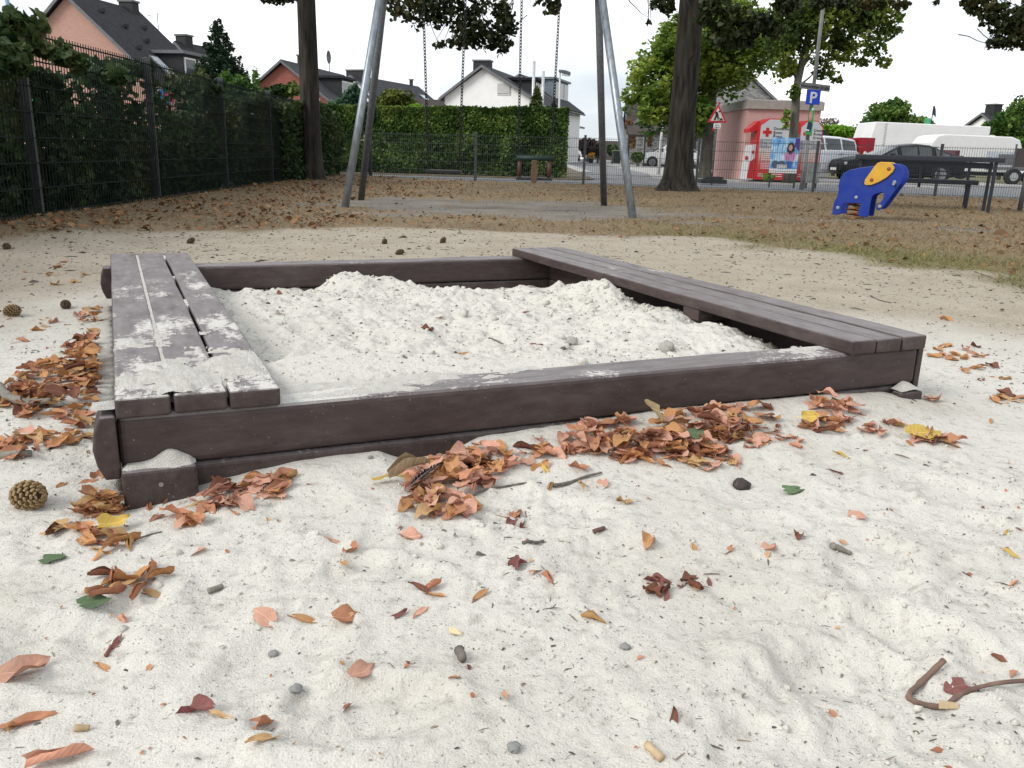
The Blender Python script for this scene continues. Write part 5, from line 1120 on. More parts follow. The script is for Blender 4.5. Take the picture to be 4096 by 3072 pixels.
# ================================================================ VEHICLES
M_TYRE = mat('tyre', (.02, .02, .021), rough=.8); M_RIM = mat('rim', (.45, .46, .47), rough=.3, metal=.7); M_CGL = glassmat('car_glass', (.03, .04, .045))
def carpaint(name, c): 
    m = mat(name, c, tuple(v * .97 for v in c), rough=.22, spec=.5); m.node_tree.nodes['Principled BSDF'].inputs['Coat Weight'].default_value = .35; return m
def vehicle(name, label, cat, pos, rz, sec, paint, wheels, wr, W, parts=(), trim=None, flip=False):
    """lofted body: sec = stations (x, zbottom, zbelt, ztop, half width at belt, half width at top); glass between belt and top"""
    o = empty(name, pos, rz, label, cat)
    rows = []
    for (x, zb, zl, zt, wb, wt) in sec:
        rows.append([(x, wb * .90, zb), (x, wb, zb + .16), (x, wb * 1.0, (zb + zl) / 2), (x, wb * .965, zl), (x, wt, zt - .04 if zt > zl + .1 else zt), (x, wt * .82, zt), (x, 0, zt + .015)])
    body, glass = MB(), MB(); n = len(rows[0])
    for s in (1, -1):
        for i in range(len(rows) - 1):
            for k in range(n - 1):
                f = [rows[i][k], rows[i + 1][k], rows[i + 1][k + 1], rows[i][k + 1]]; f = [(p[0], p[1] * s, p[2]) for p in f]
                hi0, hi1 = sec[i][3] - sec[i][2], sec[i + 1][3] - sec[i + 1][2]
                if k == 3 and hi0 > .25 and hi1 > .25:
                    c = [sum(p[j] for p in f) / 4 for j in range(3)]; body.add(f, [(0, 1, 2, 3)])
                    g = [tuple(c[j] + (p[j] - c[j]) * (.90 if j == 0 else .80) + (.006 * s if j == 1 else 0) for j in range(3)) for p in f]; glass.add(g, [(0, 1, 2, 3)])
                elif k == 3 and (hi0 > .25) != (hi1 > .25):
                    body.add(f, [(0, 1, 2, 3)]); c = [sum(p[j] for p in f) / 4 for j in range(3)]
                    g = [tuple(c[j] + (p[j] - c[j]) * .66 + (.008 * s if j == 1 else 0) for j in range(3)) for p in f]; glass.add(g, [(0, 1, 2, 3)])
                elif k >= 4 and (hi0 > .25) != (hi1 > .25):
                    glass.add([(p[0], p[1] * .95, p[2]) for p in f], [(0, 1, 2, 3)]); body.add([(p[0], p[1], p[2] - .012) for p in f], [(0, 1, 2, 3)])
                else: body.add(f, [(0, 1, 2, 3)])
        for i in (0, len(rows) - 1):
            body.add([(p[0], p[1] * s, p[2]) for p in rows[i]] + [(rows[i][0][0], 0, rows[i][0][2])], [tuple(range(n + 1))])
    body.build('body', paint, o, smooth=False); glass.build('windows', M_CGL, o)
    for x in wheels:
        for s in (1, -1):
            yw = s * (W / 2 - .09)
            q = MB(); q.tube([(x, yw - .1, wr), (x, yw + .1, wr)], wr, 20); w = q.build('wheel', M_TYRE, o, bevel=.02)
            q = MB(); q.tube([(x, yw + s * .102, wr), (x, yw + s * .108, wr)], wr * .66, 16); q.build('rim', M_RIM, w)
            q = MB(); q.tube([(x, s * (W / 2 - .004), wr + .01), (x, s * (W / 2 + .004), wr + .01)], wr * 1.16, 20); q.build('wheel_arch', M_TYRE, o)
            # tyre in front of the arch
            q = MB(); q.tube([(x, s * (W / 2 + .006), wr), (x, s * (W / 2 + .012), wr)], wr * .99, 20); q.build('tyre_face', M_TYRE, w); q = MB(); q.tube([(x, s * (W / 2 + .013), wr), (x, s * (W / 2 + .018), wr)], wr * .68, 16); q.build('rim_face', M_RIM, w)
    for nm, m, x0, x1, y0, y1, z0, z1 in parts:
        q = MB(); q.box(x0, x1, y0, y1, z0, z1); q.build(nm, m, o, bevel=.01)
    return o
M_LAMP = mat('headlamp', (.55, .57, .6), rough=.15); M_TAIL = mat('tail_lamp', (.4, .02, .02), rough=.2); M_GRILL = mat('grille', (.015, .015, .016), rough=.4)
sedan = [(-2.42, .38, .62, .64, .62, .5), (-2.30, .25, .74, .78, .82, .7), (-1.5, .2, .86, .92, .91, .78), (-1.02, .2, .92, .97, .92, .80), (-.25, .2, .94, 1.36, .92, .66), (.45, .2, .95, 1.44, .92, .66), (1.0, .2, .96, 1.40, .92, .66), (1.85, .22, .98, 1.06, .9, .74), (2.3, .26, .98, 1.04, .84, .7), (2.42, .4, .7, .92, .74, .6)]
p_ = at(893, 179, 34)
sd_ = vehicle('sedan_car', 'black saloon car parked behind the fence and the picnic table', 'car', (p_.x, 34, -.02), .06, sedan, mat('paint_black', (.004, .005, .007), (.004, .005, .007), rough=.38, spec=.25), (-1.48, 1.38), .33, 1.84,
        [('grille', M_GRILL, -2.45, -2.40, -.3, .3, .34, .66), ('headlight', M_LAMP, -2.36, -2.22, -.80, -.48, .60, .70), ('headlight', M_LAMP, -2.36, -2.22, .48, .80, .60, .70), ('mirror', mat('paint_black', (0, 0, 0)), -.72, -.58, -1.08, -.90, .92, 1.06), ('number_plate', M_FRAME, -2.47, -2.452, -.26, .26, .38, .48), ('taillight', M_TAIL, 2.3, 2.40, -.82, -.55, .72, .86)])
suv = [(-2.3, .4, .8, .86, .7, .6), (-2.15, .28, .95, 1.0, .88, .76), (-1.2, .25, 1.05, 1.12, .93, .8), (-.55, .25, 1.08, 1.6, .94, .72), (.3, .25, 1.09, 1.68, .94, .72), (1.2, .25, 1.1, 1.66, .94, .72), (2.0, .28, 1.1, 1.58, .92, .70), (2.28, .36, 1.05, 1.12, .86, .7), (2.34, .42, .8, 1.0, .8, .66)]
p_ = at(847, 178, 35)
vehicle('white_van', 'white family car parked behind the sign post', 'car', (p_.x - 1.9, 35, -.02), .45, suv, carpaint('paint_white', (.62, .65, .70)), (-1.4, 1.45), .34, 1.9, [('taillight', M_TAIL, 2.2, 2.3, -.93, -.7, .9, 1.3), ('door_handle', M_TRIM, 1.0, 1.2, -.975, -.945, .98, 1.01)])
hatch = [(-2.0, .4, .66, .7, .6, .5), (-1.85, .25, .8, .86, .8, .7), (-1.1, .2, .92, .98, .86, .74), (-.35, .2, .95, 1.42, .86, .62), (.4, .2, .96, 1.48, .86, .62), (1.3, .2, .98, 1.42, .86, .62), (1.85, .25, .98, 1.05, .82, .66), (1.98, .36, .8, .95, .74, .6)]
p_ = at(638, 166, 58)
vehicle('white_hatchback', 'white car with dark wheels parked at the stone house', 'car', (p_.x + 1.95, 58, -.02), .05, hatch, carpaint('paint_white2', (.66, .67, .68)), (-1.2, 1.25), .32, 1.74, [('headlight', M_LAMP, -1.95, -1.78, -.78, -.5, .62, .74)])
for (px, py, Y, nm, lab) in ((579, 161.5, 95, (.7, .71, .72), 'small white car far down the side street'), (571, 161.5, 88, (.35, .36, .38), 'silver car half hidden by the end of the hedge')):
    p_ = at(px, py, Y); vehicle('parked_car', lab, 'car', (p_.x, Y, -.02), 1.50, hatch, carpaint('paint_%d' % px, nm), (-1.2, 1.25), .32, 1.74, [('headlight', M_LAMP, -1.97, -1.80, -.78, -.5, .62, .74), ('headlight', M_LAMP, -1.97, -1.80, .5, .78, .62, .74), ('number_plate', M_FRAME, -2.02, -2.0, -.26, .26, .42, .52)])
# caravan
p_ = at(919, 179, 36); p2_ = at(1010, 179, 36); Lc = p2_.x - p_.x; zt_ = at(965, 135, 36).z
cv = empty('caravan', (p_.x, 35.6, 0), -.05, 'white caravan with rounded roof and brown window at the right', 'caravan')
pr = [(.0, .75), (.02, zt_ - .9), (.12, zt_ - .35), (.30, zt_ - .08), (.6, zt_), (Lc - .5, zt_ - .04), (Lc - .18, zt_ - .16), (Lc - .04, zt_ - .5), (Lc, .8), (Lc - .1, .42), (.15, .42)]
q = MB(); q.prism(pr, 0, 2.1, 'y'); q.build('body', mat('caravan_white', (.66, .66, .64), (.62, .62, .60), rough=.35), cv, bevel=.05, seg=3)
M_CVW = glassmat('caravan_glass', (.10, .035, .05))
for x0, x1, z0_, z1_, m in ((.62, 1.28, zt_ - 1.0, zt_ - .62, M_CVW), (Lc - .95, Lc - .25, zt_ - 1.15, zt_ - .72, mat('caravan_vent', (.16, .16, .17), rough=.5)), (.06, .36, zt_ - .8, zt_ - .5, mat('caravan_glass2', (.22, .24, .32), rough=.2))):
    q = MB(); q.box(x0, x1, -.02, -.002, z0_, z1_); q.build('window', m, cv, bevel=.008)
q = MB(); q.box(.05, Lc - 1.3, -.012, -.002, zt_ - 1.16, zt_ - 1.08); q.build('green_stripe', mat('stripe_green', (.10, .22, .16)), cv)
q = MB(); q.box(Lc - 1.42, Lc - .1, -.016, -.003, .55, zt_ - .62); q.build('door', mat('caravan_door', (.50, .54, .58), rough=.4), cv)
q = MB(); q.box(.1, Lc - .1, .1, 2.0, .28, .419); q.build('chassis', M_DARK, cv)
for xx in (Lc - .15, Lc + .45):
    q = MB(); q.tube([(xx, -.02, .28), (xx, .16, .28)], .29, 18); w = q.build('wheel', M_TYRE, cv, bevel=.02); q = MB(); q.tube([(xx, -.035, .28), (xx, -.022, .28)], .17, 14); q.build('rim', M_RIM, w)
q = MB(); q.box(-1.2, .0, .95, 1.1, .38, .46); q.build('drawbar', M_DARK, cv)
# white box trailer behind, flat trailer at the edge, red box
p_ = at(870, 150, 43); p2_ = at(986, 150, 43); zt_ = at(872, 121.5, 43).z; zt2 = at(985, 127, 43).z
bt = empty('box_trailer', (p_.x, 43, 0), -.02, 'big white tarpaulin box trailer behind the caravan', 'trailer'); Lb = p2_.x - p_.x
q = MB(); v = [(-.25, 0, .9), (Lb, 0, .9), (Lb, 2.4, .9), (-.25, 2.4, .9), (.1, 0, zt_), (Lb, 0, zt2 + .02), (Lb, 2.4, zt2 + .02), (.1, 2.4, zt_)]
q.add(v, [(0, 3, 2, 1), (4, 5, 6, 7), (0, 1, 5, 4), (1, 2, 6, 5), (2, 3, 7, 6), (3, 0, 4, 7)]); q.build('tarpaulin', mat('tarp_white', (.72, .72, .72), (.66, .66, .66), scale=1.5, rough=.5, bump=.3, bscale=3), bt, bevel=.04)
q = MB(); q.box(-.2, Lb, .05, 2.35, .55, .898); q.build('chassis', M_DARK, bt)
q = MB()
pts = []
for i in range(25): pts.append((.62 + .06 * math.cos(i * math.pi) + .0, -.012, .95 + (zt_ - 1.0) * i / 24))
q.tube(pts, .012, 5); q.build('lacing_rope', mat('rope', (.4, .4, .4)), bt)
for xx in (1.6, 2.5, Lb - 1):
    q = MB(); q.tube([(xx, .1, .4), (xx, .35, .4)], .4, 16); q.build('wheel', M_TYRE, bt)
p_ = at(847, 160, 41.5); zt_ = at(855, 137.5, 41.5).z; Lr = at(871, 150, 41.5).x - p_.x
rt = empty('red_trailer', (p_.x, 41.5, 0), .0, 'dark red box trailer with white print beside the white trailer', 'trailer')
q = MB(); q.box(0, Lr * .35, 0, 2.2, .55, zt_ - .05); q.box(Lr * .351, Lr, -.35, 2.2, .55, zt_); q.build('body', mat('trailer_red', (.30, .015, .03), rough=.4), rt, bevel=.02)
q = MB(); q.box(0, Lr, .1, 2, .3, .548); q.build('chassis', M_DARK, rt)
q = MB(); q.tube([(.4, .0, .3), (.4, .2, .3)], .3, 14); q.build('wheel', M_TYRE, rt)
rr = random.Random(4)
for k in range(5):
    q = MB(); cx, cz = Lr * (.55 + .09 * k) , zt_ - .85 + .12 * math.sin(k * 2.1); q.prism([(cx + .09 * math.cos(a) * rr.uniform(.6, 1.3), cz + .13 * math.sin(a) * rr.uniform(.5, 1.3)) for a in [i * .785 for i in range(8)]], -.36, -.352, 'y'); q.build('printed_mark', M_FRAME, rt)
for k in range(4):
    q = MB(); cx, cz = Lr * (.05 + .08 * k), zt_ - .75 + .1 * math.sin(k * 1.7 + 1); q.prism([(cx, cz), (cx + .07, cz + .02), (cx + .09, cz + .3), (cx + .02, cz + .25)], -.01, -.002, 'y'); q.build('printed_mark', M_FRAME, rt)
p_ = at(1012, 168, 33); ft = empty('flatbed_trailer', (p_.x, 33, 0), 0, 'flat trailer with a raised gate at the right edge', 'trailer')
q = MB(); q.box(0, 3, 0, 1.8, .52, .66); q.build('bed', M_TRIM, ft)
q = MB(); q.box(.05, 2.5, .02, .06, .661, 1.35); q.build('gate', mat('trailer_board', (.07, .05, .05), rough=.6), ft)
for xx in (.0, 1.0):
    q = MB(); q.box(xx, xx + .05, -.02, .03, .3, 1.5); q.build('stanchion', M_GALV_D, ft)
for xx in (.1, .85):
    q = MB(); q.tube([(xx, -.05, .3), (xx, .15, .3)], .3, 16); w = q.build('wheel', M_TYRE, ft, bevel=.02); q = MB(); q.tube([(xx, -.065, .3), (xx, -.052, .3)], .16, 12); q.build('rim', M_RIM, w)

# coloured things seen through the hedge
for (px, py, Y, w, hh, c, nm, lab) in ((168.5, 93, 17, .10, .16, (.75, .02, .22), 'pink_cloth', 'bright pink cloth hanging behind the hedge by the second fence post'), (164, 96, 17.2, .12, .14, (.03, .2, .65), 'blue_cloth', 'small blue cloth left of the pink cloth behind the hedge'), (7, 89, 14, .55, .28, (.04, .30, .09), 'green_sheet', 'green sheet showing through the hedge at the left edge')):
    p_ = at(px, py, Y); o = tag(MB().prism([(-w, -hh), (w * .8, -hh * 1.05), (w, hh * .9), (w * .2, hh), (-w * .7, hh * .8)], -.02, .02, 'y').build(nm, mat(nm + '_m', c, rough=.8)), lab, 'cloth'); o.location = p_
# ================================================================ SPRING RIDER
EL = [(520, 1005), (523, 900), (545, 850), (553, 780), (545, 750), (550, 690), (575, 640), (640, 605), (740, 590), (840, 580), (900, 570), (980, 563), (1040, 570), (1088, 598), (1113, 640), (1120, 690), (1102, 740), (1060, 805), (1020, 875), (988, 930), (962, 965), (935, 975), (918, 965), (915, 940), (935, 915), (960, 885), (972, 850), (968, 825), (945, 815), (915, 822), (885, 832), (866, 852), (860, 900), (858, 1020), (848, 1035), (775, 1030), (757, 1008), (770, 912), (620, 905), (605, 960), (600, 1003), (590, 1013), (530, 1010)]
EAR = [(905, 547), (960, 552), (1010, 575), (1033, 605), (1020, 640), (975, 685), (920, 720), (850, 748), (800, 750), (783, 735), (785, 700), (815, 650), (850, 590), (875, 556)]
KS = .00128
def em(p): return ((p[0] - 800) * KS * .96, (1033 - (p[1] - .065 * (p[0] - 800))) * KS + .045)
ep_ = G(872, 220.5, .035)
el = empty('elephant_spring_rider', (ep_.x - .05, ep_.y + .1, .03), -.60, 'blue elephant spring rider with yellow ears beside the picnic table', 'spring rider')
M_BLUE = mat('panel_blue', (.006, .026, .25), (.016, .042, .24), scale=7, rough=.45, bump=.08, bscale=90, detail=8); M_YEL = mat('panel_yellow', (.62, .34, .03), (.52, .30, .045), scale=9, rough=.5, bump=.08, bscale=90, detail=8)
M_BOLT = mat('bolt_cap', (.30, .31, .33), rough=.4); M_BOLT2 = mat('bolt_cap_red', (.26, .09, .04), rough=.4)
def outline(pts, y0, y1, name, m, bev=.006):
    q = MB(); q.prism([em(p) for p in pts], y0, y1, 'y'); return q.build(name, m, el, bevel=bev)
for y in (-.15, .13):
    outline(EL, y, y + .022, 'side_panel', M_BLUE)
for y, s in ((-.172, -1), (.153, 1)):
    e_ = outline(EAR, y, y + .021, 'ear', M_YEL)
    for bx, by in ((983, 610), (845, 703)):
        x, z = em((bx, by)); q = MB(); q.tube([(x, y + (0 if s < 0 else .021), z), (x, y - .006 if s < 0 else y + .027, z), (x, y - .010 if s < 0 else y + .031, z)], [.022, .020, .012], 14); q.build('bolt', M_BOLT2, e_, smooth=False)
for bx, by in ((1046, 728), (568, 948), (947, 940), (724, 856)):
    x, z = em((bx, by)); q = MB(); q.tube([(x, -.151, z), (x, -.158, z), (x, -.162, z)], [.021, .019, .01], 14); q.build('bolt', M_BOLT, el)
x0, z0 = em((700, 760)); q = MB(); q.box(x0 - .14, x0 + .13, -.127, .129, z0 + .05, z0 + .075); q.build('seat', M_BLUE, el, bevel=.008)
x1, z1 = em((1046, 728)); q = MB(); q.tube([(x1, -.20, z1 - .02), (x1, .21, z1 - .02)], .014, 10); q.build('handle', M_BOLT, el)
xs_, zs_ = em((700, 900)); q = MB(); pts = []
for i in range(90):
    a = i / 89 * 2 * math.pi * 4.2; pts.append((xs_ + .085 * math.cos(a), -.01 + .085 * math.sin(a), -.02 + (zs_ + .03) * i / 89))
q.tube(pts, .011, 8); q.build('spring', mat('spring_rust', (.30, .12, .03), (.16, .06, .02), scale=30, rough=.6), el, smooth=True)
q = MB(); q.box(xs_ - .12, xs_ + .12, -.126, .126, zs_ + .02, zs_ + .045); q.build('spring_plate', M_DARK, el)
q = MB(); q.tube([(xs_, -.01, -.06), (xs_, -.01, -.012)], .15, 16); q.build('ground_plate', M_DARK, el)

# ================================================================ PICNIC TABLE AND BENCH
M_BLK = mat('coated_steel', (.016, .020, .032), (.011, .014, .022), scale=20, rough=.38, spec=.5)
def grate(root, x0, x1, y0, y1, z, n, name='slat'):
    """a seat or top of welded wire: cross wires each their own piece on a frame"""
    q = MB(); r = .02
    for y in (y0, y1): q.box(x0, x1, y - r, y + r, z - .03, z + .03)
    for x in (x0 + r, x1 - r): q.box(x - r, x + r, y0, y1, z - .029, z + .029)
    fr = q.build(name + '_frame', M_BLK, root, bevel=.005)
    q = MB()
    for i in range(n):
        x = x0 + (i + .5) * (x1 - x0) / n; q.tube([(x, y0 - .015, z - .02), (x, y0 - .012, z + .036), (x, y1 + .012, z + .036), (x, y1 + .015, z - .02)], .006, 5)
    for k in range(9):
        y = y0 + (y1 - y0) * k / 8; q.tube([(x0, y, z + .031), (x1, y, z + .031)], .005, 4)
    q.build(name + '_wires', M_BLK, root)
tA, tB = at(853, 159.5, 13.3), at(1006, 164.5, 12.35)
tb = empty('picnic_table', (tA.x, 13.2, .03), math.atan2(-.75, tB.x - tA.x), 'black wire mesh picnic table behind the elephant rider', 'table')
LT = math.hypot(tB.x - tA.x, .75)
grate(tb, 0, LT, -.25, .42, .74, 62, 'top')
for x in (.08, LT - .10):
    for y in (-.2, .36):
        q = MB(); q.box(x - .022, x + .022, y - .022, y + .022, -.1, .71); q.build('leg', M_BLK, tb, bevel=.005)
q = MB(); q.box(.1, LT - .1, .05, .10, .62, .70); q.build('rail', M_BLK, tb)
bn = empty('wire_bench', (tA.x, 13.2, .03), math.atan2(-.75, tB.x - tA.x), 'black wire mesh bench standing behind the picnic table', 'bench')
grate(bn, .1, LT - .18, .75, 1.15, .40, 56, 'seat')
for x in (.2, LT - .3):
    for y in (.80, 1.1):
        q = MB(); q.box(x - .022, x + .022, y - .022, y + .022, -.1, .37); q.build('leg', M_BLK, bn, bevel=.005)
q = MB()
for k in range(4): q.box(.12, LT - .2, 1.2 + .03 * k, 1.215 + .03 * k, .48 + .07 * k, .50 + .07 * k)
q.build('back_rails', M_BLK, bn)
for x in (.2, LT / 2, LT - .3):
    q = MB(); q.box(x - .02, x + .02, 1.17, 1.19 + .03, .3, .74); q.build('back_post', M_BLK, bn)
p_ = G(1019, 212, .03); o = empty('bin_post', (p_.x, p_.y, .03), 0, 'grey post with a small bin at the right edge of the yard', 'post')
q = MB(); q.tube([(0, 0, -.1), (.02, 0, .95)], .035, 10); q.build('post', M_GALV_D, o, smooth=True)
q = MB(); q.tube([(.22, .05, .42), (.22, .05, .85)], .16, 14); q.build('bin', mat('bin_metal', (.08, .085, .09), rough=.5), o)

# ================================================================ FALLEN LEAVES
def deadleaf_mat(name, c1, c2, back):
    m, n, l, b = nodes_of(name); b.inputs['Roughness'].default_value = .85; b.inputs['Specular IOR Level'].default_value = .1
    t = n.new('ShaderNodeTexCoord'); z = n.new('ShaderNodeTexNoise'); z.inputs['Scale'].default_value = 6; z.inputs['Detail'].default_value = 4; l.new(t.outputs['Object'], z.inputs['Vector'])
    r = n.new('ShaderNodeValToRGB'); r.color_ramp.elements[0].position = .32; r.color_ramp.elements[1].position = .68; r.color_ramp.elements[0].color = (*c2, 1); r.color_ramp.elements[1].color = (*c1, 1); l.new(z.outputs['Fac'], r.inputs[0])
    # side veins: bands slanting off the midrib
    s = n.new('ShaderNodeSeparateXYZ'); l.new(t.outputs['UV'], s.inputs[0])
    def mth(op, a, c):
        x = n.new('ShaderNodeMath'); x.operation = op
        for i, q in enumerate((a, c)):
            if isinstance(q, (int, float)): x.inputs[i].default_value = q
            else: l.new(q, x.inputs[i])
        return x.outputs[0]
    ab = mth('ABSOLUTE', mth('SUBTRACT', s.outputs['Y'], .5), 0)
    vein = mth('LESS_THAN', mth('FRACT', mth('MULTIPLY', mth('SUBTRACT', s.outputs['X'], mth('MULTIPLY', ab, .6)), 8), 0), .12)
    rib = mth('MAXIMUM', mth('LESS_THAN', ab, .018), mth('MULTIPLY', vein, .45))
    mxn = n.new('ShaderNodeMixRGB'); mxn.inputs[2].default_value = (*[min(1, v * 1.5 + .04) for v in c1], 1); l.new(rib, mxn.inputs[0]); l.new(r.outputs[0], mxn.inputs[1])
    oi = n.new('ShaderNodeObjectInfo'); hs = n.new('ShaderNodeHueSaturation'); mr = n.new('ShaderNodeMapRange'); mr.inputs[3].default_value = .72; mr.inputs[4].default_value = 1.25
    l.new(oi.outputs['Random'], mr.inputs[0]); l.new(mr.outputs[0], hs.inputs['Value']); l.new(mxn.outputs[0], hs.inputs['Color'])
    g = n.new('ShaderNodeNewGeometry'); mb = n.new('ShaderNodeMixRGB'); l.new(g.outputs['Backfacing'], mb.inputs[0]); l.new(hs.outputs[0], mb.inputs[1]); mb.inputs[2].default_value = (*back, 1)
    mh = n.new('ShaderNodeMixRGB'); mh.inputs[0].default_value = .4; l.new(hs.outputs[0], mh.inputs[1]); l.new(mb.outputs[0], mh.inputs[2])
    l.new(mh.outputs[0], b.inputs['Base Color'])
    tr = n.new('ShaderNodeBsdfTranslucent'); ms = n.new('ShaderNodeMixShader'); ms.inputs[0].default_value = .18; l.new(mh.outputs[0], tr.inputs[0]); l.new(b.outputs[0], ms.inputs[1]); l.new(tr.outputs[0], ms.inputs[2]); l.new(ms.outputs[0], n['Material Output'].inputs[0])
    bm_ = n.new('ShaderNodeBump'); bm_.inputs['Strength'].default_value = .5; bm_.inputs['Distance'].default_value = .001; l.new(z.outputs['Fac'], bm_.inputs['Height']); l.new(bm_.outputs[0], b.inputs['Normal'])
    return m
DL = {'rust': deadleaf_mat('leaf_rust', (.50, .235, .135), (.36, .155, .09), (.50, .26, .16)), 'salmon': deadleaf_mat('leaf_salmon', (.60, .32, .225), (.46, .215, .145), (.60, .39, .30)),
      'orange': deadleaf_mat('leaf_orange', (.52, .265, .115), (.39, .175, .075), (.54, .31, .15)), 'tan': deadleaf_mat('leaf_tan', (.50, .31, .14), (.38, .21, .09), (.50, .36, .2)),
      'brown': deadleaf_mat('leaf_brown', (.20, .075, .045), (.11, .045, .03), (.26, .13, .09)), 'yellow': deadleaf_mat('leaf_yellow', (.55, .38, .07), (.42, .26, .04), (.55, .42, .15)),
      'pale': deadleaf_mat('leaf_pale', (.60, .50, .30), (.50, .39, .21), (.60, .52, .36)), 'green': deadleaf_mat('leaf_green', (.10, .16, .07), (.05, .10, .04), (.18, .24, .15)),
      'greytan': deadleaf_mat('leaf_greytan', (.34, .25, .15), (.22, .155, .09), (.38, .3, .2)), 'plum': deadleaf_mat('leaf_plum', (.22, .08, .075), (.13, .05, .05), (.28, .14, .12))}
def leaf_mesh(seed, form):
    """a dried lime leaf, 60-75 mm: ovate blade, folded, curled or rolled; with its stalk"""
    r = random.Random(seed); nl, nw = 6, 4; L = 1.0; W = r.uniform(.74, .98)
    if form == 'strip': W = r.uniform(.2, .3)
    fold = {'flat': r.uniform(.05, .35), 'curl': r.uniform(.4, 1.1), 'roll': r.uniform(2.4, 3.4), 'crumple': r.uniform(.5, 1.4), 'strip': r.uniform(.2, .8)}[form]
    bend = {'flat': r.uniform(-.2, .35), 'curl': r.uniform(.3, 1.3), 'roll': r.uniform(-.2, .5), 'crumple': r.uniform(-.9, .9), 'strip': r.uniform(-.5, .9)}[form]
    wob = {'flat': .045, 'curl': .06, 'roll': .05, 'crumple': .11, 'strip': .05}[form]
    ph = [r.uniform(0, 6.3) for _ in range(6)]; V = []; UV = []
    for i in range(nl + 1):
        s = i / nl; w = W * .5 * (math.sin(math.pi * min(1, (s * .93 + .07) ** .72)) ** .62) if 0 < s < 1 else (.06 if i == 0 else .004)
        if i == 0: w = W * .30
        skew = .06 * math.sin(ph[5])
        for j in range(nw + 1):
            t = (j / nw - .5) * 2; a = t * fold; rad = w / max(fold, .05)
            y = math.sin(a) * rad; z = (1 - math.cos(a)) * rad
            x = (s - .5) * L - (.09 if i == 0 and abs(t) > .3 else 0) + skew * t
            z += wob * (math.sin(5 * s + 2.2 * t + ph[0]) + .7 * math.sin(9 * s - 3.1 * t + ph[1])) * (.3 + abs(t)) * .8
            y += wob * .4 * math.sin(7 * s + ph[2]); x += wob * .5 * math.sin(4 * t + ph[3])
            # bend along the length
            th = bend * (s - .5); R = 1 / bend if abs(bend) > .05 else None
            if R: x2 = math.sin(th) * (R - z) if False else math.sin(th) * R + x * 0; z2 = z * math.cos(th) + (1 - math.cos(th)) * R; x = x2 + (x - (s - .5) * L) - math.sin(th) * z; z = z2
            V.append((x, y, z)); UV.append((s, j / nw))
    F = []
    for i in range(nl):
        for j in range(nw):
            a = i * (nw + 1) + j; F.append((a, a + 1, a + nw + 2, a + nw + 1))
    b = len(V); p0 = V[2]; sx = r.uniform(.15, .4); sy = r.uniform(-.25, .25)
    V += [(p0[0] + .02, p0[1] - .010, p0[2]), (p0[0] + .02, p0[1] + .010, p0[2]), (p0[0] - sx, p0[1] + sy + .006, p0[2] * .3), (p0[0] - sx, p0[1] + sy - .006, p0[2] * .3)]; F.append((b, b + 1, b + 2, b + 3)); UV += [(0, .5)] * 4
    zmin = min(v[2] for v in V); V = [(x, y, z - zmin) for x, y, z in V]
    me = bpy.data.meshes.new('leaf'); me.from_pydata(V, [], F); uv = me.uv_layers.new(name='UVMap')
    for lp in me.loops: uv.data[lp.index].uv = UV[lp.vertex_index]
    for p in me.polygons: p.use_smooth = True
    return me
FORMS = ['flat', 'flat', 'curl', 'curl', 'crumple', 'roll', 'crumple', 'crumple', 'strip', 'strip']
LEAFMESH = {}
def get_leaf(color, var):
    k = (color, var)
    if k not in LEAFMESH:
        me = leaf_mesh(100 + var * 7, FORMS[var % len(FORMS)]); me.materials.append(DL[color]); LEAFMESH[k] = me
    return LEAFMESH[k]
def surface(x, y):
    v, u = to_box(x, y)
    if .1 < v < 1.99 and .125 < u < 2.115: return float(fill_z(np.array(v), np.array(u)))
    return float(ground_z(x, y))
def on_ground(px, py):
    z = .05
    for _ in range(4):
        p = G(px, py, z); z = surface(p.x, p.y)
    return p.x, p.y, z
lr = random.Random(11)
LEAVES = []           # (x, y, z, size, rot, colour, variant, label, group)
def leaf(x, y, z, size, tilt, color, var, label, group, yaw=None, roll=None):
    LEAVES.append((x, y, z, size, (tilt * lr.uniform(-1, 1) if roll is None else roll, tilt * lr.uniform(-1, 1) if roll is None else lr.uniform(-.2, .2), lr.uniform(0, 6.28) if yaw is None else yaw), color, var, label, group))
PAL = ['rust'] * 6 + ['salmon'] * 10 + ['orange'] * 4 + ['brown'] * 2 + ['tan'] * 2
def pile(blobs, label, group, pal=PAL, size=(.028, .056), tilt=.5, forms=None):
    for (px, py, rx, ry, n, hgt) in blobs:
        for i in range(n):
            a = lr.uniform(0, 6.283); r = lr.random() ** .55; qx, qy = px + math.cos(a) * rx * r, py + math.sin(a) * ry * r
            x, y, z = on_ground(qx, qy); v, u = to_box(x, y)
            if -.06 < v < 2.12 and -.03 < u < 2.26: u2 = -.03 - lr.random() * .02; w = bxw(v, u2); x, y = w.x, w.y; z = float(ground_z(x, y))
            lift = hgt * (1 - r * r) * lr.random()
            leaf(x, y, z + lift - .002, lr.uniform(*size), tilt * (.5 + .5 * (1 - r)), lr.choice(pal), lr.choice(forms) + 10 * lr.randrange(2) if forms else lr.randrange(20), label, group)
pile([(452, 480, 42, 26, 84, .045), (482, 462, 30, 18, 36, .035), (440, 505, 38, 12, 26, .016)], 'curled rust brown leaf in the heap against the middle of the front board', 'leaves heaped at the middle of the front board')
pile([(588, 436, 30, 20, 46, .03), (640, 444, 46, 18, 62, .03), (690, 434, 52, 24, 96, .045), (742, 424, 36, 16, 46, .03), (700, 460, 44, 9, 26, .012), (770, 442, 28, 8, 14, .01), (540, 448, 20, 10, 10, .008)], 'dry brown leaf in the long drift along the right half of the front board', 'leaves drifted along the front board')
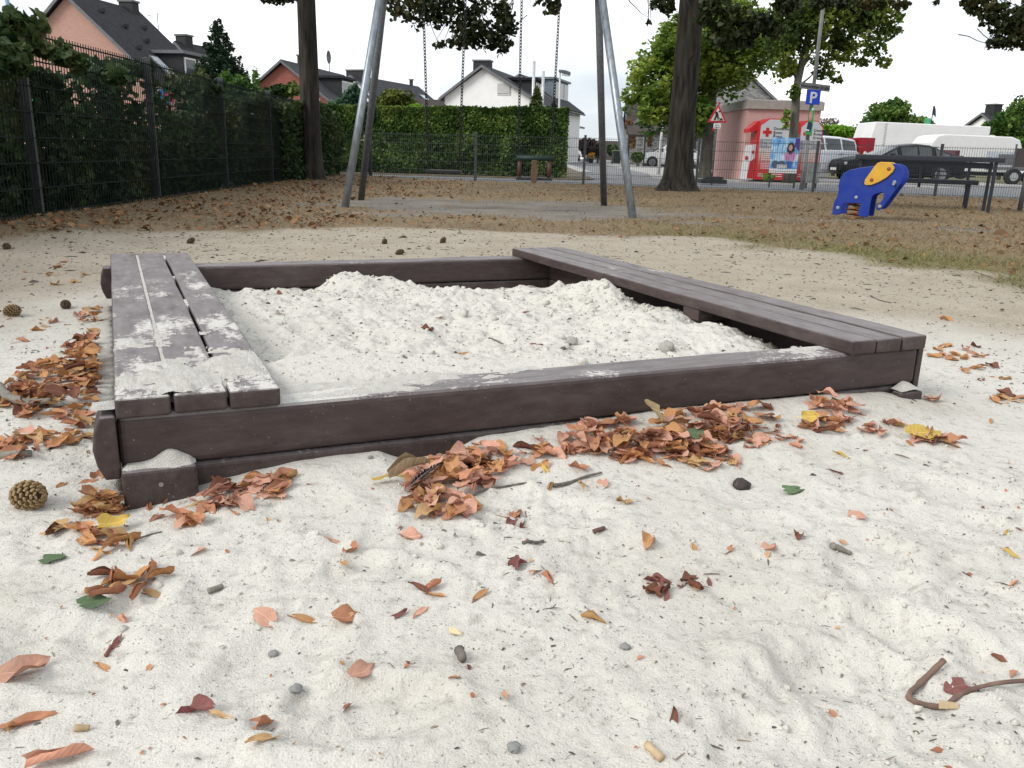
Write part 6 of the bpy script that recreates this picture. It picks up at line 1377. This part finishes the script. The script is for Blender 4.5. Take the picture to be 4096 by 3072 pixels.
pile([(838, 402, 30, 20, 40, .035), (828, 424, 26, 10, 16, .015), (880, 428, 20, 6, 9, .012), (930, 440, 28, 6, 13, .012)], 'dry leaf in the small drift at the right front corner', 'leaves at the right front corner')
pile([(222, 500, 26, 16, 20, .025), (268, 486, 26, 10, 18, .02), (178, 521, 28, 6, 9, .012)], 'rust leaf lying in front of the left foot block', 'leaves in front of the left foot block')
pile([(62, 390, 56, 28, 150, .06), (92, 362, 26, 26, 90, .07), (30, 402, 36, 16, 50, .03)], 'brown leaf in the deep heap left of the bench', 'leaves heaped left of the bench', ['rust'] * 5 + ['orange'] * 5 + ['brown'] * 4 + ['tan'] * 2)
pile([(40, 442, 42, 10, 30, .02), (82, 430, 14, 12, 12, .02), (10, 452, 16, 8, 9, .015), (94, 318, 16, 14, 26, .03), (40, 330, 50, 22, 12, .005), (60, 275, 50, 14, 16, .003)], 'fallen leaf scattered on the sand left of the box', 'leaves scattered left of the box', ['rust'] * 3 + ['orange'] * 4 + ['salmon'] * 2 + ['tan'] * 2)
pile([(75, 538, 30, 12, 9, .01), (110, 545, 24, 12, 8, .015), (140, 580, 34, 16, 10, .012), (105, 600, 18, 8, 4, .01)], 'narrow brown leaf in the loose cluster below the pine cone', 'leaf cluster below the pine cone', ['rust'] * 3 + ['orange'] * 4 + ['tan'] * 2 + ['brown'] * 2, size=(.04, .06), forms=(5, 8, 9, 8, 6, 2))
pile([(685, 590, 58, 11, 12, .004), (515, 520, 16, 8, 6, .006)], 'dark shrivelled leaf on the open sand in front of the drift', 'shrivelled leaves on the open sand', ['brown'] * 4 + ['rust'] * 3 + ['plum'] * 3 + ['orange'], size=(.025, .042), forms=(6, 7, 8, 9, 5))
pile([(958, 354, 30, 9, 20, .006), (1002, 398, 24, 6, 12, .005), (990, 372, 30, 10, 8, .002)], 'small brown leaf in the thin litter right of the box', 'thin leaf litter right of the box', ['orange'] * 4 + ['tan'] * 3 + ['rust'] * 2 + ['brown'], size=(.03, .05))
S_ = 1024 / 2212
SCAT = [(425, 1190, 'salmon', 0), (568, 1330, 'salmon', 1), (650, 1340, 'orange', 8), (750, 1335, 'rust', 6), (760, 1203, 'rust', 2), (740, 1230, 'orange', 8), (930, 1272, 'rust', 5), (935, 1286, 'orange', 8), (975, 1365, 'pale', 8), (1115, 1228, 'plum', 6), (1185, 1252, 'rust', 5), (1160, 1235, 'salmon', 8), (1400, 1175, 'orange', 7), (1345, 1085, 'tan', 6), (1500, 1185, 'orange', 9), (1572, 1190, 'rust', 2), (1665, 1186, 'salmon', 6), (1725, 1160, 'brown', 7), (220, 1442, 'orange', 8), (1500, 1270, 'tan', 8), (2170, 1153, 'yellow', 8), (2178, 1198, 'yellow', 9), (1855, 1115, 'salmon', 1), (1815, 985, 'yellow', 9), (555, 1575, 'rust', 6), (430, 1535, 'plum', 7), (785, 1475, 'salmon', 6), (1285, 1340, 'tan', 5), (1035, 1290, 'orange', 8), (890, 1160, 'salmon', 6), (720, 1172, 'salmon', 8), (265, 1342, 'salmon', 5), (250, 1395, 'plum', 8), (1120, 1215, 'plum', 8), (860, 1330, 'plum', 8), (2060, 1490, 'plum', 1), (1190, 1050, 'tan', 5), (1300, 1050, 'salmon', 3), (1170, 1010, 'orange', 2), (1140, 990, 'salmon', 0), (1245, 1010, 'rust', 6), (1180, 1020, 'yellow', 9), (130, 1050, 'orange', 8), (215, 1025, 'rust', 2), (325, 1095, 'rust', 5), (95, 780, 'orange', 3), (2045, 692, 'orange', 7), (2140, 912, 'orange', 8), (905, 1270, 'brown', 8), (1455, 1550, 'brown', 8), (1800, 1020, 'plum', 8), (560, 1600, 'tan', 8), (480, 1548, 'tan', 8), (30, 1570, 'orange', 9), (905, 1325, 'salmon', 8)]
for (x_, y_, c, v) in SCAT:
    x, y, z = on_ground(x_ * S_, y_ * S_); leaf(x, y, z - .001, lr.uniform(.030, .042) * (1.25 if y > 1.6 else 1), .35, c, v, 'single shrivelled leaf lying on the open sand', 'single leaves on the open sand')
# leaves on the sand inside the box
for (x_, y_, c, v) in [(620, 640, 'salmon', 6), (640, 632, 'rust', 2), (600, 645, 'brown', 7), (1000, 770, 'orange', 8), (985, 775, 'tan', 8), (615, 785, 'orange', 8), (640, 795, 'rust', 8), (760, 628, 'orange', 8), (925, 713, 'brown', 6), (1420, 828, 'orange', 8), (1340, 645, 'orange', 7), (1660, 730, 'tan', 2), (1670, 735, 'brown', 3), (700, 820, 'salmon', 8), (950, 690, 'orange', 8), (1160, 745, 'plum', 8), (1130, 680, 'plum', 8), (1540, 790, 'plum', 8), (1170, 640, 'rust', 9)]:
    x, y, z = on_ground(x_ * S_, y_ * S_); leaf(x, y, z, lr.uniform(.04, .06), .3, c, v, 'small dry leaf on the white sand inside the box', 'leaves inside the box')
# the ones that stand out
def special(px, py, color, var, size, label, lift=.0, yaw=0, roll=0.2, name='fallen_leaf'):
    x, y, z = on_ground(px * S_, py * S_); o = bpy.data.objects.new(name, get_leaf(color, var)); COL.objects.link(o)
    o.location = (x, y, z + lift); o.rotation_euler = (roll, 0, yaw); o.scale = (size,) * 3; return tag(o, label, 'leaf')
special(1405, 918, 'pale', 0, .07, 'pale cream leaf standing on top of the leaf drift', .045, 1.9, 1.05)
special(885, 1050, 'greytan', 5, .105, 'large grey-tan rolled leaf on the heap at the front board', .035, .9, .2)
special(840, 1042, 'yellow', 9, .06, 'yellow strip of leaf at the left edge of the heap', .008, .3, .1)
special(1503, 958, 'green', 0, .05, 'green leaf lying in the drift at the front board', .03, .6, .3)
special(1750, 905, 'yellow', 3, .055, 'yellow leaf in the drift at the right front corner', .02, .4, .5)
special(2000, 942, 'yellow', 1, .085, 'large yellow leaf at the right end of the leaf trail', .006, .3, .2)
special(210, 1307, 'green', 1, .042, 'grey-green leaf below the loose leaf cluster', .002, .5, .1)
special(120, 1210, 'green', 0, .036, 'sand dusted green leaf left of the loose leaf cluster', .001, .2, .05)
special(250, 1142, 'yellow', 2, .055, 'yellow curled leaf above the loose leaf cluster', .012, .8, .3)
special(1720, 1060, 'green', 0, .05, 'pale green leaf flat on the sand at the right', .001, .1, .0)
special(1993, 562, 'yellow', 1, .09, 'yellow leaf standing upright in the dry grass', .02, 1.2, 1.3)
special(50, 1455, 'salmon', 16, .06, 'long rolled leaf at the left edge of the sand', .0, .7, .1)
special(60, 1560, 'rust', 18, .06, 'narrow rolled brown leaf near the lower left corner', .0, .5, .1)
special(135, 1640, 'salmon', 15, .06, 'thick rolled leaf at the lower left corner', .0, .45, .1)
special(655, 1028 * 0 + 890, 'pale', 8, .03, 'tiny pale leaf caught under the left bench', .0, .2, .1) if False else None
LEAVES.sort(key=lambda t: -t[3] / math.hypot(t[0], t[1]))
N_IND = 285
CW = {'rust': 'rust brown', 'salmon': 'pinkish brown', 'orange': 'orange brown', 'brown': 'dark brown', 'tan': 'tan', 'pale': 'cream', 'yellow': 'yellow', 'plum': 'plum coloured', 'green': 'green', 'greytan': 'grey tan'}
FW = {'flat': 'flat', 'curl': 'curled', 'roll': 'rolled', 'crumple': 'crumpled', 'strip': 'narrow'}
for (x, y, z, s, rot, c, v, lab, grp) in LEAVES[:N_IND]:
    o = bpy.data.objects.new('fallen_leaf', get_leaf(c, v)); COL.objects.link(o); o.location = (x, y, z); o.rotation_euler = rot; o.scale = (s, s * lr.uniform(.8, 1.1), s)
    words = [CW[c], FW[FORMS[v % 10]]] + lab.split(' leaf ', 1)[1:]; tag(o, words[0] + ' ' + words[1] + ' leaf ' + words[2], 'leaf', grp)
rest = {}
for t in LEAVES[N_IND:]: rest.setdefault(t[5], []).append(t)
from mathutils import Euler
if rest:
    V, F, MI, UVs, mats = [], [], [], [], []
    for c, ts in rest.items():
        mats.append(DL[c])
        for (x, y, z, s, rot, _, v, _, _) in ts:
            me = get_leaf(c, v); M = Matrix.Translation((x, y, z)) @ Euler(rot).to_matrix().to_4x4() @ Matrix.Scale(s, 4); b = len(V)
            V += [tuple(M @ q.co) for q in me.vertices]
            F += [tuple(b + i for i in p.vertices) for p in me.polygons]; MI += [len(mats) - 1] * len(me.polygons); UVs += [tuple(d.uv) for d in me.uv_layers[0].data]
    me = bpy.data.meshes.new('leaf_litter'); me.from_pydata(V, [], F)
    for m in mats: me.materials.append(m)
    for p, i in zip(me.polygons, MI): p.material_index = i; p.use_smooth = True
    uv = me.uv_layers.new(name='UVMap')
    for i, q in enumerate(UVs): uv.data[i].uv = q
    o = bpy.data.objects.new('leaf_litter', me); COL.objects.link(o); tag(o, 'smaller leaves of the drifts around the box', 'leaves', kind='stuff')

# ================================================================ LITTER ON THE YARD
rng = np.random.default_rng(5)
LITTER = leafmat('litter_leaves', [(.10, .055, .03), (.19, .098, .048), (.28, .15, .07), (.36, .235, .125)], .1, .8)
def yard_points(n, x0, x1, y0, y1, wfun):
    x = rng.uniform(x0, x1, n); y = np.exp(rng.uniform(np.log(y0), np.log(y1), n)); k = rng.random(n) < wfun(x, y); return x[k], y[k]
fence_y = lambda x: 20.2547 - .1551 * (x + 3.4747) + .1
lx_ = lambda y: -3.84 - .033 * (y - 6.9)
def grassw(x, y):
    ang = np.degrees(np.arctan2(y - 3.0, x)); dd = np.hypot(x, y - 3.0)
    e = np.interp(ang, [-180, -150, -90, -45, -20, 5, 29, 50, 69, 103, 142, 165, 180], [4.0, 8, 9, 7, 4.0, 3.1, 3.15, 3.6, 4.2, 4.4, 4.1, 3.6, 4.0])
    g = sstep(-.25, .35, dd - e + .9 * fbm(x * 1.3, y * 1.3, 40, 4)); p = 1 - sstep(.75, 1.1, np.hypot((x - .0) / 2.75, (y - 10.4) / 1.7) + .6 * fbm(x * 1.7, y * 1.7, 41, 3))
    return g * (1 - .93 * p) * (y < fence_y(x)) * (x > lx_(y))
x, y = yard_points(60000, -4.6, 12, 4, 20.5, lambda x, y: grassw(x, y) * np.clip(.05 + .6 * sstep(.3, -2.8, x) * (.35 + .65 * sstep(-.2, .2, fbm(x * 1.1, y * 1.1, 70, 3))) + .10 * sstep(.1, .5, fbm(x * .8, y * .8, 70, 3)), 0, 1))
pos = np.stack([x, y, ground_z(x, y) + .008 + .012 * rng.random(len(x))], 1)
o = scatter_mesh('leaf_carpet', pos, .034 * np.exp(rng.normal(size=len(x)) * .4), rand_rot(len(x), rng, .5), LEAF7, np.clip(rng.random(len(x)) * .75 + .3 * sstep(0, -3, x) * rng.random(len(x)), 0, 1), LITTER); tag(o, 'carpet of fallen brown leaves over the back of the yard', 'leaves', kind='stuff')
DRY = leafmat('dry_grass', [(.13, .088, .046), (.22, .155, .082), (.32, .24, .13), (.15, .175, .06)], .2, .8)
x, y = yard_points(150000, -4.6, 13, 4, 20.5, lambda x, y: grassw(x, y) * (.45 + .55 * sstep(-1, 2, x)))
pos = np.stack([x, y, ground_z(x, y) - .003], 1); R = rand_rot(len(x), rng, 0); up = rng.normal(size=(len(x), 3)) * .8; up[:, 2] = np.abs(up[:, 2]) * .5 + .22
d = up / np.linalg.norm(up, axis=1)[:, None]; sd_v = np.cross(d, rng.normal(size=d.shape)); sd_v /= np.linalg.norm(sd_v, axis=1)[:, None]; R = np.stack([d, sd_v, np.cross(d, sd_v)], -1)
edgeg = sstep(2.4, 0, np.hypot(x, y - 3) - 3.2) * sstep(.5, 2.0, x) * 1.3
o = scatter_mesh('dry_grass', pos, .05 * (.5 + 1.0 * rng.random(len(x))), R, (BLADE[0] * np.array([1, 1.4, 1]), BLADE[1]), np.clip(rng.random(len(x)) * .72 + .5 * edgeg * (rng.random(len(x)) < .75), 0, 1), DRY); tag(o, 'short dry grass over the yard behind the sand', 'grass', kind='stuff')
FRESH = leafmat('green_grass', [(.08, .10, .03), (.15, .17, .05), (.24, .23, .09)], .3, .7)
x, y = yard_points(60000, .6, 7, 3.2, 10, lambda x, y: grassw(x, y) * sstep(2.6, .2, np.hypot(x, y - 3) - 3.2) * sstep(.6, 2.0, x) * np.clip(.6 + fbm(x * 1.5, y * 1.5, 47, 3), 0, 1))
up = rng.normal(size=(len(x), 3)) * .7; up[:, 2] = np.abs(up[:, 2]) * .5 + .35; d = up / np.linalg.norm(up, axis=1)[:, None]; sd_v = np.cross(d, rng.normal(size=d.shape)); sd_v /= np.linalg.norm(sd_v, axis=1)[:, None]
o = scatter_mesh('green_grass', np.stack([x, y, ground_z(x, y) - .003], 1), .045 * (.5 + rng.random(len(x))), np.stack([d, sd_v, np.cross(d, sd_v)], -1), (BLADE[0] * np.array([1, 1.2, 1]), BLADE[1]), rng.random(len(x)), FRESH); tag(o, 'thin green grass along the right edge of the sand', 'grass', kind='stuff')
# bits in the sand: bark crumbs, twiglets, needles
BITS = leafmat('sand_bits', [(.06, .052, .045), (.13, .115, .095), (.22, .17, .13), (.32, .27, .21)], 0, .9)
x, y = yard_points(40000, -3.4, 3.6, .6, 7.5, lambda x, y: (1 - grassw(x, y)) * np.clip(.16 + .9 * sstep(-.1, .45, fbm(x * 1.8, y * 1.8, 71, 3)) + .5 * sstep(2.5, 4.5, y), 0, 1))
v_, u_ = to_box(x, y); k = ~((v_ > -.06) & (v_ < 2.12) & (u_ > -.01) & (u_ < 2.25)); x, y = x[k], y[k]
pos = np.stack([x, y, ground_z(x, y) + .001], 1); n = len(x); sz = np.exp(rng.normal(size=n) * .6) * .0029 * (1 + .5 * np.clip(y - 1.5, 0, 3.5))
sh = (np.array([(-.5, -.16, -.1), (.5, -.1, -.05), (.45, .15, .05), (-.4, .2, .12), (0, 0, .3)]), np.array([(0, 1, 4), (1, 2, 4), (2, 3, 4), (3, 0, 4)]))
twl = rng.random(n) < .35
shl = (sh[0] * np.array([2.4, .5, .6]), sh[1])
o = scatter_mesh('sand_twiglets', pos[twl], sz[twl], rand_rot(int(twl.sum()), rng, .9), shl, rng.random(int(twl.sum())) * .8, BITS); tag(o, 'fine needles and twiglets strewn over the sand', 'debris', kind='stuff')
pos, sz = pos[~twl], sz[~twl]; n = len(pos)
o = scatter_mesh('sand_bits', pos, sz, rand_rot(n, rng, .75), sh, np.clip(rng.random(n) ** 1.5, 0, 1), BITS); tag(o, 'tiny bark crumbs and twiglets strewn over the sand', 'debris', kind='stuff')
v_ = rng.uniform(.32, 1.94, 2600); u_ = rng.uniform(.13, 2.1, 2600); z = fill_z(v_, u_) + .001; P = np.array([bxw(a, b, c) for a, b, c in zip(v_, u_, z)])
o = scatter_mesh('sand_bits', P, np.exp(rng.normal(size=2600) * .6) * .0042, rand_rot(2600, rng, .75), sh, rng.random(2600) ** 1.4, BITS); tag(o, 'tiny dark crumbs on the sand inside the box', 'debris', kind='stuff')
FRAG = leafmat('leaf_fragments', [(.16, .07, .055), (.34, .15, .09), (.50, .25, .16), (.55, .36, .18)], .1, .9)
x, y = yard_points(900, -2.4, 2.6, .68, 3.6, lambda x, y: np.clip(.30 + .6 * sstep(-.1, .4, fbm(x * 2.2, y * 2.2, 72, 3)), 0, 1))
v_, u_ = to_box(x, y); k = ~((v_ > -.06) & (v_ < 2.12) & (u_ > -.01) & (u_ < 2.25)); x, y = x[k], y[k]
o = scatter_mesh('leaf_fragments', np.stack([x, y, ground_z(x, y) + .002], 1), .009 * np.exp(rng.normal(size=len(x)) * .45), rand_rot(len(x), rng, .45), (LEAF7[0] * np.array([1, .7, 1.6]), LEAF7[1]), rng.random(len(x)), FRAG); tag(o, 'small torn scraps of dry leaf scattered over the sand', 'leaf scraps', kind='stuff')
# clods of sand
OCT = (np.array([(.5, 0, 0), (-.45, .05, 0), (0, .5, .05), (.05, -.48, 0), (0, 0, .42), (0, 0, -.3), (.3, .3, .2), (-.3, -.28, .22)]), np.array([(0, 6, 4), (6, 2, 4), (2, 1, 4), (1, 7, 4), (7, 3, 4), (3, 0, 4), (0, 2, 6), (1, 3, 7), (0, 5, 2), (2, 5, 1), (1, 5, 3), (3, 5, 0)]))
x, y = yard_points(18000, -2, 2.2, .6, 3.6, lambda x, y: sstep(.1, .5, fbm(x * 2.3 + 5, y * 2.3, 9, 2) + .12) * .75 + .18)
v_, u_ = to_box(x, y); k = ~((v_ > -.05) & (v_ < 2.1) & (u_ > -.01) & (u_ < 2.2)); x, y = x[k], y[k]
o = scatter_mesh('sand_clods', np.stack([x, y, ground_z(x, y) + .0], 1), np.exp(rng.normal(size=len(x)) * .5) * .0042, rand_rot(len(x), rng, .2), OCT, rng.random(len(x)), M_SAND); tag(o, 'small clods of damp sand in the trodden foreground', 'sand', kind='stuff')
v_ = np.concatenate([rng.uniform(.35, 1.95, 700), rng.normal(1.72, .12, 300), rng.normal(.98, .2, 180)]).clip(.33, 1.98); u_ = np.concatenate([rng.uniform(.08, 2.08, 700), rng.normal(1.15, .18, 300), rng.normal(1.82, .12, 180)]).clip(.08, 2.08)
P = np.array([bxw(a, b, float(c)) for a, b, c in zip(v_, u_, fill_z(v_, u_))])
o = scatter_mesh('sand_clods', P, np.exp(rng.normal(size=len(v_)) * .55) * .0095, rand_rot(len(v_), rng, .2), OCT, rng.random(len(v_)), M_SAND); tag(o, 'clods of sand in the trodden box', 'sand', kind='stuff')
def lump(name, label, cat, v, u, size, seed, m=M_SAND, world=None, flatz=.7):
    b = bmesh.new(); bmesh.ops.create_icosphere(b, subdivisions=3, radius=1); 
    for q in b.verts:
        d = q.co.normalized(); k = 1 + .5 * float(fbm(np.array(d.x * 2.2 + seed), np.array(d.y * 2.2 + d.z * 1.7), seed, 3)); q.co = Vector((d.x, d.y, d.z * flatz)) * k
    me = bpy.data.meshes.new(name); b.to_mesh(me); b.free()
    for p in me.polygons: p.use_smooth = True
    o = link_mesh(name, me, m); w = bxw(v, u, float(fill_z(np.array(v), np.array(u)))) if world is None else Vector(world); o.location = w + Vector((0, 0, size * .35)); o.scale = (size,) * 3; o.rotation_euler = (0, 0, seed); return tag(o, label, cat)
for i, (x_, y_, s, lab) in enumerate(((1475, 690, .035, 'big pale clod of sand leaning at the right bench'), (1440, 690 + 55, .022, 'lump of sand in front of the big clod'), (1235, 742, .02, 'grey lump in the middle of the box sand'), (1340, 640, .02, 'crumbly clod on the sand heap by the right bench'))):
    x, y, z = on_ground(x_ * S_, y_ * S_); lump('sand_clod', lab, 'sand clod', 0, 0, s, 3 + i, world=(x, y, z), flatz=.9)
M_PEB = mat('pebble', (.26, .26, .255), (.18, .18, .175), scale=60, rough=.8)
for i, (x_, y_, s, lab) in enumerate(((1110, 1618, .008, 'grey pebble near the bottom edge'), (800, 990, .006, 'small pebble on the sand bump at the front board'), (590, 1415, .007, 'dark grey stone left of the middle foreground'), (640, 1508, .008, 'dark fluffy crumb in the foreground'), (1350, 1400 + 0, .007, 'small grey stone in the middle foreground'))):
    x, y, z = on_ground(x_ * S_, y_ * S_); lump('pebble', lab, 'pebble', 0, 0, s, 20 + i, M_PEB, (x, y, z), .6)
# snail-like dark nut
x, y, z = on_ground(1600 * S_, 1052 * S_); o = lump('nut_shell', 'dark round nut shell on the sand at the right', 'nut', 0, 0, .017, 40, mat('nut', (.06, .045, .04), (.035, .028, .026), scale=80, rough=.5), (x, y, z), .8)

# ---------------------------------------------------------------- pine cones
M_CONE = mat('cone_scale', (.34, .235, .115), (.20, .13, .065), scale=60, rough=.7, rnd=.1); M_CONE_D = mat('cone_dark', (.18, .12, .075), (.10, .07, .045), scale=60, rough=.8); M_CORE = mat('cone_core', (.04, .028, .02), rough=.9)
def pine_cone(px, py, length, label, yaw, dark=False, tilt=1.35):
    x, y, z = on_ground(px, py); R_ = length * .34
    c = empty('pine_cone', (x, y, z + R_ * .8), 0, label, 'pine cone', 'pine cones'); c.rotation_euler = (tilt, 0, yaw)
    core, scl = MB(), MB(); n = 95
    core.tube([(0, 0, -length * .46), (0, 0, -length * .3), (0, 0, 0), (0, 0, length * .3), (0, 0, length * .48)], [R_ * .35, R_ * .7, R_ * .78, R_ * .55, R_ * .12], 10)
    for i in range(n):
        t = (i + .5) / n; zz = (t - .5) * length; r = R_ * (math.sin(math.pi * min(1, max(0, (t * .9 + .08)))) ** .6); a = i * 2.39996
        d = Vector((math.cos(a), math.sin(a), .55 * (t - .25))).normalized(); s = Vector((-math.sin(a), math.cos(a), 0)); u = d.cross(s)
        w = length * .062 * (1.15 - .5 * abs(t - .45)); b0 = Vector((0, 0, zz)) + d * r * .62; p = Vector((0, 0, zz)) + d * (r * 1.04)
        scl.add([b0 - s * w * .6, b0 + s * w * .6, p - s * w + u * w * .55, p + s * w + u * w * .55, p + s * w * .8 - u * w * .6, p - s * w * .8 - u * w * .6, p + d * w * .55], [(0, 1, 3, 2), (0, 5, 4, 1), (1, 4, 3), (0, 2, 5), (2, 3, 6), (3, 4, 6), (4, 5, 6), (5, 2, 6)])
    core.build('core', M_CORE, c); scl.build('scales', M_CONE_D if dark else M_CONE, c)
    q = MB(); q.tube([(0, 0, -length * .45), (.002, 0, -length * .62)], .004, 6); q.build('stalk', M_CORE, c)
pine_cone(30, 506, .078, 'large tan pine cone on the sand at the left front corner', 1.0)
pine_cone(66, 308, .055, 'dark pine cone lying left of the bench', .4, True); pine_cone(13, 316, .07, 'tan pine cone half buried at the left edge', 1.3)
pine_cone(191, 243.5, .06, 'pine cone on the sand behind the left bench', 2.0, True, .9); pine_cone(384.5, 244, .055, 'dark pine cone behind the back board, left of three', .5, True, .7); pine_cone(443, 243, .06, 'dark pine cone behind the back board, right of three', 1.1, True, .6); pine_cone(400, 254.5, .055, 'dark pine cone behind the back board, nearest of three', 2.2, True)
pine_cone(7, 249, .06, 'dark cone at the left edge near the fence', .2, True)
# ---------------------------------------------------------------- sticks, twigs, feather
M_STICK = mat('stick_brown', (.20, .13, .10), (.12, .075, .058), scale=40, rough=.7, bump=.4, bscale=120); M_TWIG = mat('twig_grey', (.17, .15, .13), (.10, .085, .075), scale=60, rough=.8); M_CUT = mat('cut_wood', (.48, .37, .23), (.36, .26, .15), scale=60, rough=.7); M_OLDW = mat('old_wood', (.27, .25, .21), (.17, .155, .135), scale=50, rough=.85, bump=.5)
def stick(name, label, pts2, r0, r1, m, lifts=None, cut=False):
    P = []
    for i, (px, py) in enumerate(pts2):
        x, y, z = on_ground(px * S_, py * S_); P.append(Vector((x, y, z + r0 * .8 + (lifts[i] if lifts else 0))))
    t = empty(name, P[0], 0, label, 'stick'); n = len(P); fine = []
    for i in range(n - 1):
        p0, p1, p2, p3 = P[max(i - 1, 0)], P[i], P[i + 1], P[min(i + 2, n - 1)]
        for k in range(5):
            s = k / 5; fine.append(.5 * ((2 * p1) + (p2 - p0) * s + (2 * p0 - 5 * p1 + 4 * p2 - p3) * s * s + (3 * p1 - p0 - 3 * p2 + p3) * s ** 3))
    fine.append(P[-1]); rr = random.Random(len(label))
    rad = [(r0 + (r1 - r0) * i / (len(fine) - 1)) * rr.uniform(.82, 1.2) for i in range(len(fine))]
    q = MB(); q.tube([p - P[0] for p in fine], rad, 9); q.build('bark', m, t, smooth=True)
    if cut:
        d = (fine[0] - fine[1]).normalized(); q = MB(); q.tube([fine[0] - P[0] + d * .0002, fine[0] - P[0] + d * .0014], r0 * .8, 9); q.build('cut_end', M_CUT, t)
    return t
st = stick('bent_stick', 'bent brown stick with a cut end at the lower right', [(2035, 1448), (1985, 1490), (1962, 1508), (1975, 1520), (2010, 1530), (2040, 1528), (2070, 1508), (2110, 1492), (2160, 1484), (2230, 1487), (2300, 1480)], .0042, .0024, M_STICK, [.012, .006, .001, 0, 0, 0, .001, .003, .004, .003, .002], True)
q = MB(); x, y, z = on_ground(2042 * S_, 1531 * S_); q.add([Vector(p) + Vector((x, y, z + .008)) - st.location for p in ((-.012, -.006, -.002), (.014, -.005, -.002), (.018, .004, .0), (-.008, .004, .004))], [(0, 1, 2, 3)]); q.build('split_wood', M_CUT, st)
stick('old_stick', 'weathered grey stick curving through the leaf heap at the left', [(0, 850), (15, 868), (45, 880), (80, 884), (110, 882)], .012, .009, M_OLDW, [.01] * 5)
stick('old_stick', 'weathered stick lying at the left edge beside the leaf trail', [(-20, 988), (20, 990), (70, 986)], .010, .007, M_OLDW)
stick('twig', 'thin grey twig running right from the leaf heap', [(1000, 1083), (1050, 1074), (1090, 1062), (1130, 1058), (1170, 1045)], .003, .0012, M_TWIG)
stick('twig', 'grey twig pointing into the drift of leaves', [(1195, 1052), (1230, 1046), (1260, 1034), (1300, 1024)], .0042, .002, M_TWIG)
stick('twig', 'short knobbly dark twig on the open sand in the middle', [(1130, 1176), (1145, 1173), (1160, 1175), (1172, 1171)], .0035, .002, M_TWIG)
stick('twig', 'thin twig beside the loose leaf cluster at the left', [(285, 1172), (320, 1158), (350, 1150)], .0022, .001, M_TWIG)
stick('twig', 'short dark twig on the sand right of the middle', [(1282, 1146), (1306, 1143)], .0045, .004, mat('twig_plum', (.13, .07, .06), rough=.7))
stick('wood_chip', 'pale grey splinter of wood on the right foreground sand', [(1795, 1183), (1820, 1193), (1838, 1200)], .006, .003, M_OLDW)
stick('wood_chip', 'tan cut piece of reed at the bottom right of the middle', [(1395, 1612), (1430, 1644)], .0048, .0045, M_CUT)
stick('wood_chip', 'short grey wood splinter in the left foreground', [(450, 1283), (482, 1270)], .005, .004, M_OLDW)
stick('wood_chip', 'small pale strip of bark near the lower left', [(160, 1578), (195, 1577)], .004, .004, M_CUT)
stick('twig', 'curved reddish leaf stalk in the left foreground', [(230, 1418), (242, 1400), (258, 1388)], .003, .002, mat('stalk_red', (.22, .08, .06), rough=.6))
stick('twig', 'little dark twig at the centre of the box sand', [(1215, 757), (1235, 745), (1245, 735)], .006, .003, M_TWIG)
stick('twig', 'forked twig in the box sand left of the middle', [(1055, 735), (1070, 738), (1090, 747)], .003, .002, M_TWIG)
stick('twig', 'dark stub of wood at the lower middle', [(992, 1412), (1000, 1432)], .007, .005, M_TWIG)
stick('twig', 'dead twig on the sand behind the right bench', [(1880, 640), (1900, 650), (1925, 655)], .004, .002, M_TWIG)
stick('twig', 'twig among bits at the right edge of the sand', [(2105, 588), (2140, 600), (2160, 610)], .004, .002, M_TWIG)
x, y, z = on_ground(912 * S_, 1062 * S_); ft_ = empty('feather', (x, y, z + .03), .95, 'black feather stuck in the leaf heap at the front board', 'feather')
q = MB(); q.tube([(-.05, 0, -.012), (0, 0, .004), (.05, .004, .012)], [.0014, .001, .0004], 5); q.build('quill', mat('quill', (.2, .2, .22), rough=.4), ft_)
q = MB(); rr = random.Random(9)
for i in range(26):
    t_ = i / 25; xx = -.035 + .085 * t_; zz = -.008 + .02 * t_; w = .016 * math.sin(math.pi * (.15 + .8 * t_)) * rr.uniform(.75, 1.1)
    for s in (1, -1): q.add([(xx, 0, zz), (xx + .004, 0, zz), (xx + .014, s * w, zz + .002), (xx + .010, s * w, zz + .004)], [(0, 1, 2, 3)])
q.build('barbs', mat('feather_black', (.012, .013, .018), rough=.35), ft_)
